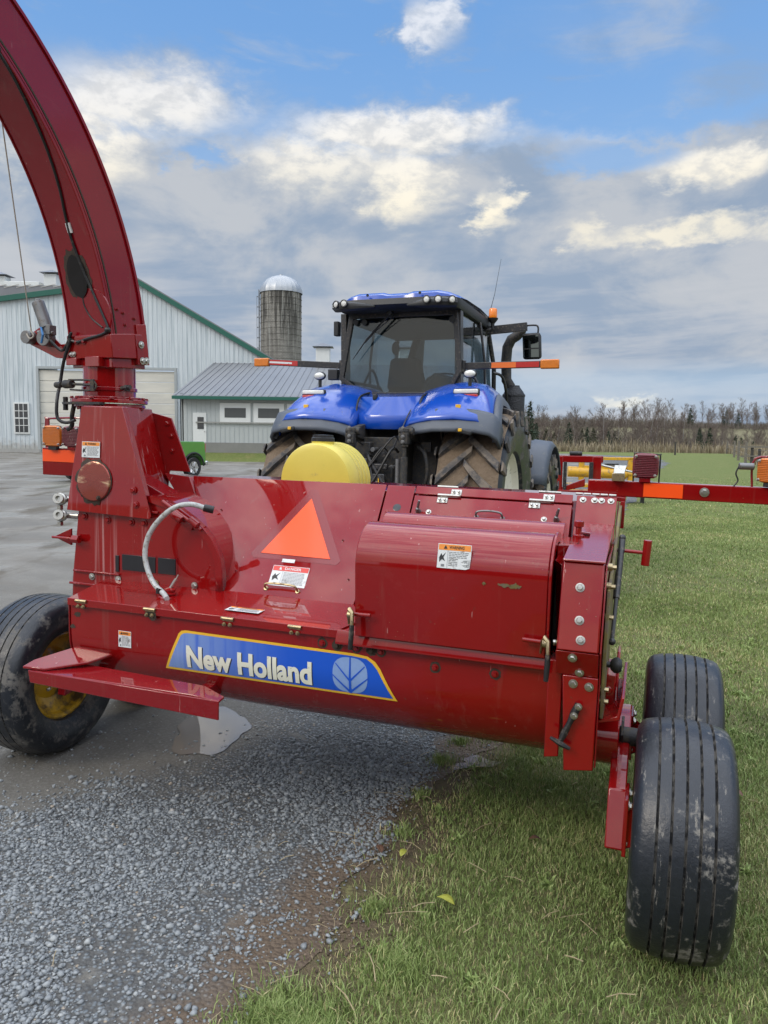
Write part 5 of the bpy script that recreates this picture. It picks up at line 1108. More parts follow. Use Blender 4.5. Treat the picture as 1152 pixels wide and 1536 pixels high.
P2 = scatter(34000, -3.6, 2.6, 4.3, 8.5, lambda x, y: gdens(x, y) * sstep(9.5, 4.5, y)); S2 = RNG.uniform(.004, .010, len(P2))
P3 = scatter(9000, -.8, .7, 2.0, 4.2, lambda x, y: .22 * sstep(.40, .0, np.abs(xb(y) - x - .22))); S3 = RNG.uniform(.003, .008, len(P3))
P4 = scatter(14000, -.9, 1.0, 1.8, 4.6, lambda x, y: .8 * sstep(.30, .05, np.abs(xb(y) - x + .10)) * sstep(-.2, .3, wob(x, y, 3, 2))); S4 = RNG.uniform(.002, .007, len(P4)); PP = np.concatenate([P1, P2, P3]); SS_ = np.concatenate([S1, S2, S3]); P = np.stack([PP[:, 0], PP[:, 1], np.full(len(PP), .004)], 1)
so = stones('loose_gravel', P, SS_, RNG.beta(2.2, 2.6, len(P)), STONE); tag(so, kind='stuff', label='loose grey blue crushed stone lying over the packed yard', cat='gravel')

t = NT('mud clods'); at = t.n('ShaderNodeAttribute', attribute_name='tint'); t.set(col=t.mix(at.outputs['Fac'], (.055, .038, .025), (.20, .15, .105)), rough=.9)
o = stones('mud_clods', np.stack([P4[:, 0], P4[:, 1], np.full(len(P4), .003)], 1), S4, RNG.random(len(P4)), t.m); tag(o, 'crumbs of brown mud between the gravel and the grass', 'mud', kind='stuff')
# grass blades
def blades(P, H, W, tint, lean=.55):
    n = len(P); th = RNG.uniform(0, 2 * PI, n); ph = RNG.uniform(0, 2 * PI, n); L = RNG.uniform(.1, 1, n) * lean * H
    wx, wy = np.cos(th) * W / 2, np.sin(th) * W / 2; dx, dy = np.cos(ph) * L, np.sin(ph) * L; z = np.zeros(n)
    v0 = P + np.stack([-wx, -wy, z], 1); v1 = P + np.stack([wx, wy, z], 1); m = P + np.stack([dx * .35, dy * .35, H * .6], 1)
    v2 = m + np.stack([wx * .8, wy * .8, z], 1); v3 = m - np.stack([wx * .8, wy * .8, z], 1); v4 = P + np.stack([dx, dy, H * RNG.uniform(.75, 1, n)], 1); v5 = v4 + .12 * (v2 - v3)
    V = np.stack([v0, v1, v2, v3, v4, v5], 1).reshape(-1, 3); o = (np.arange(n) * 6)[:, None]
    F = np.concatenate([o + np.array([[0, 1, 2, 3]]), o + np.array([[3, 2, 5, 4]])]); return V, F, np.repeat(tint, 6)
t = NT('grass blades'); at = t.n('ShaderNodeAttribute', attribute_name='tint')
c = t.ramp(at.outputs['Fac'], [(0, (.06, .09, .020)), (.3, (.150, .215, .060)), (.6, (.255, .330, .105)), (.8, (.36, .41, .17)), (.9, (.48, .40, .20)), (1, (.62, .53, .32))])
t.set(col=c, rough=.55, spec=.3); GB = t.m
def edge_d(x, y): return x - xb(y) - .09 * wob(x, y, 1.5) - .07 * wob(x, y, 4.5, 1)
parts_ = []
def lay(n, x0, x1, y0, y1, h0, h1, w, soft, thin=1.0):
    p = scatter(n, x0, x1, y0, y1, lambda x, y: (thin(x, y) if callable(thin) else thin) * (sstep(.02, .34 + soft, edge_d(x, y)) * (.72 + .28 * sstep(-.5, .2, wob(x, y, 1.1, 4))) + .08 * sstep(-.20, .1, edge_d(x, y)) + .42 * sstep(.62, .80, wob(x, y, 3.4, 5)) * sstep(-.18, .1, edge_d(x, y))))
    tf = wob(p[:, 0], p[:, 1], 2.2, 3); tf2 = wob(p[:, 0], p[:, 1], .8, 6)
    H = RNG.uniform(h0, h1, len(p)) * (1 + .35 * tf); ti = np.clip(RNG.normal(.48, .19, len(p)) + .20 * tf2 + .12 * tf + .1 * wob(p[:, 0], p[:, 1], 6, 2), 0, .86); H = H * (1 + .35 * np.clip(wob(p[:, 0], p[:, 1], 5, 8), -.6, 1))
    dry = RNG.random(len(p)) < (.06 + .30 * (edge_d(p[:, 0], p[:, 1]) < .25) + .10 * (tf2 > .25)); ti = np.where(dry, RNG.uniform(.86, 1, len(p)), ti); H = np.where(dry, H * .8, H)
    parts_.append(blades(np.stack([p[:, 0], p[:, 1], zt(p[:, 0], p[:, 1])], 1), H, np.full(len(p), w) * RNG.uniform(.6, 1.3, len(p)), ti, .9))
lay(170000, -.6, 2.4, 1.75, 4.4, .015, .038, .0030, 0)
lay(130000, .2, 5.2, 4.4, 8.5, .016, .036, .0050, .1)
lay(90000, 2.0, 10.5, 8.5, 17, .018, .036, .009, .2)
lay(45000, 5, 22, 17, 36, .022, .045, .018, .4, lambda x, y: sstep(36, 20, y))
# broad-leaved weeds in the turf
for k in range(130):
    cy = RNG.uniform(1.9, 6.5); cx = xb(cy) + RNG.uniform(.05, 2.2); m = 26; a = RNG.uniform(0, 2 * PI, m); q = np.abs(RNG.normal(0, .022, m))
    parts_.append(blades(np.stack([cx + q * np.cos(a), cy + q * np.sin(a), np.zeros(m)], 1), RNG.uniform(.018, .035, m), np.full(m, .013), RNG.uniform(.35, .72, m), 1.3))
# dense tuft at the gravel corner in the foreground
def tuft(cx, cy, r, n, h):
    a = RNG.uniform(0, 2 * PI, n); q = np.abs(RNG.normal(0, r, n)); p = np.stack([cx + q * np.cos(a), cy + q * np.sin(a), np.zeros(n)], 1)
    parts_.append(blades(p, RNG.uniform(h * .5, h, n), np.full(n, .0036), np.clip(RNG.normal(.55, .16, n), 0, 1), .8))
for cx, cy, r, n, h in ((-.30, 2.12, .07, 2600, .06), (-.20, 2.05, .10, 3000, .06), (-.40, 2.02, .05, 1200, .05), (.06, 2.35, .08, 1600, .05), (.10, 3.2, .05, 250, .05), (.33, 3.95, .05, 350, .05), (.45, 4.2, .04, 250, .05), (-.02, 2.66, .06, 400, .05), (.20, 3.55, .04, 150, .04), (.62, 4.3, .06, 500, .05)): tuft(cx, cy, r, n, h)
V = np.concatenate([q[0] for q in parts_]); off = np.cumsum([0] + [len(q[0]) for q in parts_[:-1]]); F = np.concatenate([q[1] + o for q, o in zip(parts_, off)]); ti = np.concatenate([q[2] for q in parts_])
go = mesh_np('grass', V, F, GB, ti); tag(go, 'short green lawn grass with dry straw coloured blades, right of the gravel', 'grass', kind='stuff')

# straw and leaves
t = NT('dry straw'); v = t.co('Object'); t.set(col=t.mix(t.noise(v, 9, 3), (.25, .19, .10), (.48, .40, .25)), rough=.7); STRAW = t.m
b = MB(); rnd = random.Random(8)
SL = [(.05, 3.55, .16, -20), (.40, 3.85, .14, -35), (-.05, 2.95, .10, 30), (.10, 2.60, .15, 2), (-.02, 2.32, .14, -80), (-.10, 2.18, .12, -60), (.00, 2.75, .09, -50), (-.30, 2.28, .10, 25), (-.34, 2.35, .07, 160), (.75, 2.2, .09, 0), (.62, 2.6, .08, 30), (.12, 3.05, .10, 70)]
for k in range(90):
    y = rnd.uniform(1.9, 5.2); x = float(xb(y)) + rnd.gauss(.12, .35); SL.append((x, y, rnd.uniform(.03, .11), rnd.uniform(0, 180)))
for k in range(60):
    y = rnd.uniform(2.0, 6.5); x = rnd.uniform(.5, 2.6) * y / 4.5; SL.append((x, y, rnd.uniform(.03, .09), rnd.uniform(0, 180)))
for x, y, l, a in SL:
    z = .012 + (.018 if edge_d(x, y) > .15 else 0); c, s = math.cos(R(a)) * l / 2, math.sin(R(a)) * l / 2; w = rnd.uniform(.0008, .0020)
    b.tube([(x - c, y - s, z), (x + rnd.uniform(-.006, .006), y + rnd.uniform(-.006, .006), z + .008), (x + c, y + s, z + rnd.uniform(0, .01))], w, 5)
so = b.build('scattered_straw', STRAW); tag(so, 'scattered dry straw stalks along the muddy grass edge', 'straw', kind='stuff')
LM = [simple('dead brown leaf', (.12, .06, .035), .7, 0, 0, .3, 30), simple('yellow green leaf', (.35, .36, .06), .5, 0, 0, .2, 30), simple('grey mud crumb', (.07, .055, .045), .9, 0, 0, .4, 30)]
def leaf_ob(x, y, s, a, m, label):
    b = MB(); P = []
    for i in range(7):
        t_ = i / 6; wv_ = s * .26 * math.sin(PI * min(1, t_ * 1.02) ** .8); z = .012 + .35 * s * math.sin(t_ * 2.6) * .5; P.append([(-wv_, (t_ - .5) * s, z + wv_ * .5), (0, (t_ - .5) * s, z), (wv_, (t_ - .5) * s, z + wv_ * .4)])
    b.grid(P); o = b.build('fallen_leaf', m, solid=.0006); o.location = (x, y, .004 + (.022 if edge_d(x, y) > .15 else 0)); o.rotation_euler = (0, 0, R(a)); tag(o, label, 'leaf', 'fallen leaves by the gravel edge')
leaf_ob(.245, 2.66, .075, 60, LM[1], 'bright yellow leaf on the grass, nearest the camera'); leaf_ob(.10, 3.02, .055, -30, LM[1], 'yellow green leaf on the bare mud strip'); leaf_ob(.00, 3.05, .06, 20, LM[0], 'brown curled leaf on the bare mud strip')
leaf_ob(1.72, 3.55, .07, 40, LM[0], 'brown dead leaf on the grass right of the near wheel'); leaf_ob(.66, 3.1, .06, 100, LM[0], 'brown leaf in the shade of the machine')

# ------------------------------------------------------------------ buildings
t = NT('white ribbed steel cladding'); v = t.co('Object'); n1 = t.noise(v, .5, 4); st = t.noise(t.co('Object', (3, 3, .15)), 2, 3)
t.set(col=t.mix(t.map(st, .4, .8), t.mix(n1, (.50, .55, .57), (.61, .66, .675)), (.36, .42, .44)), rough=.45, spec=.4)
zz = t.sep(v)[2]; spl = t.map(t.math('ADD', zz, t.math('MULTIPLY', t.noise(t.co('Object', (1.2, 1, 1)), 3, 6, .7), -1.6)), .35, -.35); sh_ = t.b.inputs['Base Color'].links[0].from_socket; t.set(col=t.mix(t.math('MULTIPLY', spl, .6), sh_, (.25, .22, .17))); CLAD = t.m
t = NT('grey metal roof'); v = t.co('Object'); t.set(col=t.mix(t.noise(t.co('Object', (.8, .2, .2)), 1.5, 4), (.15, .155, .165), (.23, .235, .245)), rough=.42, metal=.3); ROOFM = t.m
_ = None
TRIMG = simple('dark green trim', (.012, .10, .07), .4); CONC = simple('pale concrete', (.33, .33, .31), .85, 0, 0, .2, 2, .2); WPAINT = simple('white paint', (.62, .64, .62), .5, 0, 0, .06, 3)
t = NT('beige overhead door panels'); v = t.co('Object'); x = t.sep(v); t.set(col=t.mix(t.map(t.noise(t.co('Object', (.4, 1, 2)), 1, 5), .35, .7), (.52, .51, .45), (.62, .60, .52)), rough=.5); DOORM = t.m
def B(name, mat, mb, parent, bevel=0, **k): return mb.build(name, mat, parent, bevel, **k)
def ribbed_wall(b, x0, x1, y, zlo, ztop, pitch=.30, dirn=-1):
    n = int((x1 - x0) / pitch)
    for i in range(n + 1):
        x = x0 + i * pitch; z1 = ztop(x)
        if z1 > zlo + .2: b.box((x, y + dirn * .012, (zlo + z1) / 2), (.055, .028, z1 - zlo))
barn = thing('barn', (-16 * 1.14, 57, -.245), 'large white steel barn with green roof trim and a wide overhead door, left background', 'barn')
barn.scale = (1.14,) * 3; ox, oy = -16, 50
def top(x):                                   # local x -> roof line
    X = x + ox
    return 11.25 + (X + 15.84) * .136 if X < -15.84 else 11.25 - (X + 15.84) * .572
b = MB(); xs = [-34, -15.84, -7.3]
b.prism([(-34 - ox, 0, -.1), (-22.35 - ox, 0, -.1), (-22.35 - ox, 0, 5.6), (-13.6 - ox, 0, 5.6), (-13.6 - ox, 0, -.1), (-7.0 - ox, 0, -.1), (-7.0 - ox, 0, top(-7.0 - ox)), (-15.84 - ox, 0, top(-15.84 - ox)), (-34 - ox, 0, top(-34 - ox))], (0, .2, 0))
ribbed_wall(b, -33.9 - ox, -22.5 - ox, 0, .45, lambda x: top(x) - .1); ribbed_wall(b, -22.2 - ox, -13.7 - ox, 0, 5.75, lambda x: top(x) - .1); ribbed_wall(b, -13.4 - ox, -7.1 - ox, 0, .45, lambda x: top(x) - .1)
b.box((-7.1 - ox, 15, 3), (.2, 30, 6)); b.box((-33.9 - ox, 15, 4), (.2, 30, 8.4)); B('wall', CLAD, b, barn)
b = MB(); b.box((-28.2 - ox, -.04, .2), (11.6, .16, .5)); b.box((-10.4 - ox, -.04, .2), (6.2, .16, .5)); B('foundation', CONC, b, barn)
b = MB()
for k in range(8): b.box((-17.975 - ox, .10, .35 + k * .69), (8.75, .06, .67))
dr = B('overhead_door', DOORM, b, barn, .02)
b = MB(); b.box((-22.42 - ox, -.03, 2.8), (.16, .12, 5.6)); b.box((-13.52 - ox, -.03, 2.8), (.16, .12, 5.6)); b.box((-17.97 - ox, -.03, 5.68), (9.05, .12, .16)); B('door_frame', simple('dull steel trim', (.33, .36, .36), .5), b, barn)
b = MB()
for (xa, xc) in ((-34, -15.84), (-15.84, -6.9)):
    za, zc = top(xa - ox), top(xc - ox); b.hexa([(xa - ox, -.25, za - .30), (xc - ox, -.25, zc - .30), (xc - ox, -.12, zc - .30), (xa - ox, -.12, za - .30), (xa - ox, -.25, za + .04), (xc - ox, -.25, zc + .04), (xc - ox, -.12, zc + .04), (xa - ox, -.12, za + .04)])
B('gable_trim', TRIMG, b, barn, .01)
b = MB()
for (xa, xc) in ((-34, -15.84), (-15.84, -6.9)):
    za, zc = top(xa - ox), top(xc - ox); b.hexa([(xa - ox, -.24, za + .042), (xc - ox, -.24, zc + .042), (xc - ox, 30, zc + .042), (xa - ox, 30, za + .042), (xa - ox, -.24, za + .12), (xc - ox, -.24, zc + .12), (xc - ox, 30, zc + .12), (xa - ox, 30, za + .12)])
rf = B('roof', ROOFM, b, barn)
def win(px, pz, w, h, parent, mull=(2, 2), y=-.05):
    b = MB(); b.box((px, y, pz), (w + .16, .1, h + .16)); fr = B('window', WPAINT, b, parent, .01)
    b = MB(); b.box((px, y - .055, pz + h / 4 + .02), (w - .04, .02, h / 2 - .06)); b.box((px, y - .055, pz - h / 4), (w - .04, .02, h / 2 - .06)); B('pane', DGLASS, b, fr)
    b = MB()
    for i in range(1, 3): b.box((px - w / 2 + w * i / 3, y - .07, pz), (.035, .02, h))
    for z in (pz + h / 4, pz - h / 4, pz): b.box((px, y - .075, z), (w, .02, .04 if z != pz else .07))
    B('muntin', WPAINT, b, fr)
win(-23.52 - ox, 2.42, .86, 1.86, barn)
win(-25.6 - ox, 2.42, .86, 1.86, barn)
# roof vents and solar rails of the rear roof
b = MB(); b.hexa([(-34 - ox, 7.5, 10.4), (-18 - ox, 7.5, 11.9), (-18 - ox, 14, 11.9), (-34 - ox, 14, 10.4), (-34 - ox, 7.5, 12.0), (-18 - ox, 7.5, 12.35), (-18 - ox, 14, 12.5), (-34 - ox, 14, 12.15)]); B('rear_roof', ROOFM, b, barn, .02)
for x, z, w in ((-24.9, 12.1, 1.15), (-28.7, 11.9, 1.2)):
    b = MB(); b.box((x - ox, 8.5, z + .42), (w * .8, w * .8, 1.25)); vn = B('roof_vent', WPAINT, b, barn, .02)
    b = MB(); q = w * .62; b.add([(x - ox - q, 8.5 - q, z + 1.12), (x - ox + q, 8.5 - q, z + 1.12), (x - ox + q, 8.5 + q, z + 1.12), (x - ox - q, 8.5 + q, z + 1.12), (x - ox, 8.5, z + 1.42)], [(0, 1, 2, 3), (0, 1, 4), (1, 2, 4), (2, 3, 4), (3, 0, 4)]); B('vent_cap', ROOFM, b, vn)
b = MB(); b.box((-26.9 - ox, 8.2, 12.35), (2.6, .8, .35)); B('ridge_cover', WPAINT, b, barn, .03)
for k in range(6):
    b = MB(); b.box((-28.4 - ox + k * .9, 7.9 - .4, 12.1 + .02 * k), (1.1, .06, .05), rot=Matrix.Rotation(R(-12), 3, 'Y')); B('rail', ZINC, b, barn)

# low milking wing
wing = thing('milking_wing', (-9 * .939, 46, .388), 'low white building with grey metal roof, green eave and small door, joined to the barn', 'shed')
wing.scale = (.939,) * 3; ox2 = -9
b = MB(); b.box((-3.5 - ox2, .1, 2.0), (19.0, .2, 3.6)); ribbed_wall(b, -12.9 - ox2, 5.9 - ox2, 0, .5, lambda x: 3.45, .30)
b.box((-12.9 - ox2, .6, 2.0), (.2, 1.2, 3.6)); b.box((5.9 - ox2, 5.6, 2.0), (.2, 11, 3.6)); B('wall', simple('grey white siding', (.40, .43, .42), .55, 0, 0, .1, 1), b, wing)
b = MB(); b.box((-3.5 - ox2, -.05, .35), (18.9, .16, .75)); B('foundation', simple('wet concrete base', (.20, .20, .185), .85, 0, 0, .2, 2), b, wing)
b = MB(); b.hexa([(-13.3 - ox2, -.5, 3.55), (12.3 - ox2, -.5, 3.55), (12.3 - ox2, 11.5, 6.6), (-13.3 - ox2, .9, 3.9), (-13.3 - ox2, -.5, 3.66), (12.3 - ox2, -.5, 3.66), (12.3 - ox2, 11.5, 6.72), (-10.2 - ox2, 11.0, 6.72)])
b = MB(); b.prism([(-13.35 - ox2, -.5, 3.56), (6.3 - ox2, -.5, 3.56), (6.3 - ox2, 11.2, 6.62), (-13.35 - ox2, 11.2, 6.62)], (0, 0, .09))
for i in range(43):
    x = -13.2 - ox2 + i * .45; b.hexa([(x, -.5, 3.65), (x + .05, -.5, 3.65), (x + .05, 11.2, 6.71), (x, 11.2, 6.71), (x, -.5, 3.69), (x + .05, -.5, 3.69), (x + .05, 11.2, 6.75), (x, 11.2, 6.75)])
B('roof', ROOFM, b, wing)
b = MB(); b.box((-3.52 - ox2, -.56, 3.52), (19.7, .10, .20)); B('eave_trim', TRIMG, b, wing, .01)
b = MB(); b.box((-11.77 - ox2, -.03, 1.50), (.85, .08, 2.2)); d = B('door', WPAINT, b, wing, .01); b = MB(); b.box((-11.70 - ox2, -.08, 1.95), (.40, .02, .75)); B('pane', DGLASS, b, d); b = MB(); b.box((-11.45 - ox2, -.10, 1.42), (.05, .05, .05)); B('handle', ZINC, b, d)
for x0 in (-9.50, -7.38, -5.26, -3.14, -1.0):
    b = MB(); b.box((x0 - ox2, -.05, 2.58), (1.95, .08, 1.32)); f = B('window', WPAINT, b, wing, .01); b = MB(); b.box((x0 - ox2, -.10, 2.62), (1.34, .02, .60)); B('pane', simple('dusty dark pane', (.07, .075, .075), .3), b, f)
b = MB(); b.box((1 - ox2 - 6, -.12, 2.0), (14, .08, .07)); B('wall_rail', simple('old batten', (.28, .28, .26), .7), b, wing)
for x in (-4.85, 1.2):
    b = MB(); b.box((x - ox2, 11.1, 7.25), (1.05, 1.05, 1.3)); vn = B('roof_vent', WPAINT, b, wing, .02); q = .78
    b = MB(); b.add([(x - ox2 - q, 11.1 - q, 7.98), (x - ox2 + q, 11.1 - q, 7.98), (x - ox2 + q, 11.1 + q, 7.98), (x - ox2 - q, 11.1 + q, 7.98), (x - ox2, 11.1, 8.32)], [(0, 1, 2, 3), (0, 1, 4), (1, 2, 4), (2, 3, 4), (3, 0, 4)])
    for dx in (-.45, .45): b.box((x - ox2 + dx, 10.6, 7.93), (.06, .06, .14))
    B('vent_cap', ROOFM, b, vn)
b = MB(); b.hexa([(-12.8, 44.2, -.05), (6.5, 44.2, -.05), (6.5, 46.1, -.05), (-12.6, 46.1, -.05), (-12.6, 45.6, .46), (6.5, 45.6, .46), (6.5, 46.1, .48), (-12.6, 46.1, .48)]); o = b.build('grass_bank', GRASSG); tag(o, kind='structure')

# silo
silo = thing('silo', (-12.8, 95, -.847), 'tall stained concrete stave silo with a domed metal cap and side ladder', 'silo')
silo.scale = (1.484,) * 3
t = NT('stained concrete staves'); v = t.co('Object'); x = t.sep(v)
stk = t.noise(t.co('Object', (2.6, 2.6, .16)), 1.6, 4, .6); up = t.map(x[2], 7.5, 11.5)
bk = t.n('ShaderNodeTexBrick'); bk.inputs['Scale'].default_value = 2.2; bk.inputs['Color1'].default_value = (.30, .285, .25, 1); bk.inputs['Color2'].default_value = (.22, .21, .185, 1); bk.inputs['Mortar'].default_value = (.12, .115, .10, 1); bk.inputs['Mortar Size'].default_value = .03
ang = t.math('ARCTAN2', x[0], x[1]); cb = t.n('ShaderNodeCombineXYZ'); t.l(t.math('MULTIPLY', ang, 1.66), cb.inputs[0]); t.l(x[2], cb.inputs[1]); t.l(cb.outputs[0], bk.inputs['Vector'])
dk = t.math('MULTIPLY', t.map(stk, .42, .56), t.math('ADD', t.math('MULTIPLY', up, .75), .2))
lt = t.math('MULTIPLY', t.map(t.noise(t.co('Object', (5, 5, .22), (4, 1, 0)), 1.5, 3), .60, .68), .6)
c = t.mix(dk, bk.outputs['Color'], (.045, .042, .036)); c = t.mix(lt, c, (.34, .34, .31)); t.set(col=c, rough=.9); SILOM = t.m
b = MB(); b.lathe([(1.66, -.2), (1.66, 12.95)], (0, 0, 0), (0, 0, 1), 64)
for k in range(26): b.lathe([(1.66, .45 + k * .48), (1.69, .47 + k * .48), (1.66, .49 + k * .48)], (0, 0, 0), (0, 0, 1), 48)
B('silo_wall', SILOM, b, silo, smooth=40)
b = MB(); n = 48
rows = []
for i in range(11):
    a = R(90 * i / 10); r = 1.72 * math.cos(a); rows.append([(r * (1 + (.018 if j % 2 else 0)) * math.cos(2 * PI * j / n), r * (1 + (.018 if j % 2 else 0)) * math.sin(2 * PI * j / n), 12.95 + 1.45 * math.sin(a)) for j in range(n)] )
for r in rows: r.append(r[0])
b.grid(rows); b.lathe([(.18, 14.38), (.16, 14.48), (0, 14.5)], (0, 0, 0), (0, 0, 1), 12); B('dome_cap', simple('dull galvanised dome', (.36, .38, .40), .4, .4, 0, .12, 1.5), b, silo, smooth=12)
b = MB()
for dx in (-.22, .22): b.box((-1.74, dx - .3, 6.6), (.05, .05, 13.2))
for k in range(42): b.box((-1.74, -.3, .4 + k * .31), (.03, .44, .03))
for k in range(14):
    z = 2.0 + k * .82; b.tube([(-1.74, -.52, z), (-1.86, -.50, z), (-1.93, -.3, z), (-1.86, -.10, z), (-1.74, -.08, z)], .02, 5)
b.box((-1.93, -.3, 7.2), (.03, .04, 11)); B('ladder', simple('dull galvanised ladder', (.2, .21, .22), .5, .5), b, silo)
# ------------------------------------------------------------------ green pickup parked by the wing
pk = thing('pickup_truck', (-9.07, 27.5, 0), 'green pickup truck with yellow stripe parked in front of the barn, mostly hidden', 'pickup truck', yaw=R(58)); pk.scale = (.95,) * 3
def bx(b, c, d, **k): return b.box(c, d, **k)
b = MB(); prof = [(-2.9, .55), (-2.9, .95), (-2.75, 1.12), (-1.55, 1.22), (-.95, 1.80), (-.75, 1.86), (.55, 1.86), (.72, 1.80), (.85, 1.44), (2.82, 1.42), (2.88, 1.36), (2.92, .62), (2.80, .52)]
def arch(cx): return [(cx + .50 * math.cos(R(a)), .45 + .50 * math.sin(R(a))) for a in range(0, 181, 20)]
lp = prof + arch(2.25) + arch(-1.85); b.prism([(x, -.95, z) for x, z in lp], (0, 1.9, 0)); B('body', GREENP, b, pk, .03, smooth=40)
b = MB()
for s in (-1,): b.prism([(-.88, s * .955, 1.24), (-.62, s * .955, 1.74), (.5, s * .955, 1.76), (.62, s * .955, 1.26)], (0, .004, 0))
B('side_window', DGLASS, b, pk)
b = MB(); b.prism([(1.0, -.953, 1.40), (1.12, -.953, 1.40), (1.62, -.953, 1.06), (1.5, -.953, 1.05)], (0, -.003, 0)); B('yellow_stripe', DECY, b, pk)
b = MB(); b.prism([(.6, -.954, 1.40), (.98, -.954, 1.40), (1.46, -.954, 1.06), (1.1, -.954, 1.04)], (0, -.003, 0)); B('blue_stripe', simple('blue stripe', (.1, .25, .5), .3), b, pk)
b = MB(); b.box((2.885, -.84, 1.17), (.07, .20, .34)); B('tail_light', REDB, b, pk, .02); b = MB(); b.box((2.98, 0, .55), (.16, 1.9, .18)); B('bumper', CHROME, b, pk, .03)
b = MB()
for x in (2.25, -1.85): b.tube([(x + .53 * math.cos(R(a)), -.96, .45 + .53 * math.sin(R(a))) for a in range(0, 181, 15)], .035, 6)
B('arch_trim', BLACKP, b, pk)
for x in (2.25, -1.85):
    for s in (-1, 1):
        w = bpy.data.objects.new('wheel', None); COL.objects.link(w); w.parent = pk; w.location = (x, s * .84, .40)
        b = MB(); b.lathe([(.25, -.12), (.37, -.13), (.40, -.10), (.40, .10), (.37, .13), (.25, .12)], (0, 0, 0), (0, 1, 0), 36); b.build('tyre', RUBBER, w)
        b = MB(); b.lathe([(.26, -.11 * -s * -1), (.24, s * .10), (.06, s * .08), (0, s * .08)], (0, 0, 0), (0, 1, 0), 30)
        for k in range(6): a = 2 * PI * k / 6; b.box((.14 * math.cos(a), s * .115, .14 * math.sin(a)), (.20, .03, .06), rot=Matrix.Rotation(-a, 3, 'Y'))
        b.build('rim', CHROME, w)

# ------------------------------------------------------------------ stored implements beyond the harvester
rm = thing('row_crop_header', (3.55, 14, 0), 'red steel implement frame with black upright bars standing on the gravel', 'farm implement', yaw=R(-8))
b = MB(); b.box((0, 0, 1.33), (.82, .16, .12)); b.box((-.36, 0, .95), (.12, .18, .86)); b.box((.30, 0, .95), (.16, .18, .86)); b.box((0, 0, .72), (.82, .3, .10)); b.prism([(-.30, -.1, .82), (.10, -.12, .98), (.10, -.12, .84), (-.30, -.1, .74)], (0, .1, 0)); B('frame', RED, b, rm, .01)
b = MB(); b.box((-.26, -.10, 1.02), (.06, .05, .52)); b.box((.20, -.10, 1.02), (.07, .05, .52)); B('upright_bar', BLACKM, b, rm, .005)
b = MB(); b.cyl((-.18, -.02, 1.43), (.04, -.02, 1.43), .04, n=16); B('roller', RUBBER, b, rm, .005)
b = MB(); b.box((0, .25, .62), (1.1, .8, .10)); b.box((.55, .3, .78), (.5, .9, .25)); B('lower_deck', REDW, b, rm, .01); b = MB(); b.cyl((-.42, -.05, .85), (-.62, -.05, .90), .05, n=10); b.tube([(-.45, 0, .95), (-.6, .0, .80), (-.5, 0, .66)], .03, 6); b.box((-.05, 0, .60), (.6, .4, .10)); B('drive_gear', CHARC, b, rm)
b = MB()
for x in (-.35, .32, .72): b.box((x, .25, .3), (.08, .08, .62))
B('stand_leg', REDW, b, rm, .005); b = MB(); b.tube([(.34, -.05, 1.24), (.7, -.1, 1.16), (1.0, -.05, 1.10), (1.2, .1, 1.05)], .018, 8); B('pipe', ZINC, b, rm)
ym = thing('yellow_implement', (6.1, 20, 0), 'yellow implement with long tube and beam parked behind the red frame', 'farm implement', yaw=R(-6))
b = MB(); b.box((-.25, 0, 1.17), (2.1, .14, .08)); b.box((-.95, 0, .90), (.14, .14, .60)); b.box((.30, 0, .90), (.14, .14, .60)); b.box((.72, 0, .95), (.12, .14, .5)); b.box((-.3, 0, .95), (1.2, .12, .07)); b.box((-.2, .3, .45), (2.1, .7, .08)); B('frame', YELP, b, ym, .01)
b = MB(); b.cyl((-1.3, 0, .82), (.2, 0, .78), .14, n=20); b.cyl((.2, 0, .78), (.9, 0, .76), .09, n=16); B('tube', YELP, b, ym, .01)
for x in (-1.1, .7): b = MB(); b.box((x, .3, .22), (.09, .09, .45)); B('stand_leg', BLACKM, b, ym)
b = MB(); b.box((-.2, -.08, 1.02), (.35, .05, .05)); B('guard_plate', BLACKM, b, ym)
for k, (x, z) in enumerate(((-1.2, .42), (-.2, .42))):
    b = MB(); b.lathe([(.12, -.06), (.22, -.07), (.24, 0), (.22, .07), (.12, .06)], (x, .3, .26), (1, 0, 0), 24); B('gauge_wheel', RUBBER, b, ym)

# dark shed shape added out of view, to darken what the red panels mirror
sh = thing('added_dark_shed', (1.5, -17, 0), 'long dark brown shed added out of view to darken the mirroring in the red panels', 'shed')
b = MB(); b.box((0, -4, 2.0), (34, 8, 4.2))
for k in range(84): b.box((-16.8 + k * .405, .03, 2.0), (.05, .06, 4.2))
B('wall', simple('added shed boards', (.035, .028, .022), .8, 0, 0, .3, 2), b, sh)
b = MB(); b.hexa([(-17.6, .9, 4.0), (17.6, .9, 4.0), (17.6, -4, 5.2), (-17.6, -4, 5.2), (-17.6, .9, 4.18), (17.6, .9, 4.18), (17.6, -4, 5.38), (-17.6, -4, 5.38)]); b.hexa([(-17.6, -4, 5.2), (17.6, -4, 5.2), (17.6, -8.9, 4.0), (-17.6, -8.9, 4.0), (-17.6, -4, 5.38), (17.6, -4, 5.38), (17.6, -8.9, 4.18), (-17.6, -8.9, 4.18)]); B('roof', simple('added shed roof', (.06, .06, .06), .6), b, sh)
for x_ in (-8.5, 0, 8.5): b = MB(); b.box((x_, .08, 1.8), (5.2, .08, 3.6)); B('door', simple('added shed door', (.05, .045, .04), .7), b, sh, .02)

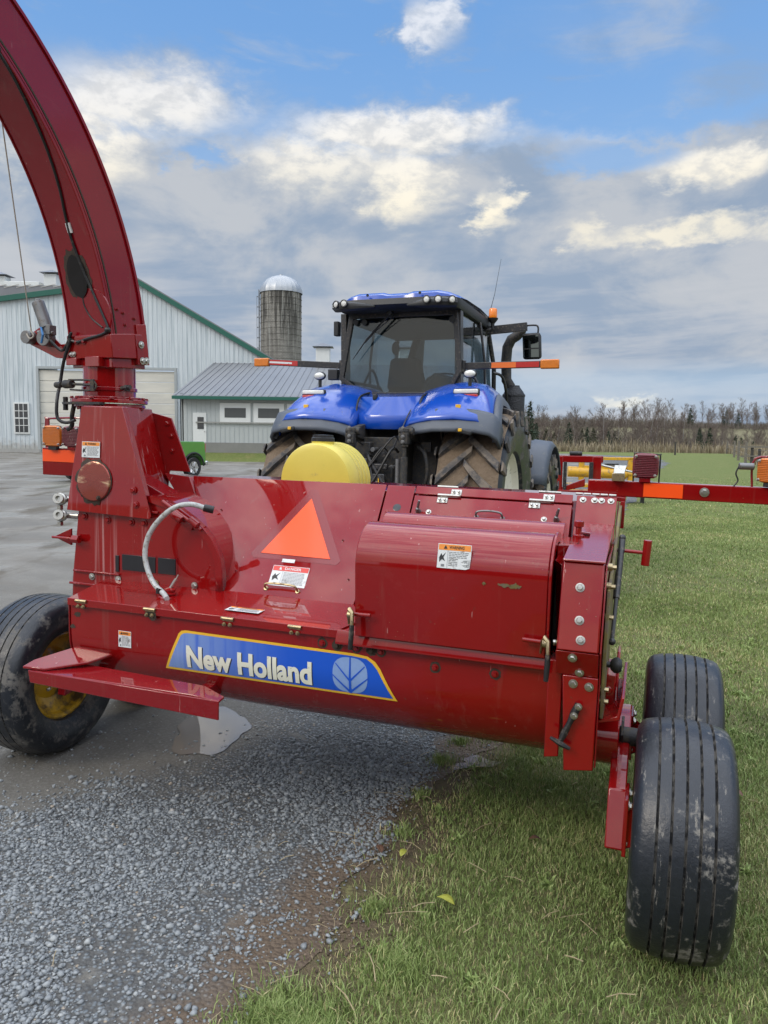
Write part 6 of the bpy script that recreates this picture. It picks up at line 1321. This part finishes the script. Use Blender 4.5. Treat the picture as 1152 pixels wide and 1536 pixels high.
# ------------------------------------------------------------------ fence, post, dry grass
fn = thing('wooden_fence', (24, 52, -.2), 'grey wooden post and wire fence along the right side of the meadow', 'fence')
FP = [(22.45, 47, 1.25, 1), (23.2, 47.6, 1.1, 1), (24.4, 52, 1.5, 0), (27.6, 60, 1.55, 0), (31.8, 70, 1.5, 0), (37.8, 85, 1.45, 0), (21.8, 42.5, 1.2, 0), (24.9, 47, 1.2, 1), (27.0, 46.5, 1.2, 0), (29.5, 46, 1.2, 0)]
for x, y, h, d in FP:
    z = float(zt(x, y)); b = MB(); b.tube([(x - 24, y - 52, z + .2 - .3), (x - 24 + random.uniform(-.03, .03), y - 52, z + .2 + h)], [.10, .085], 9); B('post', WOODD if d else WOOD, b, fn)
b = MB()
for h in (.35, .7, 1.05):
    P = [(x - 24, y - 52, float(zt(x, y)) + .2 + h) for x, y, _, _ in (FP[6], FP[0], FP[2], FP[3], FP[4], FP[5])]; b.tube(P, .008, 4)
B('wire', STEEL, b, fn); b = MB(); b.box((.0, -5.1, 1.42), (4.6, .07, .10)); b.box((.0, -5.1, .85), (4.6, .05, .08)); B('gate_rail', WOOD, b, fn)
b = MB(); b.tube([(0, 0, -.3), (.02, 0, 1.3)], .09, 8); o = b.build('fence_post', WOODD); o.location = (28.3, 75, float(zt(28.3, 75))); tag(o, 'lone dark wooden post at the far edge of the meadow', 'post')
n = 16000; x = RNG.uniform(10, 62, n); y = RNG.uniform(84, 92, n) + (x - 20) * .02
x2 = RNG.uniform(0, 1, 7000); y2 = 42 + x2 * 46; xx2 = np.interp(y2, [42, 47, 52, 60, 70, 88], [22.4, 23.2, 25, 28.4, 32.6, 39.5]) + RNG.uniform(0, 3.5, 7000); x = np.concatenate([x, xx2]); y = np.concatenate([y, y2]); n = len(x)
P = np.stack([x, y, zt(x, y)], 1); H = RNG.gamma(6, .14, n).clip(.2, 1.8) * (1 + .5 * wob(x, y, .5)); H[16000:] *= .7
V, F, ti = blades(P, H, np.full(n, .07), RNG.uniform(0, 1, n), .35)
t = NT('tall dry grass'); at = t.n('ShaderNodeAttribute', attribute_name='tint'); t.set(col=t.ramp(at.outputs['Fac'], [(0, (.13, .10, .06)), (.5, (.26, .21, .13)), (1, (.38, .33, .23))]), rough=.8)
o = mesh_np('tall_dry_grass', V, F, t.m, ti); tag(o, 'strip of tall pale dry grass at the far edge of the meadow and along the fence', 'dry grass', kind='stuff')

# ------------------------------------------------------------------ trees
BARK = simple('grey brown bark', (.150, .122, .098), .9, 0, 0, .3, 2); BARK2 = simple('reddish twig bark', (.135, .100, .083), .9, 0, 0, .3, 2); BIRCH = simple('pale trunk bark', (.26, .25, .23), .9, 0, 0, .2, 3)
def tubes_np(segs, sides=3):
    A = np.array([s[0] for s in segs]); Bq = np.array([s[1] for s in segs]); ra = np.array([s[2] for s in segs]); rb = np.array([s[3] for s in segs])
    d = Bq - A; d /= np.linalg.norm(d, axis=1)[:, None] + 1e-9; h = np.where(np.abs(d[:, 2:3]) < .9, np.array([[0, 0, 1.]]), np.array([[1., 0, 0]])); n1 = np.cross(d, h); n1 /= np.linalg.norm(n1, axis=1)[:, None]; n2 = np.cross(d, n1)
    V = []
    for P, r in ((A, ra), (Bq, rb)):
        for k in range(sides): a = 2 * PI * k / sides; V.append(P + (n1 * math.cos(a) + n2 * math.sin(a)) * r[:, None])
    V = np.stack(V, 1).reshape(-1, 3); o = (np.arange(len(segs)) * 2 * sides)[:, None]
    F = np.concatenate([o + np.array([[k, (k + 1) % sides, sides + (k + 1) % sides, sides + k]]) for k in range(sides)]); return V, F
def bare_tree(seed, h, lean=.06, spread=.55):
    rnd = random.Random(seed); tr = []; cr = []; p = Vector((0, 0, -.4)); d = Vector((rnd.uniform(-lean, lean), rnd.uniform(-lean, lean), 1)).normalized(); r = h * .014; n = 9; seg = h / n
    def br(p, d, L, r, dep):
        n = 3
        for i in range(n):
            q = p + d * (L / n); cr.append((tuple(p), tuple(q), r, max(.012, r * .8))); p = q; r = max(.012, r * .8)
            d = (d + Vector((rnd.gauss(0, .16), rnd.gauss(0, .16), rnd.gauss(.10, .10)))).normalized()
            if dep > 0:
                for _ in range(2 if dep > 1 else 3):
                    if rnd.random() < .85:
                        e = Vector((rnd.gauss(0, 1), rnd.gauss(0, 1), rnd.gauss(.35, .5))).normalized(); br(p, (d * .8 + e * .75).normalized(), L * rnd.uniform(.45, .65), r * .6, dep - 1)
    for i in range(n):
        q = p + d * seg; r2 = r * .86; tr.append((tuple(p), tuple(q), r, r2)); p = q; r = r2; d = (d + Vector((rnd.gauss(0, .05), rnd.gauss(0, .05), .1))).normalized()
        if i >= 2:
            for _ in range(2):
                a = rnd.uniform(0, 2 * PI); up = rnd.uniform(.5, 1.1); br(p, Vector((math.cos(a) * spread, math.sin(a) * spread, up)).normalized(), h * rnd.uniform(.16, .26) * (1.25 - i / n * .7), r * .5, 2)
    return tr, cr
def conifer(seed, h, w):
    rnd = np.random.default_rng(seed); tr = [((0, 0, -.4), (0, 0, h), h * .014, .01)]; V = []; n = int(150 + h * 22)
    for i in range(n):
        t_ = rnd.random() ** 1.25; z = h * (.06 + .93 * t_); R0 = w * (1 - t_) ** .85 * rnd.uniform(.55, 1.1); a = rnd.uniform(0, 2 * PI); c, s = math.cos(a), math.sin(a)
        for k in range(5):
            q = rnd.uniform(.15, 1); r = R0 * q; zz = z - r * .28 + rnd.normal(0, .05); L = (.16 + .10 * R0); aa = a + rnd.normal(0, .25); o = rnd.normal(0, .08, 3)
            p0 = np.array([r * math.cos(aa), r * math.sin(aa), zz]); e = np.array([math.cos(aa + rnd.normal(0, .6)), math.sin(aa + rnd.normal(0, .6)), -.25 + rnd.normal(0, .2)]) * L; f = np.cross(e, rnd.normal(0, 1, 3)); f = f / (np.linalg.norm(f) + 1e-6) * L * .35
            V += [p0 - f, p0 + e * 1.3, p0 + f]
    V = np.array(V); return tr, V, np.arange(len(V)).reshape(-1, 3)
t = NT('dark conifer needles'); v = t.co('Object'); t.set(col=t.mix(t.noise(v, 3, 4), (.012, .026, .014), (.040, .065, .030)), rough=.8); NEED = t.m
t = NT('brownish conifer needles'); v = t.co('Object'); t.set(col=t.mix(t.noise(v, 3, 4), (.035, .042, .020), (.085, .082, .042)), rough=.8); NEEDB = t.m
def proto_bare(seed, h, mat, matt):
    tr, cr = bare_tree(seed, h); V, F = tubes_np(tr, 6); a = mesh_np('trunk', V, F, matt); V, F = tubes_np(cr, 3); c = mesh_np('crown', V, F, mat); return a.data, c.data, (a, c)
def proto_con(seed, h, w, mat):
    tr, V, F = conifer(seed, h, w); V1, F1 = tubes_np(tr, 6); a = mesh_np('trunk', V1, F1, BARK); c = mesh_np('crown', V, F, mat); return a.data, c.data, (a, c)
PB = [proto_bare(30 + i, 8 + (i % 3), (BARK, BARK2, BARK)[i % 3], (BIRCH if i in (1, 4) else BARK)) for i in range(6)]; PC = [proto_con(60 + i, 7, 1.5 + .25 * i, NEED if i < 3 else NEEDB) for i in range(5)]
for q in PB + PC:
    for o in q[2]: bpy.data.objects.remove(o)
def plant(P, x, y, s, label, cat, group, name, sz=1):
    r = bpy.data.objects.new(name, None); COL.objects.link(r); r.location = (x, y, float(zt(x, y))); r.rotation_euler = (0, 0, random.uniform(0, 6.28)); r.scale = (s, s, s * sz); tag(r, label, cat, group)
    for nm, me in (('trunk', P[0]), ('crown', P[1])): o = bpy.data.objects.new(nm, me); COL.objects.link(o); o.parent = r
rt = random.Random(21)
for k in range(140):                          # wood along the far edge of the yard
    y = rt.uniform(97, 138); u = rt.uniform(.155, .41); x = u * y; plant(rt.choice(PB), x, y, rt.uniform(.52, .80) * (1 + (y - 97) / 170), 'bare leafless tree in the wood beyond the yard', 'tree', 'bare trees in the wood beyond the yard', 'bare_tree')
for k in range(22):
    y = rt.uniform(95, 128); u = rt.uniform(.17, .33); x = u * y; plant(PC[3 + rt.randrange(2)], x, y, rt.uniform(.5, .78), 'brownish green spruce among the bare trees beyond the yard', 'tree', 'brownish spruces in the wood beyond the yard', 'spruce_tree')
for u, y, s, l in ((.187, 94, .92, 'dark green spruce just right of the tractor canister'), (.196, 96, .6, None), (.238, 94, .62, None), (.262, 95, .58, None), (.29, 96, .55, None), (.305, 98, .5, None), (.179, 99, .8, None)):
    plant(PC[rt.randrange(3)], u * y, y, s, l or 'dark green spruce in front of the wood beyond the yard', 'tree', None if l else 'dark spruces in front of the wood', 'spruce_tree')
for k in range(85):                           # valley trees below the hill
    y = rt.uniform(112, 190); u = rt.uniform(.37, .56); plant(rt.choice(PB), u * y, y, rt.uniform(.6, .9), 'bare tree in the hollow below the pale hill field', 'tree', 'bare trees in the hollow', 'bare_tree')
for u, y, s in ((.455, 100, .62), (.462, 104, .7), (.47, 108, .68), (.478, 103, .6), (.50, 106, .66), (.507, 110, .7), (.44, 120, .6)):
    plant(PC[rt.randrange(3)], u * y, y, s, 'dark spruce in the hollow behind the fence', 'tree', 'dark spruces in the hollow', 'spruce_tree')
plant(PC[0], .408 * 88, 88, .55, 'bushy dark spruce alone at the edge of the meadow', 'tree', None, 'spruce_tree', .8); plant(PC[1], .421 * 93, 93, .55, 'slim dark spruce right of the bushy one at the meadow edge', 'tree', None, 'spruce_tree')
plant(PC[2], .405 * 205, 205, .75, 'small lone spruce on the pale hill field', 'tree', None, 'spruce_tree')
for k in range(84):
    y = rt.uniform(249, 285); u = rt.uniform(.30, .58); plant(rt.choice(PB), u * y, y, rt.uniform(.6, .95), 'bare tree on the skyline of the hill', 'tree', 'bare trees on the hill skyline', 'bare_tree')
for k in range(7):
    y = rt.uniform(248, 262); u = rt.uniform(.36, .54); plant(PC[rt.randrange(3)], u * y, y, rt.uniform(.7, 1.05), 'spruce on the skyline of the hill', 'tree', 'spruces on the hill skyline', 'spruce_tree')
# thicket between the trunks
n = 46000; u = RNG.uniform(.15, .60, n); y = np.where(RNG.random(n) < .6, RNG.uniform(95, 150, n), RNG.uniform(150, 204, n)); y = np.where((u < .42) & (RNG.random(n) < .8), RNG.uniform(96, 135, n), y); k3 = RNG.random(n) < .30; y = np.where(k3, RNG.uniform(247, 290, n), y); x = u * y
H = RNG.uniform(1.0, 3.8, n) * np.where(u < .40, 1.15, .8)
V, F, ti = blades(np.stack([x, y, zt(x, y) - .1], 1), H, RNG.uniform(.04, .16, n), RNG.uniform(0, 1, n), .5)
t = NT('brushwood'); at = t.n('ShaderNodeAttribute', attribute_name='tint'); t.set(col=t.ramp(at.outputs['Fac'], [(0, (.085, .070, .055)), (.6, (.135, .112, .090)), (.9, (.19, .165, .135)), (1, (.08, .095, .045))]), rough=.9)
o = mesh_np('thicket', V, F, t.m, ti); tag(o, 'grey brown leafless brushwood filling the wood under the trees', 'brushwood', kind='stuff')

# ------------------------------------------------------------------ sky, sun
SUN_EL, SUN_AZ = 36.0, 240.0                  # low sun behind the camera, left
w = bpy.data.worlds.new('World'); SC.world = w; w.use_nodes = True; nt = w.node_tree; nt.nodes.clear()
class WN(NT):
    def __init__(s, tree): s.t = tree; s._tc = None
wn = WN(nt)
out = wn.n('ShaderNodeOutputWorld'); bg = wn.n('ShaderNodeBackground'); wn.l(bg.outputs[0], out.inputs[0]); bg.inputs[1].default_value = .1
sky = wn.n('ShaderNodeTexSky', sky_type='NISHITA'); sky.sun_disc = False; sky.sun_elevation = R(SUN_EL); sky.sun_rotation = R(SUN_AZ); sky.air_density = 1.4; sky.dust_density = .6; sky.ozone_density = 3
tc = wn.n('ShaderNodeTexCoord'); d = tc.outputs['Generated']; xyz = wn.sep(d)
az = wn.math('MULTIPLY', wn.math('ARCTAN2', xyz[0], xyz[1]), 57.2958); el = wn.math('MULTIPLY', wn.math('ARCSINE', xyz[2]), 57.2958)
def vec(x, y, z=0.):
    c = wn.n('ShaderNodeCombineXYZ'); wn.put(c.inputs[0], x); wn.put(c.inputs[1], y); wn.put(c.inputs[2], z); return c.outputs[0]
def wnoise(v, scale, det=6, rough=.6, dist=0.): return wn.noise(v, scale, det, rough, dist)
# domain for cloud noise: angles, stretched sideways
cv = vec(wn.math('MULTIPLY', az, .55), el)
big = wnoise(cv, .16, 7, .58, .3); fine = wnoise(cv, .60, 7, .62, .2); wisp = wnoise(vec(wn.math('MULTIPLY', az, .25), wn.math('ADD', el, wn.math('MULTIPLY', az, .06))), .55, 6, .6, .5)
dx = wn.math('MULTIPLY', wn.math('SUBTRACT', fine, .5), 7.0); dy = wn.math('MULTIPLY', wn.math('SUBTRACT', big, .5), 7.0)
azd = wn.math('ADD', az, dx); eld = wn.math('ADD', wn.math('ADD', el, wn.math('MULTIPLY', dy, .45)), wn.math('MULTIPLY', wn.math('SUBTRACT', fine, .5), 3.2))
def blob(a, e, ra, re, soft=1.0):
    x = wn.math('DIVIDE', wn.math('SUBTRACT', azd, a), ra); y = wn.math('DIVIDE', wn.math('SUBTRACT', eld, e), re)
    r = wn.math('SQRT', wn.math('ADD', wn.math('MULTIPLY', x, x), wn.math('MULTIPLY', y, y))); return wn.map(r, 1.25, .35 * soft, 0, 1)
def mx(*a):
    r = a[0]
    for q in a[1:]: r = wn.math('MAXIMUM', r, q)
    return r
# grey cloud deck below about 20 degrees
deck = wn.map(eld, 21.0, 18.6); hi = mx(blob(-16.8, 21.6, 8.5, 2.8), blob(-22, 19, 5, 4.5), blob(.8, 20.4, 10.5, 2.0), blob(-7, 18.5, 6, 2.2))
gap = mx(blob(-13.0, 18.5, 2.6, .9), blob(15.5, 18.6, 5.0, 1.1), blob(21, 20.6, 8, 1.3))
lowgap = wn.math('MULTIPLY', wn.map(el, 1.0, 2.6), wn.map(el, 5.8, 3.6))
cover = wn.math('MULTIPLY', mx(deck, hi), wn.math('SUBTRACT', 1, wn.math('MULTIPLY', gap, .85)))
cover = mx(cover, wn.math('MULTIPLY', blob(2.9, 26.7, 2.8, 2.1), .8), wn.math('MULTIPLY', blob(8.2, 24.0, 6, 1.2), wn.map(wisp, .50, .75, 0, .55)), wn.math('MULTIPLY', wn.math('ADD', blob(17, 26.0, 9, 2.5), blob(24, 22.5, 5, 2.0)), wn.map(wisp, .35, .7, .1, .55)), wn.math('MULTIPLY', wn.map(wisp, .52, .75, 0, .35), wn.map(el, 19, 24)))
cover = wn.math('MULTIPLY', cover, wn.math('SUBTRACT', 1, wn.math('MULTIPLY', lowgap, .45)))
# bright sunlit parts
lit = mx(wn.math('MULTIPLY', blob(-17, 21.4, 9.0, 2.3), .9), blob(-21.5, 18.6, 4.6, 3.8), blob(.8, 20.7, 11.5, 1.5), blob(1.2, 17.6, 3.4, 3.2), wn.math('MULTIPLY', blob(-5, 19.0, 5.5, 2.6), .9), wn.math('MULTIPLY', blob(14, 20.6, 5, 1.0), .6), blob(7.6, 15.7, 1.8, 1.6), blob(22.5, 17.6, 5.0, 1.2), wn.math('MULTIPLY', blob(20.5, 13.6, 7.0, .9), .8), wn.math('MULTIPLY', blob(14, 14.0, 2.2, 1.1), .7), blob(2.9, 26.7, 2.4, 1.7), blob(16.8, 2.6, 2.2, .5))
lit = wn.math('MULTIPLY', lit, wn.map(wnoise(cv, .85, 7, .62, .2), .34, .60, .48, 1))
stripe = wn.math('MULTIPLY', wn.map(wnoise(vec(wn.math('MULTIPLY', az, .12), wn.math('SUBTRACT', el, wn.math('MULTIPLY', az, .05))), .75, 5, .55, .2), .42, .62), wn.map(el, 15, 8))
grey = wn.mix(wn.map(big, .40, .60), (2.9, 3.7, 4.9), (4.9, 5.2, 5.65)); grey = wn.mix(wn.math('MULTIPLY', stripe, .5), grey, (5.4, 5.6, 6.0))
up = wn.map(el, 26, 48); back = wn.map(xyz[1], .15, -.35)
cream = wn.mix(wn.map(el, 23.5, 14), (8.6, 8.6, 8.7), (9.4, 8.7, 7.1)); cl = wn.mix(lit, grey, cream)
# unseen sky shaped for light: cloud brightened overhead, dimmed low behind the camera
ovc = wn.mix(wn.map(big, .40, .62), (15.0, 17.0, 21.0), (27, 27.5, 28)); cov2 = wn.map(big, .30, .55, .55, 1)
back_dim = wn.math('MULTIPLY', back, wn.map(el, 46, 14)); ovc = wn.mix(back_dim, ovc, wn.mix(wn.map(big, .4, .6), (6.0, 6.6, 7.6), (9.0, 8.6, 8.0)))
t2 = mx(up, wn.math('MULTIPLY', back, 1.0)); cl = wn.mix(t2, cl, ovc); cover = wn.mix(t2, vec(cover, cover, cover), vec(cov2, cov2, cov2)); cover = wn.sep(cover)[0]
sc_ = wn.mix(1.0, sky.outputs[0], (1.0, 1.0, 1.0), 'MULTIPLY'); clear = wn.mix(wn.map(el, 30, 4, 0, 1), (1.7, 3.9, 8.0), (3.8, 5.8, 8.6)); base = wn.mix(.75, sc_, clear)
hz = wn.math('MULTIPLY', wn.map(el, 5.2, 1.2), .8); base = wn.mix(hz, base, (5.2, 6.2, 7.4))
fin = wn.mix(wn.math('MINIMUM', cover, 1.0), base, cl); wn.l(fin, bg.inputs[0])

sd_ = bpy.data.lights.new('sun', 'SUN'); sd_.energy = 1.0; sd_.angle = R(15); sd_.color = (1.0, .88, .72); so = bpy.data.objects.new('sun', sd_); COL.objects.link(so)
a = R(SUN_AZ); dirv = Vector((math.sin(a) * math.cos(R(SUN_EL)), math.cos(a) * math.cos(R(SUN_EL)), math.sin(R(SUN_EL)))); so.rotation_euler = dirv.to_track_quat('Z', 'Y').to_euler(); so.location = (0, 0, 30)
hzm = bpy.data.materials.new('air'); hzm.use_nodes = True; hzm.node_tree.nodes.clear(); o_ = hzm.node_tree.nodes.new('ShaderNodeOutputMaterial'); pv = hzm.node_tree.nodes.new('ShaderNodeVolumePrincipled'); pv.inputs['Density'].default_value = .0005; pv.inputs['Color'].default_value = (.75, .83, .95, 1); hzm.node_tree.links.new(pv.outputs[0], o_.inputs['Volume'])
USE_HAZE = False
if USE_HAZE:
    b = MB(); b.box((0, 300, 30), (1900, 1400, 90)); o = b.build('haze', hzm, smooth=0); tag(o, kind='stuff')
SC.view_settings.view_transform = 'Standard'; SC.view_settings.look = 'None'; SC.view_settings.exposure = .12; SC.view_settings.gamma = 1
SC.render.engine = 'CYCLES'; SC.cycles.use_denoising = True; SC.cycles.max_bounces = 8; SC.cycles.transparent_max_bounces = 12
bpy.context.view_layer.update()
